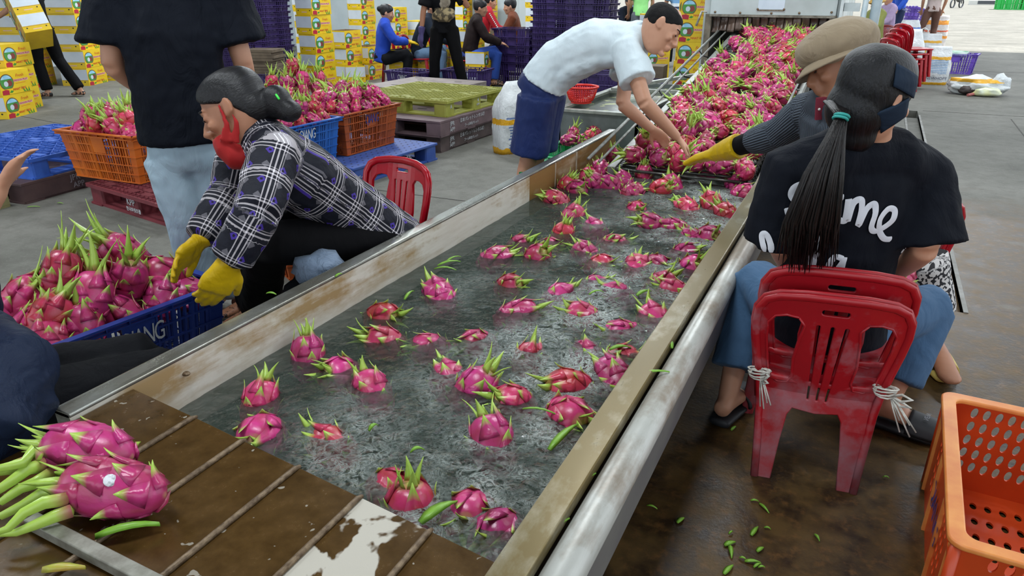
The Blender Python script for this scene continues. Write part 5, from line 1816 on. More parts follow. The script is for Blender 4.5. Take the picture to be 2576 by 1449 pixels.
def blob(name, P, voxel, mat, parent=None, smooth=4, fold=0.0, ffreq=14.0, seed=0, attr=False, world=True):
    me = P.mb().mesh('tmp', [])
    o = bpy.data.objects.new('tmp', me)
    r = o.modifiers.new('r', 'REMESH')
    r.mode = 'VOXEL'
    r.voxel_size = voxel
    if smooth:
        m = o.modifiers.new('s', 'SMOOTH')
        m.iterations = smooth
        m.factor = 0.5
    out = evalmesh(o)
    bpy.data.objects.remove(o)
    bpy.data.meshes.remove(me)
    out.name = name
    n = len(out.vertices)
    co = np.empty(n * 3, dtype=np.float32)
    out.vertices.foreach_get('co', co)
    co = co.reshape(-1, 3)
    if fold:
        no = np.empty(n * 3, dtype=np.float32)
        out.vertices.foreach_get('normal', no)
        no = no.reshape(-1, 3)
        sv = Vector((seed * 1.7, seed * 0.9, 0))
        d = np.array([mnoise.noise(Vector((p[0] * ffreq, p[1] * ffreq, p[2] * ffreq * 0.5)) + sv) + 0.5 * mnoise.noise(Vector((p[0], p[1], p[2])) * ffreq * 2.1 + sv) for p in co.tolist()], dtype=np.float32)
        co = co + no * (d * fold)[:, None]
        out.vertices.foreach_set('co', co.ravel())
    if attr:
        best = np.full(n, 1e9)
        U = np.zeros(n); W_ = np.zeros(n)
        for k, (pts, rr, ref, nn, pw, dm) in enumerate(P.L):
            acc = 0.0
            for i in range(len(pts) - 1):
                a, b = np.array(pts[i]), np.array(pts[i + 1])
                ab = b - a
                ln = np.linalg.norm(ab) + 1e-9
                t0 = ((co - a) @ ab) / ln ** 2
                t = np.clip(t0, 0, 1)
                tu = np.clip(t0, -9 if i == 0 else 0, 9 if i == len(pts) - 2 else 1)
                c = a + t[:, None] * ab
                rad = (rr[i][0] * (1 - t) + rr[i + 1][0] * t) * 0.5 + (rr[i][1] * (1 - t) + rr[i + 1][1] * t) * 0.5
                d = np.linalg.norm(co - c, axis=1) / rad
                tv = Vector(ab).normalized()
                rf = ref[i] if isinstance(ref, list) else ref
                e1 = Vector(rf) if rf is not None else (Vector((1, 0, 0)) if abs(tv.x) < 0.9 else Vector((0, 1, 0)))
                e1 = (e1 - tv * tv.dot(e1)).normalized()
                e2 = tv.cross(e1)
                rel = co - c
                ang = np.arctan2(rel @ np.array(e2), rel @ np.array(e1))
                upd = d < best
                best[upd] = d[upd]
                U[upd] = (acc + tu * ln)[upd]
                W_[upd] = (ang * np.mean([q[0] for q in rr]))[upd]
                acc += ln
        at = out.attributes.new('pl', 'FLOAT_VECTOR', 'POINT')
        at.data.foreach_set('vector', np.stack([U, W_, np.zeros(n)], 1).astype(np.float32).ravel())
    out.materials.clear()
    out.materials.append(mat)
    out.polygons.foreach_set('use_smooth', [True] * len(out.polygons))
    out.update()
    return link(name, out, parent, world)
def basis(face, up):
    f = Vector(face).normalized()
    u = Vector(up)
    x = f.cross(u).normalized()
    u = x.cross(f)
    m = Matrix.Identity(4)
    m.col[0][:3], m.col[1][:3], m.col[2][:3] = x, f, u
    return m
SECT = [(.120, -.018, .020, .025), (.108, -.014, .048, .060), (.085, -.010, .067, .085), (.05, -.008, .0755, .096), (.012, -.004, .076, .0955), (-.025, .004, .071, .087), (-.055, .014, .062, .073), (-.082, .027, .050, .057), (-.104, .040, .034, .041), (-.115, .046, .017, .022)]
def head_parts(P, c, face, up, s=1.0, detail=True):
    B = Matrix.Translation(Vector(c)) @ basis(face, up) @ Matrix.Scale(s, 4)
    q = B.to_3x3()
    X, Y, Z = (q @ V(1, 0, 0)).normalized(), (q @ V(0, 1, 0)).normalized(), (q @ V(0, 0, 1)).normalized()
    P.add([B @ V(0, yc, z) for z, yc, rx, ry in SECT], [(rx * s, ry * s) for z, yc, rx, ry in SECT], X, 20)
    def E(p, r, rot=None):
        R = (basis(face, up).to_3x3() @ (rot or Matrix.Identity(3))).to_4x4()
        P.extra.ell(B @ Vector(p), [k * s for k in r], R, 14, 9)
    if detail:
        E((0, .083, .026), (.050, .014, .011))
        P.add([B @ V(0, .086, .018), B @ V(0, .102, -.008), B @ V(0, .113, -.030), B @ V(0, .100, -.040)], [(.009 * s, .010 * s), (.010 * s, .012 * s), (.015 * s, .011 * s), (.012 * s, .008 * s)], X, 10)
        for sx in (-1, 1):
            E((sx * .014, .096, -.034), (.009, .012, .008))
            E((sx * .033, .080, .004), (.017, .010, .009))
            E((sx * .045, .066, -.028), (.020, .016, .018))
        E((0, .089, -.058), (.024, .014, .0065))
        E((0, .086, -.070), (.020, .014, .007))
        E((0, .079, -.100), (.020, .015, .013))
    for sx in (-1, 1):
        rot = Matrix.Rotation(sx * 0.35, 3, 'Z') @ Matrix.Rotation(-0.2, 3, 'X')
        E((sx * .080, -.010, .000), (.008, .020, .033), rot)
        E((sx * .078, .000, -.022), (.007, .010, .014), rot)
    return B
def hair_cap(P, B, s=1.0, grow=1.07, front=.035, back=-.06, side=-.01, top=0.006):
    """shell over the skull: lofted sections cut by a hairline"""
    nz = 9
    vs, fs = [], []
    nu = 28
    import bisect
    zs = [q[0] for q in SECT][::-1]
    def sec(z):
        S = SECT[::-1]
        z = min(max(z, zs[0]), zs[-1])
        i = min(max(bisect.bisect(zs, z) - 1, 0), len(S) - 2)
        f = (z - S[i][0]) / (S[i + 1][0] - S[i][0])
        return [S[i][k] * (1 - f) + S[i + 1][k] * f for k in (1, 2, 3)]
    def low(a):                       # hairline height by direction; a=0 front
        c = math.cos(a)
        return front * max(0, c) ** 1.2 + back * max(0, -c) ** 0.8 + side * (1 - abs(c))
    ring = []
    for i in range(nz + 1):
        q = i / nz
        row = []
        for j in range(nu):
            a = 2 * PI * j / nu
            z = low(a) + (0.121 - low(a)) * (1 - (1 - q) ** 1.6)
            yc, rx, ry = sec(z)
            g = grow if i else grow - 0.02
            row.append((rx * g * math.sin(a), yc + ry * g * math.cos(a), z + (top if z > .05 else 0)))
        ring.append(row)
    vo = [p for r in ring for p in r]
    vi = [(p[0] * 0.72, p[1] * 0.72 - 0.002, p[2] * 0.86 - 0.004) for p in vo]
    N = len(vo)
    vs = [B @ Vector(p) for p in vo + vi]
    for i in range(nz):
        for j in range(nu):
            j2 = (j + 1) % nu
            a, b, c, d = i * nu + j, i * nu + j2, (i + 1) * nu + j2, (i + 1) * nu + j
            fs.append((a, b, c, d)); fs.append((N + d, N + c, N + b, N + a))
    for j in range(nu):
        j2 = (j + 1) % nu
        fs.append((N + j, N + j2, j2, j))
    fs.append(tuple(nz * nu + j for j in range(nu)))
    fs.append(tuple(N + nz * nu + j for j in range(nu - 1, -1, -1)))
    P.extra.add(vs, fs)
def hand_parts(P, wrist, fdir, pn, side=1, curl=0.5, s=1.0, spread=0.12, fat=1.0, thumb=0.5):
    """palm, four unequal bent fingers, thumb from the side of the palm; pn = palm normal (towards the grip)"""
    w0 = Vector(wrist)
    f = Vector(fdir).normalized()
    n = Vector(pn)
    n = (n - f * n.dot(f)).normalized()
    l = f.cross(n) * side                                   # towards the thumb
    P.add([w0 - f * .01, w0 + f * .03 * s, w0 + f * .065 * s, w0 + f * .092 * s], [(.024 * s * fat, .018 * s * fat), (.034 * s * fat, .016 * s * fat), (.041 * s * fat, .015 * s * fat), (.040 * s * fat, .012 * s * fat)], l, 14, 2.6)
    for k, (off, ln, rad) in enumerate(((.029, .070, .0088), (.010, .079, .0092), (-.010, .073, .0088), (-.029, .058, .0078))):
        p = w0 + f * (.086 - abs(off) * .18) * s + l * off * s
        d = (f + l * (off * spread * 30 * .12)).normalized()
        pts, rs = [p], [rad * s * fat * 1.05]
        c = curl * (1 + .1 * k)
        for m, seg in enumerate((.46, .30, .24)):
            ax = d.cross(n)
            d = (Matrix.Rotation(c * (0.55 if m == 0 else 0.75), 3, f.cross(n).normalized()) @ d).normalized()
            if True:
                n2 = n
            p = p + d * ln * seg * s
            pts.append(p)
            rs.append(rad * s * fat * (1 - .1 * (m + 1)))
        P.add(pts, rs, l, 10, 2.0, 0.8)
    p = w0 + f * .022 * s + l * .024 * s
    d = (f * .62 + l * .75 + n * .25 * thumb).normalized()
    pts = [p, p + d * .036 * s]
    d2 = (d * 0.7 + f * .6 + n * .35 * thumb).normalized()
    pts += [pts[-1] + d2 * .03 * s, pts[-1] + d2 * .054 * s]
    P.add(pts, [.0135 * s * fat, .0115 * s * fat, .0100 * s * fat, .0085 * s * fat], n, 10, 2.0, 0.8)
def eyes(B, parent, s=1.0):
    for sx in (-1, 1):
        mb = MB()
        q = B @ V(sx * .033, .0865, .001)
        mb.ell(q, (.011 * s, .005 * s, .003 * s), (B.to_3x3().normalized()).to_4x4(), 10, 6)
        mb.build('eye', M('eye_dark', '#1a1412', None, 5, 0.3), parent, smooth=True)
        mb = MB()
        mb.loft([B @ V(sx * .014, .094, .024), B @ V(sx * .034, .091, .030), B @ V(sx * .054, .078, .025)], [(.004 * s, .002 * s), (.005 * s, .0025 * s), (.003 * s, .002 * s)], None, 6)
        mb.build('eyebrow', HAIR, parent, smooth=True)
def foot_parts(P, ankle, toe, r=0.036, h=None):
    a, t = Vector(ankle), Vector(toe)
    d = (t - a)
    d.z = 0
    d.normalize()
    lat = d.cross(V(0, 0, 1))
    z = t.z
    P.add([a - d * .05 + V(0, 0, z + .034 - a.z), a + V(0, 0, z + .045 - a.z), a.lerp(t, .5) + V(0, 0, (z + .034) - a.lerp(t, .5).z), t + V(0, 0, .016), t + d * .025 + V(0, 0, .013)], [(.028, .032), (.032, .042), (.040, .030), (.042, .017), (.03, .012)], lat, 14)
def person(name, label, J, voxel=0.012, skin=SKIN, hs=1.0, build=1.0, hands=None, detail=True, legs=True, arms=True, head=True, group=None, torso=None):
    """one continuous body; J holds the joints. Returns the object and the head frame"""
    P = Parts()
    k = build
    lat_s = (J['rsh'] - J['lsh']).normalized()
    lat_h = (J['rhip'] - J['lhip']).normalized()
    pts = [J['pelvis'] , J['waist'], J['chest'], (J['lsh'] + J['rsh']) / 2 * 0.75 + J['neck'] * 0.25]
    if legs or True:
        P.add(pts, [(.145 * k, .10 * k), (.125 * k, .09 * k), (.145 * k, .10 * k), (.13 * k, .07 * k)], [lat_h, lat_h.lerp(lat_s, .5), lat_s, lat_s], 18)
    P.add([(J['lsh'] + J['rsh']) / 2 * .6 + J['neck'] * .4, J['neck'], J['head'] - (J['head'] - J['neck']).normalized() * .05], [.06 * k, .052, .05], lat_s)
    B = None
    if head:
        B = head_parts(P, J['head'], J['face'], J['up'], hs, detail)
    if arms:
        for s_ in 'lr':
            sh, el, wr = J[s_ + 'sh'], J.get(s_ + 'el'), J.get(s_ + 'wr')
            if el is None:
                continue
            P.add([sh + (J['neck'] - sh) * .25, sh, el], [.05 * k, .052 * k, .040 * k])
            P.add([el, el.lerp(wr, .3), wr], [.040 * k, .039 * k, .026 * k])
            if hands and s_ in hands:
                h = hands[s_]
                hand_parts(P, wr, h[0], h[1], h[2], h[3], h[4] if len(h) > 4 else 1.0, fat=1.0)
    if legs:
        for s_ in 'lr':
            hp, kn, an = J[s_ + 'hip'], J.get(s_ + 'kn'), J.get(s_ + 'an')
            if kn is None:
                continue
            P.add([hp, hp.lerp(kn, .4), kn], [.082 * k, .072 * k, .052 * k])
            P.add([kn, kn.lerp(an, .3), an], [.052 * k, .054 * k, .034 * k])
            if (s_ + 'toe') in J:
                foot_parts(P, an, J[s_ + 'toe'])
    o = blob(name, P, voxel, skin)
    tag(o, label, 'person', group)
    return o, B
def shirt(J, parent, mat, voxel, sleeve=0.75, grow=0.018, hem=0.0, name='shirt', fold=0.006, k=1.0, long=None, attr=False, neck=True, flare=1.0, arms='lr', seed=0, sw=1.0, extra=(), collar=.12):
    P = Parts()
    lat_s = (J['rsh'] - J['lsh']).normalized()
    lat_h = (J['rhip'] - J['lhip']).normalized()
    g = grow
    base = J['pelvis'] + (J['pelvis'] - J['waist']).normalized() * hem
    mid = (J['lsh'] + J['rsh']) / 2
    P.add([base, J['waist'], J['chest'], mid * .75 + J['neck'] * .25], [((.150 * k + g) * flare, (.105 * k + g) * flare), (.135 * k + g, .098 * k + g), (.150 * k + g, .105 * k + g), (.135 * k + g, .075 * k + g)], [lat_h, lat_h.lerp(lat_s, .5), lat_s, lat_s], 20, 2.3, 0.15)
    P.add([J['lsh'].lerp(mid, .1), J['lsh'].lerp(J['neck'], .6), J['rsh'].lerp(J['neck'], .6), J['rsh'].lerp(mid, .1)], [.058 * k + g * .9, .066 * k + g * .8, .066 * k + g * .8, .058 * k + g * .9], None, 16)
    if neck:
        P.add([mid * .6 + J['neck'] * .4, J['neck'].lerp(J['head'], collar)], [.075 * k + g * .3, .062 * k + g * .15], lat_s, 14, 2, 0.05)
    for s_ in arms:
        sh, el, wr = J[s_ + 'sh'], J.get(s_ + 'el'), J.get(s_ + 'wr')
        if el is None:
            continue
        if long is None:
            e = sh.lerp(el, sleeve)
            P.add([sh + (J['neck'] - sh) * .3, sh, sh.lerp(e, .5), e], [.055 * k + g, (.060 * k + g), (.060 * k + g) * sw, (.062 * k + g * 1.2) * sw], None, 16, 2, 0.05)
        else:
            P.add([sh + (J['neck'] - sh) * .3, sh, sh.lerp(el, .5), el], [.055 * k + g, .058 * k + g, .054 * k + g, .048 * k + g])
            P.add([el, el.lerp(wr, .35), el.lerp(wr, long)], [.048 * k + g, .046 * k + g, .036 * k + g])
    for a_ in extra:
        P.add(*a_)
    return blob(name, P, voxel, mat, parent, 4, fold, 13, seed, attr)
def trousers(J, parent, mat, voxel, length=1.0, grow=0.014, name='trousers', fold=0.005, k=1.0, legs='lr', flare=1.0, attr=False, seed=3, top=0.02):
    P = Parts()
    lat_h = (J['rhip'] - J['lhip']).normalized()
    g = grow
    d = (J['waist'] - J['pelvis']).normalized()
    P.add([J['pelvis'] - d * .06, J['pelvis'], J['pelvis'] + d * (.07 + top)], [(.14 * k + g, .10 * k + g), (.150 * k + g, .108 * k + g), (.132 * k + g, .098 * k + g)], lat_h, 18, 2.3, 0.2)
    for s_ in legs:
        hp, kn, an = J[s_ + 'hip'], J.get(s_ + 'kn'), J.get(s_ + 'an')
        if kn is None:
            continue
        if length <= 0.5:
            e = hp.lerp(kn, length * 2)
            P.add([hp, hp.lerp(e, .5), e], [.088 * k + g, .084 * k + g, (.080 * k + g) * flare], None, 16, 2.2, 0.05)
        else:
            P.add([hp, hp.lerp(kn, .4), kn], [.086 * k + g, .078 * k + g, .060 * k + g])
            e = kn.lerp(an, (length - .5) * 2)
            P.add([kn, kn.lerp(e, .35), e], [.060 * k + g, .058 * k + g, (.045 * k + g) * flare], None, 14, 2, 0.05)
    return blob(name, P, voxel, mat, parent, 4, fold, 12, seed, attr)

# ---------------------------------------------------------------- stock poses for the people farther away
def pose(kind, pos, face, k=1.0, lean=0.0, arm=None):
    f = Vector(face); f.z = 0; f.normalize()
    r = f.cross(V(0, 0, 1))
    def T(x, y, z):
        return V(pos[0], pos[1], 0) + r * x * k + f * y * k + V(0, 0, z * k)
    if kind == 'sit':
        d = dict(pelvis=(0, 0, .43), waist=(0, .03, .60), chest=(0, .06 + lean * .5, .80), neck=(0, .09 + lean, .98), head=(0, .12 + lean * 1.2, 1.10), sh=(.17, .07 + lean, .93), el=(.23, .20 + lean, .70), wr=(.13, .42 + lean, .62), hip=(.09, .02, .42), kn=(.14, .42, .50), an=(.13, .36, .08), toe=(.14, .50, .01))
    else:
        d = dict(pelvis=(0, 0, .90), waist=(0, .02, 1.06), chest=(0, .03 + lean * .5, 1.25), neck=(0, .03 + lean, 1.43), head=(0, .06 + lean * 1.3, 1.56), sh=(.18, .02 + lean, 1.37), el=(.24, .02 + lean, 1.10), wr=(.22, .16 + lean, .88), hip=(.09, 0, .88), kn=(.11, .04, .48), an=(.12, -.02, .08), toe=(.13, .13, .01))
    J = {}
    for n, p in d.items():
        if n in ('sh', 'el', 'wr', 'hip', 'kn', 'an', 'toe'):
            J['r' + n] = T(*p)
            J['l' + n] = T(-p[0], p[1], p[2])
        else:
            J[n] = T(*p)
    J['face'] = f + V(0, 0, -.15)
    J['up'] = V(0, 0, 1) + f * .1
    return J
def extra_person(label, J, top, bottom, sleeve='long', glove_mat=None, bun=False, hat=None, skin=SKIN, v=0.016, shoes='#1a1a1c', hair=True, k=0.95):
    c1, c2 = top
    hd_ = {s_: ((J[s_ + 'wr'] - J[s_ + 'el']), V(0, 0, -1), 1 if s_ == 'l' else -1, .4) for s_ in 'lr'}
    p, B = person('person', label, J, v * .8, skin, 1.0, k, hd_, True)
    shirt(J, p, cloth_material('top_' + c1[1:] + str(len(MATS)), c1, c2, 0.75, 0.4), v, 0.75, 0.02, 0.06, 'jacket' if sleeve == 'long' else 't_shirt', 0.006, k, 0.93 if sleeve == 'long' else None, sw=1.15)
    trousers(J, p, cloth_material('bottom_' + bottom[1:], bottom, None, 0.8, 0.4), v, 0.97, 0.018, 'trousers', 0.004, k, flare=1.2)
    if hair and hat is None or bun:
        P = Parts()
        hair_cap(P, B, 1.0, 1.10, .05, -.06, -.01)
        if bun:
            P.extra.ell(B @ V(0, -.105, .045), (.045, .045, .045))
        blob('hair', P, 0.011, HAIR, p, 3)
    if hat:
        P = Parts()
        P.extra.ell(B @ V(0, -.01, .075), (.105, .12, .07), basis(J['face'], J['up']), 16, 10)
        P.add([B @ V(0, -.005, .035), B @ V(0, -.005, .055)], [(.165, .175), (.13, .14)], B.to_3x3() @ V(1, 0, 0), 18)
        blob('hat', P, 0.012, cloth_material('hat_' + hat[1:], hat, None, 0.9, 0.3), p, 2)
    if glove_mat:
        for s_ in 'lr':
            P = Parts()
            d = (J[s_ + 'wr'] - J[s_ + 'el']).normalized()
            P.add([J[s_ + 'wr'] - d * .08, J[s_ + 'wr']], [.048, .036])
            hand_parts(P, J[s_ + 'wr'], d, V(0, 0, -1), 1 if s_ == 'l' else -1, .4, 1.15, 0.12, 1.25)
            blob('glove', P, 0.010, glove_mat, p, 2)
    for s_ in 'lr':
        P = Parts(); foot_parts(P, J[s_ + 'an'], J[s_ + 'toe']); blob('shoe', P, 0.014, M('shoe_' + shoes[1:], shoes, None, 6, 0.5), p, 2)
    return p, B
def drop(p, z, dx=0.0, dy=0.0):
    return V(p.x + dx, p.y + dy, z)
IMG = lambda r, u, f=0.0: RGT * r + UPV * u + FWD * f
# ---------------------------------------------------------------- man in the white polo shirt, bending over the tank
J = dict(pelvis=A(1365, 215, 4.2), waist=A(1405, 150, 4.12), chest=A(1500, 105, 4.0), neck=A(1622, 88, 3.90), head=A(1660, 74, 3.80), rsh=A(1576, 122, 3.84), lsh=A(1588, 92, 4.16), rel=A(1622, 258, 3.76), rwr=A(1703, 345, 3.88), lel=A(1566, 262, 4.12), lwr=A(1640, 325, 4.16))
J['face'], J['up'] = IMG(.82, -.57, -.08), IMG(.55, .83)
lat = V(0.12, -1, 0).normalized()
J['rhip'], J['lhip'] = J['pelvis'] + lat * .09 - V(0, 0, .05), J['pelvis'] - lat * .09 - V(0, 0, .05)
for s_ in 'lr':
    h = J[s_ + 'hip']
    J[s_ + 'kn'], J[s_ + 'an'] = V(h.x - .05, h.y, .46), V(h.x - .13, h.y, .08)
    J[s_ + 'toe'] = J[s_ + 'an'] + V(.13, 0, -.07)
hd = {'r': (A(1745, 392, 3.95) - J['rwr'], IMG(-.5, -.6, .4), -1, .5, 1.0), 'l': (A(1672, 352, 4.2) - J['lwr'], IMG(.2, -.8, -.3), 1, .45, 1.0)}
p1, B1 = person('person', 'man in white polo shirt and navy shorts bending over the tank', J, 0.0062, SKIN, 1.06, 1.0, hd)
eyes(B1, p1, 1.06)
POLO = cloth_material('white_polo', '#d3e0e4', '#c4d3da', 0.75, 0.35)
sh1 = shirt(J, p1, POLO, 0.010, 0.62, 0.022, -0.02, 'polo_shirt', 0.008, flare=1.12, sw=1.12, extra=[([A(1398, 205, 4.16), A(1445, 168, 4.08), A(1510, 145, 4.0), A(1580, 140, 3.96)], [(.125, .085), (.135, .085), (.13, .07), (.11, .05)], lat, 16)])
P = Parts()                                              # folded collar
mid = J['neck'].lerp(J['head'], .10)
ax = (J['head'] - J['neck']).normalized()
P.add([mid - ax * .035, mid, mid + ax * .012], [.082, .074, .072], None, 16, 2, 0.1)
blob('collar', P, 0.008, cloth_material('polo_collar', '#cbd9e0', '#bccdd6', 0.8, 0.2), sh1, 3)
NAVY = cloth_material('navy_shorts', '#1c2f66', '#15244f', 0.6, 0.5)
trousers(J, p1, NAVY, 0.010, 0.50, 0.032, 'shorts', 0.006, flare=1.05, top=-0.03)
d_ = (J['waist'] - J['pelvis']).normalized()
P = Parts()
P.add([J['pelvis'] + d_ * .085, J['pelvis'] + d_ * .125], [(.150, .115), (.147, .113)], lat, 18, 2.3, 0.05)
blob('underwear_band', P, 0.009, M('band_beige', '#b3aca0', None, 8, 0.8), p1, 2)
P = Parts()
hair_cap(P, B1, 1.06, 1.045, .062, -.045, -.0, 0.004)
blob('short_hair', P, 0.006, M('cropped_black_hair', '#0f0f10', '#1c1b1b', 40, 0.75, bump=0.6, bscale=260, spec=0.15), p1, 3, 0.001, 60)

# ---------------------------------------------------------------- woman in the plaid shirt
J = dict(pelvis=A(955, 590, 3.0), waist=A(860, 515, 2.82), chest=A(735, 430, 2.6), neck=A(640, 335, 2.45), head=A(592, 283, 2.40), lsh=A(692, 390, 2.38), rsh=A(612, 350, 2.68), lel=A(648, 535, 2.26), lwr=A(578, 660, 2.27), rel=A(580, 490, 2.65), rwr=A(505, 605, 2.55), lkn=A(672, 610, 2.55), rkn=A(640, 575, 2.72))
J['face'], J['up'] = IMG(-.91, -.40, .06), IMG(-.36, .93)
lat = (J['rsh'] - J['lsh']).normalized()
J['lhip'], J['rhip'] = J['pelvis'] - lat * .09, J['pelvis'] + lat * .09
J['lan'] = G(655, 775, .07); J['ran'] = G(640, 755, .07)
J['ltoe'] = J['lan'] + V(-.08, -.11, -.06); J['rtoe'] = J['ran'] + V(-.09, -.10, -.06)
p2, B2 = person('person', 'seated woman in dark plaid shirt leaning over the blue crate', J, 0.0075, SKIN2, 1.09, 0.95)
eyes(B2, p2, 1.09)
def plaid_material():
    t = NT('dark_plaid_cloth')
    at = t.n('Attribute', attribute_name='pl')
    x, y, z = t.sep(at.outputs['Vector'])
    def lines(c, per, off, wd):
        q = t.math('ABSOLUTE', t.math('SUBTRACT', t.math('FRACT', t.math('ADD', t.math('MULTIPLY', c, 1 / per), off)), 0.5))
        return t.math('LESS_THAN', q, wd / per / 2)
    def band(c):
        f = lines(c, 0.118, 0.0, 0.0055)
        for o in (0.13, -0.13):
            f = t.math('MAXIMUM', f, lines(c, 0.118, o, 0.0042))
        return t.math('MAXIMUM', f, t.math('MULTIPLY', lines(c, 0.118, 0.20, 0.003), 0.6))
    f = t.math('MAXIMUM', t.math('MULTIPLY', band(x), 0.95), band(y))
    both = t.math('MULTIPLY', band(x), band(y))
    # small diamonds and purple marks in the dark fields
    u = t.math('SUBTRACT', t.math('FRACT', t.math('MULTIPLY', x, 1 / 0.059)), 0.5)
    v = t.math('SUBTRACT', t.math('FRACT', t.math('MULTIPLY', y, 1 / 0.059)), 0.5)
    dia = t.math('LESS_THAN', t.math('ADD', t.math('ABSOLUTE', u), t.math('ABSOLUTE', v)), 0.24)
    par = t.math('MODULO', t.math('ADD', t.math('FLOOR', t.math('MULTIPLY', x, 1 / 0.059)), t.math('FLOOR', t.math('MULTIPLY', y, 1 / 0.059))), 2.0)
    par = t.math('ABSOLUTE', par)
    hat = t.math('GREATER_THAN', t.math('SINE', t.math('MULTIPLY', t.math('ADD', x, y), 2500.0)), 0.0)
    c = t.mix(t.noise(at.outputs['Vector'], 30, 3), hexc('#0d0f17'), hexc('#151826'))
    c = t.mix(t.math('MULTIPLY', t.math('MULTIPLY', dia, par), 0.55), c, hexc('#77757c'))
    ring = t.math('MULTIPLY', t.math('LESS_THAN', t.math('ADD', t.math('ABSOLUTE', u), t.math('ABSOLUTE', v)), 0.26), t.math('GREATER_THAN', t.math('MAXIMUM', t.math('ABSOLUTE', u), t.math('ABSOLUTE', v)), 0.07))
    c = t.mix(t.math('MULTIPLY', t.math('MULTIPLY', ring, t.math('SUBTRACT', 1.0, par)), 0.75), c, hexc('#4a34a0'))
    c = t.mix(t.math('MULTIPLY', f, 0.8), c, hexc('#b9b4b8'))
    c = t.mix(both, c, hexc('#e2dfe6'))
    t.set(col=c, rough=0.7, spec=0.25)
    t.bump(t.noise(t.coord(), 14, 4, 0.55, 0.6), 0.45, 0.025)
    return t.m
sh2 = shirt(J, p2, plaid_material(), 0.0085, 0.75, 0.03, 0.10, 'plaid_shirt', 0.006, 0.98, 0.93, attr=True, flare=1.12)
trousers(J, p2, cloth_material('black_trousers', '#060608', '#0b0b0e', 0.8, 0.3), 0.012, 0.98, 0.02, 'black_trousers', 0.004, 1.0, flare=1.35)
P = Parts()
hair_cap(P, B2, 1.09, 1.13, .062, -.06, .012, 0.010)
P.extra.ell(B2 @ V(0, -.05, .0), (.078, .075, .07))
P.extra.ell(B2 @ V(0, -.130, -.025), (.055, .052, .058))
P.extra.ell(B2 @ V(.0, -.155, -.065), (.045, .042, .038))
blob('hair_with_bun', P, 0.0065, hair_material('sleek_black_hair', '#09090b', '#1d1d22', (0, 1.2, 0.3)), p2, 5)
mb = MB()
mb.loft([B2 @ V(-.045, -.150, -.02), B2 @ V(-.052, -.155, -.04)], [(.004, .003)] * 2, None, 8)
mb.build('hair_tie', M('neon_green', '#3fdc4a', None, 5, 0.5), p2, smooth=True)
# red face mask pulled under the chin, straps round the ear
P = Parts()
P.add([B2 @ V(0, .060, -.062), B2 @ V(0, .058, -.092), B2 @ V(0, .045, -.125), B2 @ V(0, .015, -.145)], [(.058, .046), (.062, .050), (.056, .052), (.04, .04)], B2.to_3x3() @ V(1, 0, 0), 16)
for sx in (-1, 1):
    P.add([B2 @ V(sx * .060, .045, -.09), B2 @ V(sx * .078, .012, -.05), B2 @ V(sx * .083, .010, .012)], [(.022, .006), (.012, .005), (.004, .004)], B2.to_3x3() @ V(0, 1, 0), 10)
    P.add([B2 @ V(sx * .060, .02, -.105), B2 @ V(sx * .080, -.018, -.06), B2 @ V(sx * .083, -.015, -.03)], [(.018, .006), (.010, .005), (.004, .004)], B2.to_3x3() @ V(0, 1, 0), 10)
blob('face_mask', P, 0.006, cloth_material('red_mask', '#a8201f', '#931a1c', 0.7, 0.2), p2, 3)
GLOVE = cloth_material('yellow_rubber_glove', '#d4b214', '#bd9a0c', 0.35, 0.4)
def glove(parent, el, wr, tip, pn, side, curl, s=1.12, cuff=0.13, name='rubber_glove', vox=0.0055):
    P = Parts()
    d = (wr - el).normalized()
    P.add([wr - d * cuff, wr - d * cuff * .55, wr - d * .02, wr + d * .01], [.058, .050, .038, .034], None, 16, 2, 0.05)
    hand_parts(P, wr, tip - wr, pn, side, curl, s, 0.12, 1.22)
    return blob(name, P, vox, GLOVE, parent, 3, 0.0022, 34)
glove(p2, J['lel'], J['lwr'], A(512, 775, 2.30), IMG(-.6, .1, .5), 1, .35, 1.2, .11)
glove(p2, J['rel'], J['rwr'], A(440, 668, 2.48), IMG(-.1, -.8, -.5), -1, .3, 1.15, .12)
P = Parts()
d_ = (J['lwr'] - J['lel']).normalized()
P.add([J['lwr'] - d_ * .115, J['lwr'] - d_ * .085], [.064, .062], None, 16, 2, 0.05)
blob('denim_cuff', P, 0.007, cloth_material('pale_denim', '#9fb3cc', '#7f95b4', 0.8, 0.3), p2, 2)
for s_ in 'lr':
    P = Parts()
    foot_parts(P, J[s_ + 'an'], J[s_ + 'toe'])
    blob('shoe', P, 0.009, M('black_shoe', '#0c0c0d', None, 6, 0.4), p2, 3)
# bluish bundle wedged between her knees and the tank
bd = thing('cloth_bundle', 'shiny grey blue cloth bundle with black underside beside the tank rail', 'bundle', A(800, 690, 2.62))
bc = A(800, 682, 2.62)
link('bundle_top', crumple('bundle_top', bc + V(0, 0, .02), (.10, .09, .055), cloth_material('grey_blue_cloth', '#8496ac', '#5f7188', 0.45, 0.8, 0.1, 22), 3), bd)
link('bundle_base', crumple('bundle_base', bc + V(-.03, -.02, -.09), (.10, .09, .09), cloth_material('black_cloth', '#0a0c10', '#14161c', 0.8, 0.4), 5), bd)

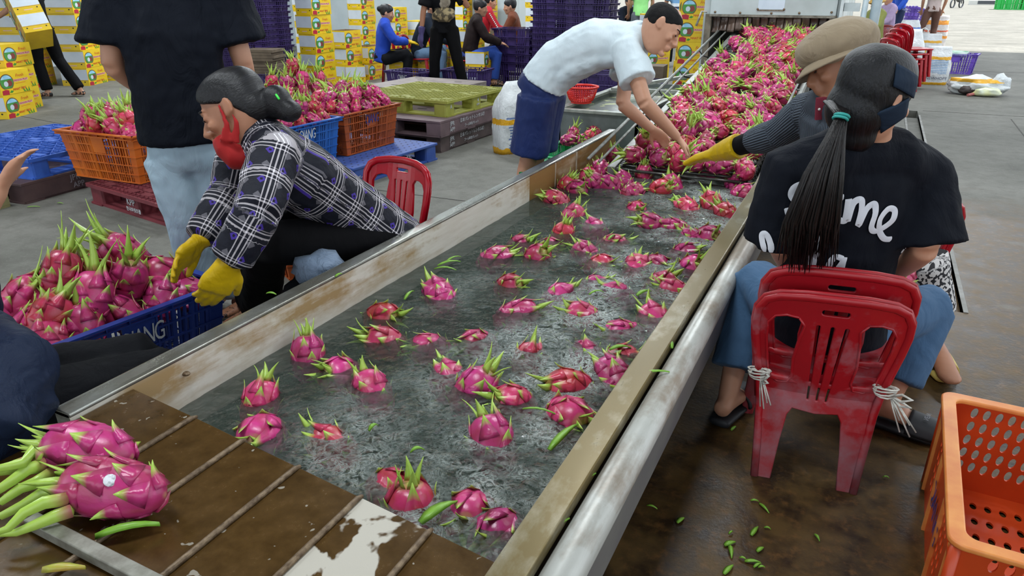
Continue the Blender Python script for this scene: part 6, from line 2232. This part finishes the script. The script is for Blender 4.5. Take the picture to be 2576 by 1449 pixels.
# ---------------------------------------------------------------- man in black T-shirt and pale jeans, seen from behind
J = dict(pelvis=A(485, 375, 2.97), waist=A(458, 270, 2.88), chest=A(430, 90, 2.78), neck=A(415, -80, 2.72), head=A(412, -185, 2.62), lsh=A(282, -15, 2.72), rsh=A(556, -25, 2.80), lel=A(282, 165, 2.78), lwr=A(400, 255, 3.05), rel=A(612, 160, 2.90), rwr=A(640, 300, 3.15))
J['face'], J['up'] = V(-.5, .85, -.1), V(0, 0, 1)
lat = (J['rsh'] - J['lsh']).normalized()
J['lhip'], J['rhip'] = J['pelvis'] - lat * .09 - V(0, 0, .03), J['pelvis'] + lat * .09 - V(0, 0, .03)
J['lkn'], J['rkn'] = A(470, 560, 3.05), A(545, 560, 3.12)
J['lan'], J['ran'] = drop(J['lkn'], .08, -.0, .03), drop(J['rkn'], .08, .0, .06)
J['ltoe'], J['rtoe'] = J['lan'] + V(-.07, .12, -.07), J['ran'] + V(-.07, .12, -.07)
p3, B3 = person('person', 'man in black t-shirt and pale jeans standing behind the plaid woman', J, 0.01, SKIN, 1.0, 1.0, {'l': (IMG(.5, -.2, .8), IMG(0, -1, 0), 1, .4), 'r': (IMG(.1, -.8, .4), IMG(-1, 0, 0), -1, .4)})
shirt(J, p3, cloth_material('black_tshirt', '#0c1018', '#10151f', 0.75, 0.8), 0.012, 0.72, 0.038, -0.055, 't_shirt', 0.011, flare=1.02, sw=1.12)
trousers(J, p3, cloth_material('bleached_jeans', '#a6bcc9', '#8fa8b8', 0.8, 0.5), 0.012, 0.99, 0.022, 'jeans', 0.007, flare=1.25)
P = Parts(); hair_cap(P, B3, 1.0, 1.06, .06, -.05, .0); blob('short_hair', P, 0.01, HAIR, p3, 3)
for s_ in 'lr':
    P = Parts(); foot_parts(P, J[s_ + 'an'], J[s_ + 'toe']); blob('sandal', P, 0.011, M('black_shoe', '#0c0c0d'), p3, 3)

# ---------------------------------------------------------------- dark clad person at the lower left edge
J = dict(pelvis=A(-120, 1050, 1.95), waist=A(-150, 880, 1.85), chest=A(-190, 680, 1.75), neck=A(-190, 520, 1.7), head=A(-190, 400, 1.65), lsh=A(-110, 600, 1.9), rsh=A(-290, 640, 1.6), lel=A(-120, 640, 1.95), lwr=A(0, 475, 2.0), rel=A(-60, 960, 1.62), rwr=A(-120, 1130, 1.65), lkn=A(375, 905, 2.12), rkn=A(430, 945, 2.02))
J['face'], J['up'] = V(.2, 1, -.3), V(0, 0, 1)
lat = V(1, -.25, 0).normalized()
J['lhip'], J['rhip'] = J['pelvis'] - lat * .09, J['pelvis'] + lat * .09
J['lan'], J['ran'] = drop(J['lkn'], .08, -.05, .0), drop(J['rkn'], .08, -.05, .0)
J['lel'] = A(-150, 700, 1.95)
p4, B4 = person('person', 'person in dark navy jacket and black trousers at the lower left edge', J, 0.012, SKIN, 1.0, 1.0, {'l': (IMG(.45, .75, 0), IMG(.8, -.2, .3), 1, .35)})
P = Parts()
P.add([A(-150, 1180, 1.55), A(-10, 1010, 1.52), A(40, 930, 1.6), A(-60, 860, 1.75)], [.11, .105, .09, .09], None, 16)
P.add([J['pelvis'], J['waist'], J['chest']], [(.17, .14), (.17, .14), (.19, .14)], lat, 16)
P.add([A(20, 950, 1.58), A(60, 1010, 1.62), A(-20, 1120, 1.55)], [.07, .075, .07], None, 14)
blob('navy_jacket', P, 0.011, cloth_material('navy_satin', '#141d30', '#1d2940', 0.45, 0.7), p4, 4, 0.009, 12)
trousers(J, p4, cloth_material('black_trousers_two', '#07080b', '#0d0f14', 0.75, 0.4), 0.012, 0.97, 0.03, 'trousers', 0.006, flare=1.3)

# ---------------------------------------------------------------- ponytail woman on the red chairs
J = dict(pelvis=A(2085, 830, 2.22), waist=A(2100, 690, 2.16), chest=A(2135, 510, 2.05), neck=A(2190, 375, 1.96), head=A(2198, 245, 1.87), lsh=A(2000, 425, 1.97), rsh=A(2312, 438, 2.03), rel=A(2328, 625, 2.04), rwr=A(2252, 690, 2.26), lel=A(1962, 610, 2.08), lwr=A(2000, 700, 2.35), rkn=A(2345, 770, 2.40), lkn=A(1900, 700, 2.50))
J['face'], J['up'] = V(.62, .78, -.12), V(-.02, -.05, 1)
lat = (J['rsh'] - J['lsh']).normalized()
J['lhip'], J['rhip'] = J['pelvis'] - lat * .09 + V(0, .03, 0), J['pelvis'] + lat * .09 + V(0, .03, 0)
J['ran'] = G(2205, 1085, .0) + V(.015, .05, .085)
J['rtoe'] = G(2300, 1075, .03)
J['lan'] = G(1830, 1000, .09); J['ltoe'] = J['lan'] + V(.03, .14, -.06)
p5, B5 = person('person', 'woman with long black ponytail in lettered black shirt seated at the tank', J, 0.0075, SKIN, 1.0, 0.95, {'r': (IMG(-.5, -.3, .8), IMG(.2, -.9, 0), -1, .6), 'l': (IMG(.3, -.3, .9), IMG(0, -1, 0), 1, .5)})
BT = cloth_material('black_lettered_shirt', '#0c0f16', '#12161f', 0.8, 0.45)
sh5 = shirt(J, p5, BT, 0.009, 0.95, 0.030, 0.05, 't_shirt', 0.007, 0.97, sw=1.12, collar=.30)
JEANS = cloth_material('blue_jeans', '#46688a', '#3a5877', 0.8, 0.4)
trousers(J, p5, JEANS, 0.0095, 0.88, 0.018, 'jeans', 0.005, 0.98, flare=1.3)
def strokes_on(parent, target, strokes, to3d, width, mat, name='lettering'):
    """thick brush strokes laid on a surface from outside (the print on a shirt)"""
    from mathutils.bvhtree import BVHTree
    me = target.data
    bvh = BVHTree.FromPolygons([v.co.copy() for v in me.vertices], [tuple(p.vertices) for p in me.polygons])
    for st in strokes:
        # smooth polyline (Catmull-Rom)
        pts = []
        q = [st[0]] + list(st) + [st[-1]]
        for i in range(1, len(q) - 2):
            for k in range(7):
                t = k / 7
                pts.append(tuple(0.5 * ((2 * q[i][c]) + (-q[i - 1][c] + q[i + 1][c]) * t + (2 * q[i - 1][c] - 5 * q[i][c] + 4 * q[i + 1][c] - q[i + 2][c]) * t * t + (-q[i - 1][c] + 3 * q[i][c] - 3 * q[i + 1][c] + q[i + 2][c]) * t ** 3) for c in (0, 1)))
        pts.append(st[-1])
        P3 = []
        for p in pts:
            o, d = to3d(*p)
            h = bvh.ray_cast(o, d)
            if h[0] is not None:
                P3.append((h[0], h[1]))
        if len(P3) < 3:
            continue
        mb = MB()
        vs, fs = [], []
        n = len(P3)
        for i, (c, nr) in enumerate(P3):
            tng = (P3[min(i + 1, n - 1)][0] - P3[max(i - 1, 0)][0])
            if tng.length < 1e-6:
                tng = Vector((1, 0, 0))
            tng.normalize()
            sd = tng.cross(nr).normalized() * width / 2
            if i in (0, n - 1):
                sd = sd * 0.6
            c = c + nr * 0.004
            vs += [c - sd, c - sd * .5 + nr * .0012, c + sd * .5 + nr * .0012, c + sd]
        for i in range(n - 1):
            for j in range(3):
                a = i * 4 + j
                fs.append((a, a + 1, a + 5, a + 4))
        mb.add(vs, fs)
        o = mb.build(name, mat, parent, smooth=True)
INKP = M('white_shirt_print', '#d7dae0', '#c7cbd4', 12, 0.7)
def to3d(px, py):
    d = ray(px, py).normalized()
    return CAM + d * 1.2, d
S_ = [(2040, 470), (2022, 462), (1998, 470), (1990, 490), (2005, 510), (2022, 525), (2020, 545), (2000, 553), (1985, 540), (1980, 522)]
O_ = [(2078, 495), (2058, 505), (2052, 530), (2068, 548), (2088, 535), (2092, 510), (2078, 495)]
CM = [(2122, 496), (2105, 497), (2095, 520), (2100, 545), (2120, 555), (2128, 545), (2134, 500), (2130, 555), (2145, 512), (2165, 502), (2165, 530), (2158, 565), (2178, 525), (2198, 512), (2200, 535), (2190, 570), (2200, 580), (2225, 568), (2245, 550), (2248, 528), (2232, 525), (2212, 550), (2210, 578), (2222, 598), (2240, 600)]
D_ = [(1945, 640), (1925, 640), (1908, 665), (1915, 685), (1935, 665), (1940, 620), (1930, 590), (1918, 592), (1925, 630), (1945, 690)]
L_ = [(2042, 680), (2052, 640), (2075, 600), (2080, 575), (2064, 575), (2050, 610), (2040, 660), (2045, 685)]
A_ = [(2120, 650), (2100, 645), (2085, 668), (2095, 685), (2118, 660), (2122, 648), (2112, 690)]
strokes_on(sh5, sh5, [S_, O_, CM, D_, L_, A_], to3d, 0.017, INKP)
# hair: cap, dark scarf straps, ponytail of many strands
P = Parts()
hair_cap(P, B5, 1.0, 1.15, .045, -.10, -.03, 0.012)
P.extra.ell(B5 @ V(-.005, -.045, -.03), (.082, .070, .085))
P.extra.ell(B5 @ V(0, -.035, -.10), (.058, .045, .05))
blob('hair', P, 0.0065, hair_material('long_black_hair', '#07080a', '#181a20', (1.2, 0, 0)), p5, 16)
mb = MB()
rt = A(2118, 292, 1.80)
rnd = random.Random(5)
for i in range(170):
    a = rnd.uniform(0, 6.28); r = rnd.random() ** .5
    off = RGT * (r * math.cos(a)) + V(0, 0, 1) * (0.3 * r * math.sin(a)) + FWD * (r * math.sin(a) * .6)
    hx, hy = rnd.uniform(2080, 2170), rnd.uniform(225, 300)
    s0 = rt + off * .012 + IMG(rnd.uniform(-.02, .05), .05, .05)
    x1 = 2072 + 50 * r * math.cos(a)
    x2 = 2042 + 72 * r * math.cos(a)
    x3 = 2034 + 72 * r * math.cos(a) + rnd.uniform(-14, 14)
    y3 = rnd.uniform(610, 690)
    pts = [s0, rt + off * .012, A(2100 + 24 * r * math.cos(a), 350, 1.80 + .02 * r * math.sin(a)), A(x1, 440, 1.81 + .022 * r * math.sin(a)), A(x2, 560, 1.87 + .02 * r * math.sin(a)), A(x3, y3, 1.95 + .012 * r * math.sin(a))]
    mb.tube(pts, [.003, .0035, .0045, .0045, .0035, .0008], 5)
o = mb.build('ponytail', hair_material('ponytail_hair', '#0a090a', '#241d1b', (1.57, 0, 0)), p5, smooth=True)
o['kind'] = 'stuff'
mb = MB()
for k in range(2):
    c = rt + IMG(-.004 * k, -.007 * k)
    ax = IMG(-.3, -1, 0).normalized()
    e1 = ax.cross(FWD).normalized(); e2 = ax.cross(e1)
    mb.tube([c + e1 * (.017 * math.cos(q)) + e2 * (.017 * math.sin(q)) for q in [2 * PI * i / 14 for i in range(15)]], .0038, 6)
mb.build('hair_elastic', M('teal_elastic', '#2f9c94', None, 5, 0.6), p5, smooth=True)
# visor band with its velcro strap on the right side of the head
def on_head(B, az, z, g):
    import bisect
    zs = [q[0] for q in SECT][::-1]
    S = SECT[::-1]
    i = min(max(bisect.bisect(zs, z) - 1, 0), len(S) - 2)
    f = (z - S[i][0]) / (S[i + 1][0] - S[i][0])
    yc, rx, ry = [S[i][k] * (1 - f) + S[i + 1][k] * f for k in (1, 2, 3)]
    return B @ V(rx * g * math.sin(az), yc + ry * g * math.cos(az), z)
BAND = cloth_material('navy_band', '#1b2635', '#243243', 0.7, 0.3)
def patch(corners, name, rows=8, cols=8):
    mb = MB()
    (a0, z0), (a1, z1), (a2, z2), (a3, z3) = corners
    def fn(u, v):
        az = (a0 * (1 - u) + a1 * u) * (1 - v) + (a3 * (1 - u) + a2 * u) * v
        z = (z0 * (1 - u) + z1 * u) * (1 - v) + (z3 * (1 - u) + z2 * u) * v
        return on_head(B5, az, z, 1.24)
    mb.grid(fn, cols, rows)
    o = mb.build(name, BAND, p5, smooth=True)
    o.modifiers.new('s', 'SOLIDIFY').thickness = 0.005
patch([(1.20, .065), (1.95, .090), (1.95, .035), (1.25, .012)], 'visor_band')
patch([(1.45, .012), (2.25, -.035), (2.05, -.085), (1.30, -.035)], 'visor_strap')
# black slide sandal
def slide(parent, an, toe, sole_mat, strap_mat, holes=False, sc=1.0, label=None):
    d = (toe - an); d.z = 0; d.normalize()
    lt = d.cross(V(0, 0, 1))
    z0 = toe.z - .03 if toe.z > .02 else 0.0
    P = Parts()
    heel = V(an.x, an.y, 0) - d * .055
    L = .27 * sc
    P.add([heel + V(0, 0, .016), heel + d * L * .25 + V(0, 0, .016), heel + d * L * .7 + V(0, 0, .015), heel + d * L + V(0, 0, .015)], [(.036, .016), (.042, .016), (.050, .014), (.032, .012)], lt, 16, 3)
    o = blob('sandal_sole', P, 0.006, sole_mat, parent, 3)
    mb = MB()
    c = heel + d * L * .66
    def fn(u, v):
        a = PI * u
        k = 1.0 + .05 * math.sin(PI * v)
        return c + d * ((v - .5) * .095) + lt * (math.cos(a) * .052 * k) + V(0, 0, .026 + math.sin(a) * (.052 - .012 * v))
    mb.grid(fn, 14, 8)
    st = mb.build('sandal_strap', strap_mat, parent, smooth=True)
    st.modifiers.new('s', 'SOLIDIFY').thickness = 0.008
    return c, d, lt
BS = M('black_foam', '#14161a', '#1e2126', 8, 0.55)
c5, d5, l5 = slide(p5, J['ran'], J['rtoe'], BS, BS)
text('NEW', 0.022, c5 + V(0, 0, .083) + l5 * .0, l5 * -1, d5, M('grey_print', '#8d9096', None, 5, 0.6), p5)
slide(p5, J['lan'], J['ltoe'], BS, BS)
fruit(A(2258, 705, 2.32), V(.3, .6, .5), 3, 'dragon fruit held in the lap of the ponytail woman', None, 0.9, detail=1)

# ---------------------------------------------------------------- woman in the beige cap reaching with a yellow glove
J = dict(pelvis=A(2190, 640, 2.85), waist=A(2160, 500, 2.78), chest=A(2110, 370, 2.68), neck=A(2105, 262, 2.58), head=A(2112, 168, 2.52), rsh=A(2165, 300, 2.45), lsh=A(2030, 280, 2.76), lel=A(1960, 335, 2.92), lwr=A(1835, 375, 3.18), rel=A(2230, 440, 2.40), rwr=A(2200, 560, 2.5), rkn=A(2320, 650, 2.68), lkn=A(2120, 640, 3.1))
J['face'], J['up'] = IMG(-.93, -.25, .25), IMG(-.18, .95)
lat = (J['rsh'] - J['lsh']).normalized()
J['lhip'], J['rhip'] = J['pelvis'] - lat * .09, J['pelvis'] + lat * .09
J['ran'] = G(2335, 905) + V(0.0, 0.02, .085); J['rtoe'] = G(2388, 962, .03)
J['lan'] = drop(J['lkn'], .085); J['ltoe'] = J['lan'] + V(-.05, .13, -.06)
p6, B6 = person('person', 'woman in beige cap and ribbed grey shirt reaching over the conveyor', J, 0.0085, SKIN2, 1.0, 0.95)
eyes(B6, p6)
def rib_material():
    t = NT('ribbed_grey_cloth')
    at = t.n('Attribute', attribute_name='pl')
    x, y, z = t.sep(at.outputs['Vector'])
    w_ = t.math('SINE', t.math('MULTIPLY', y, 620.0))
    c = t.mix(t.math('MULTIPLY_ADD', w_, 0.5, 0.5), hexc('#23272e'), hexc('#5a6470'))
    t.set(col=c, rough=0.8, spec=0.2)
    t.bump(w_, 0.5, 0.004)
    return t.m
sh6 = shirt(J, p6, rib_material(), 0.009, 0.75, 0.02, 0.05, 'ribbed_shirt', 0.005, 0.95, 0.55, attr=True)
mb = MB()
mb.loft([A(2068, 245, 2.52), A(2062, 300, 2.56)], [(.022, .006), (.018, .006)], RGT, 10, True, 4)
mb.build('red_placket', M('maroon_cloth', '#7a1f33', None, 6, 0.7), p6)
mb = MB()
mb.ell(A(2061, 275, 2.535), (.005, .005, .005))
mb.build('button', M('button_white', '#d8d4cc', None, 6, 0.4), p6, smooth=True)
P = Parts()
P.add([J['lel'].lerp(J['lwr'], .35), J['lel'].lerp(J['lwr'], .9)], [.050, .042], None, 14)
blob('black_oversleeve', P, 0.008, cloth_material('black_sleeve', '#0b0c0f', None, 0.8, 0.3), p6, 3, 0.003)
g6 = glove(p6, J['lel'], J['lwr'] + (J['lwr'] - J['lel']).normalized() * .10, A(1720, 412, 3.50), IMG(0, -.9, .3), 1, .12, 1.2, .16)
def logo_cloth():
    t = NT('lettered_trousers')
    at = t.n('Attribute', attribute_name='pl')
    v = at.outputs['Vector']
    br = t.n('TexBrick')
    t.l(t.mapping(v, (30, 30, 1)), br.inputs['Vector'])
    br.inputs['Color1'].default_value = hexc('#c9c6c2'); br.inputs['Color2'].default_value = hexc('#14141a'); br.inputs['Mortar'].default_value = hexc('#1a1a20')
    br.inputs['Scale'].default_value = 1.0
    br.inputs['Mortar Size'].default_value = 0.05
    wv = t.noise(v, 70, 1, 0.3)
    f = t.ramp(wv, [(0.50, 0.0), (0.53, 1.0)])
    t.set(col=t.mix(f, hexc('#c4c2c0'), hexc('#17171d')), rough=0.8)
    return t.m
trousers(J, p6, logo_cloth(), 0.0095, 0.80, 0.03, 'patterned_trousers', 0.005, 1.0, attr=True, flare=1.3)
P = Parts()                                              # soft cap with short brim
c = B6 @ V(0, -.01, .075)
R6 = basis(J['face'], J['up'])
P.extra.ell(c, (.128, .142, .085), R6, 20, 12)
P.extra.ell(B6 @ V(0, -.015, .045), (.112, .128, .055), R6, 20, 10)
cap = blob('beige_cap', P, 0.007, cloth_material('beige_twill', '#a3937a', '#8d7e67', 0.85, 0.9, 0.1, 8), p6, 4, 0.005, 12)
mb = MB()
def brim(u, v):
    a = -1.7 + 3.4 * u
    r = .108 + .038 * v * (0.5 + 0.5 * math.cos(a))
    return B6 @ V(math.sin(a) * r * .92, math.cos(a) * (r + .018) - .012, .032 - .034 * v * (0.6 + .4 * math.cos(a)))
mb.grid(brim, 20, 4)
bo = mb.build('brim', cloth_material('beige_brim', '#a3937a', '#8d7e67', 0.85, 0.3), cap, smooth=True)
bo.modifiers.new('s', 'SOLIDIFY').thickness = 0.006
mb = MB()
mb.tube([B6 @ V(-.085, -.01, -.035), B6 @ V(-.09, .0, -.05), B6 @ V(-.085, .012, -.045)], .0025, 6)
mb.build('earring', M('silver', '#c9c9c4', None, 6, 0.2, 0.9), p6, smooth=True)
YS = M('yellow_foam', '#cdb767', '#b8a04f', 8, 0.5)
c6, d6, l6 = slide(p6, J['ran'], J['rtoe'], YS, YS)
hm = MB(); hm.ell((0, 0, 0), (.0032, .0032, .0015), None, 8, 4)
hm = hm.mesh('strap_hole', M('hole_brown', '#5d4a22', None, 5, 0.8))
for i in range(8):
    for j in range(6):
        a = PI * (.16 + .68 * i / 7)
        p = c6 + d6 * ((j / 5 - .5) * .07) + l6 * (math.cos(a) * .0575) + V(0, 0, .026 + math.sin(a) * (.054 - .012 * (j / 5)))
        o = link('strap_hole', hm, p6)
        o.location = p
# yellow-brown bucket under the chairs
mb = MB()
lathe(mb, [(.001, 0), (.085, 0), (.11, .30), (.116, .30), (.116, .315), (.10, .315), (.08, .012), (.001, .012)], 24)
o = mb.build('bucket', M('ochre_plastic', '#a87a14', '#8d6410', 6, 0.4), smooth=True, label='ochre plastic bucket on the floor behind the red chair legs', cat='bucket')
o.location = G(2115, 1010) + V(.02, .18, 0)
# ---------------------------------------------------------------- people in the back of the hall
def at_xy(px, py, d):
    p = A(px, py, d)
    return (p.x, p.y)
BLUEJ = ('#1f46b4', '#1a3c9c')
J = pose('sit', at_xy(955, 60, 10.6), RGT + FWD * .25, .94)
J['rwr'], J['lwr'] = J['rwr'] + V(0, 0, .05), J['lwr'] + V(0, 0, .05)
extra_person('woman in bright blue jacket and yellow gloves seated among the cartons', J, BLUEJ, '#15161a', glove_mat=GLOVE, bun=True)
J = pose('stand', at_xy(1118, 80, 9.5), V(.5, -.85, 0), 1.0, 0.12)
sd_ = J['rsh'] - J['lsh']
J['rel'], J['rwr'] = J['rsh'] + V(-.06, -.06, -.28), J['rsh'] + V(-.08, -.10, -.54)
J['lel'], J['lwr'] = J['lsh'] + V(.14, .02, -.22), J['lsh'] + V(.10, -.12, -.02)
J['rkn'], J['ran'] = J['rkn'] + V(-.04, 0, 0), J['ran'] + V(-.05, 0, 0)
J['lkn'], J['lan'], J['ltoe'] = J['lkn'] + V(.06, 0, 0), J['lan'] + V(.16, 0, 0), J['ltoe'] + V(.16, 0, 0)
p8, B8 = extra_person('standing woman in black with beige waist bag leaning over the crates', J, ('#0e0f12', '#15161a'), '#0b0b0d', 'short', glove_mat=cloth_material('violet_glove', '#4a4272', '#3a345c', 0.6, 0.3), skin=SKIN2)
f8 = J['face'].copy(); f8.z = 0; f8.normalize()
c8 = J['waist'] + f8 * .16 + V(0, 0, .0)
link('waist_bag', crumple('waist_bag', c8, (.16, .11, .10), M('beige_print_cloth', '#9b8a66', '#4d4434', 16, 0.8, lo=0.45, hi=0.55), 2), p8)
link('white_flap', crumple('white_flap', c8 + V(.02, 0, .15), (.07, .05, .10), M('pale_cloth', '#b8ad9c', '#7a6f60', 12, 0.8), 5), p8)
J = pose('sit', at_xy(1178, 55, 10.6), RGT + FWD * .1 - UPV * 0, 1.0, .05)
extra_person('seated woman in dark brown top working behind the standing woman', J, ('#2a2020', '#1e1717'), '#2a4a9a', skin=SKIN)
J = pose('sit', at_xy(1208, 45, 12.6), RGT + FWD * .2, 1.05, .05)
p10, B10 = extra_person('seated woman in red track jacket with striped sleeve and high bun', J, ('#b01626', '#9a1220'), '#d5d6d8', glove_mat=cloth_material('beige_glove', '#9c8f72', '#857a60', 0.8, 0.3), bun=True)
mb = MB()
for k in range(9):
    q = J['rsh'].lerp(J['rel'], k / 9)
    mb.bar(q + V(.05, -.055, .0), q + V(.05, -.055, -.02), .03, .012)
mb.build('sleeve_stripe', M('white_stripe', '#d8d8d8', None, 5, 0.6), p10)['kind'] = 'stuff'
mb = MB(); mb.ell(B10 @ V(.02, -.09, .085), (.02, .02, .02))
mb.build('hair_tie', M('lime_tie', '#b8d83a', None, 5, 0.6), p10, smooth=True)
J = pose('sit', at_xy(1302, 70, 11.6), -RGT + FWD * .1, 1.0)
extra_person('person in rust brown shirt half hidden behind the tall purple stack', J, ('#6b3418', '#5a2b14'), '#2a2a30')
J = pose('sit', at_xy(1048, 85, 10.9), RGT - FWD * .1, 1.0, .12)
extra_person('seated person in dark navy jacket and jeans behind the standing woman', J, ('#1c2430', '#151b25'), '#5a7490')
# carrier at the left
gq = G(140, 243)
J = pose('stand', (gq.x, gq.y), -RGT + FWD * .3, 1.0)
J['rel'], J['rwr'] = J['rsh'] + V(-.10, -.10, -.24), J['rsh'] + V(-.32, -.18, -.30)
J['lel'], J['lwr'] = J['lsh'] + V(-.12, -.08, -.24), J['lsh'] + V(-.34, -.14, -.36)
J['rkn'] = J['rkn'] + V(.12, .02, 0); J['ran'] = J['ran'] + V(.30, .06, 0); J['rtoe'] = J['rtoe'] + V(.30, .06, 0)
extra_person('person in black carrying a tilted stack of cartons at the left', J, ('#0f1014', '#16181d'), '#0a0a0c', 'short')
base = A(100, 100, 8.9)
for i in range(3):
    R = Matrix.Rotation(math.radians(80), 4, 'Z') @ Matrix.Rotation(math.radians(26), 4, 'Y')
    o = carton((0, 0, 0), 0, 'yellow carton carried by the person in black, %s of three' % ('lowest', 'middle', 'topmost')[i])
    ax = (IMG(-.45, .9)).normalized()
    b = basis(IMG(.0, .0, 1).cross(ax).cross(ax) * 1.0 + IMG(.3, 0, 0), ax)
    zx = ax
    yx = IMG(.75, .35, .55); yx = (yx - zx * yx.dot(zx)).normalized()
    xx = yx.cross(zx)
    m = Matrix.Identity(4)
    m.col[0][:3], m.col[1][:3], m.col[2][:3] = xx, yx, zx
    m.col[3][:3] = base + ax * (i * 0.257)
    o.matrix_basis = m
# behind the stacks, around the bending man's head
J = pose('sit', at_xy(1572, 30, 15.0), RGT * .6 - FWD, 1.0)
extra_person('person in dark top seated far behind the man in white', J, ('#1d2330', '#161b26'), '#20242c', v=0.02)
J = pose('sit', at_xy(1592, 20, 16.5), RGT * .3 - FWD, 1.0)
extra_person('person in pale denim shirt seated far behind', J, ('#7f9bb8', '#6d89a6'), '#3a4450', v=0.02)
J = pose('stand', at_xy(1612, 20, 14.5), FWD, 1.0)
extra_person('person in light green vest standing far behind', J, ('#9adf8a', '#86cc78'), '#5a6068', 'short', v=0.02)
def stripe_cloth():
    t = NT('striped_shirt')
    z = t.sep(t.coord())[2]
    f = t.math('GREATER_THAN', t.math('SINE', t.math('MULTIPLY', z, 42.0)), 0.1)
    g = t.math('GREATER_THAN', t.math('SINE', t.math('MULTIPLY_ADD', z, 42.0, 1.6)), 0.75)
    t.set(col=t.mix(g, t.mix(f, hexc('#6d9cc8'), hexc('#d5dde4')), hexc('#1d2c4a')), rough=0.8)
    return t.m
J = pose('stand', at_xy(1708, 20, 13.0), FWD + RGT * .2, 1.0)
pS, BS_ = extra_person('person in blue striped shirt standing behind the carton stack', J, ('#6d9cc8', '#6d9cc8'), '#101216', 'short', v=0.018)
for c in pS.children:
    if c.name.startswith('t_shirt'):
        c.data.materials[0] = stripe_cloth()
# right side, along the row of bags
J = pose('sit', at_xy(2212, 45, 13.6), -RGT * .8 - FWD * .2, 1.0)
extra_person('person in olive jacket and straw bucket hat seated at the right', J, ('#8a8f4e', '#7a7f44'), '#2a2c34', hat='#b8924e')
J = pose('sit', at_xy(2243, 35, 15.5), -RGT * .8 - FWD * .1, 1.05)
extra_person('person in violet floral top seated behind the olive jacket', J, ('#8a6aa0', '#c4b4cc'), '#24324a', v=0.018)
J = pose('stand', at_xy(2264, 20, 17.5), -RGT, 1.0)
extra_person('person in bright blue top standing behind the seated row', J, ('#2f5fd0', '#2850b4'), '#243050', v=0.018)
J = pose('stand', at_xy(2350, 10, 17.0), FWD * .8 + RGT * .3, 1.0)
J['lkn'] = J['lkn'] + V(-.05, -.1, 0); J['lan'] = J['lan'] + V(-.12, -.2, 0); J['ltoe'] = J['ltoe'] + V(-.12, -.2, 0)
extra_person('person in brown trousers walking away on the bright floor', J, ('#b8a8a4', '#a89894'), '#5d4238', 'short', v=0.018)

# chairs under the seated workers
def seat_for(px, py, d, face, label, k=1.1):
    x, y = at_xy(px, py, d)
    f = Vector(face)
    chair((x, y, 0), math.atan2(-f.x, f.y), 'glossy', label, k)
c6_ = A(2190, 640, 2.85)
chair((c6_.x, c6_.y + .03, 0), math.radians(25), 'glossy', 'red plastic chair under the woman in the beige cap', 1.05)
seat_for(1178, 55, 10.6, RGT + FWD * .1, 'red plastic chair under the brown top woman')
seat_for(1208, 45, 12.6, RGT + FWD * .2, 'red plastic chair under the red jacket woman')
seat_for(1048, 85, 10.9, RGT - FWD * .1, 'red plastic chair under the person in dark navy jacket')
seat_for(2212, 45, 13.6, -RGT * .8 - FWD * .2, 'red plastic chair under the olive jacket person')
bpy.data.scenes.remove(WORK)
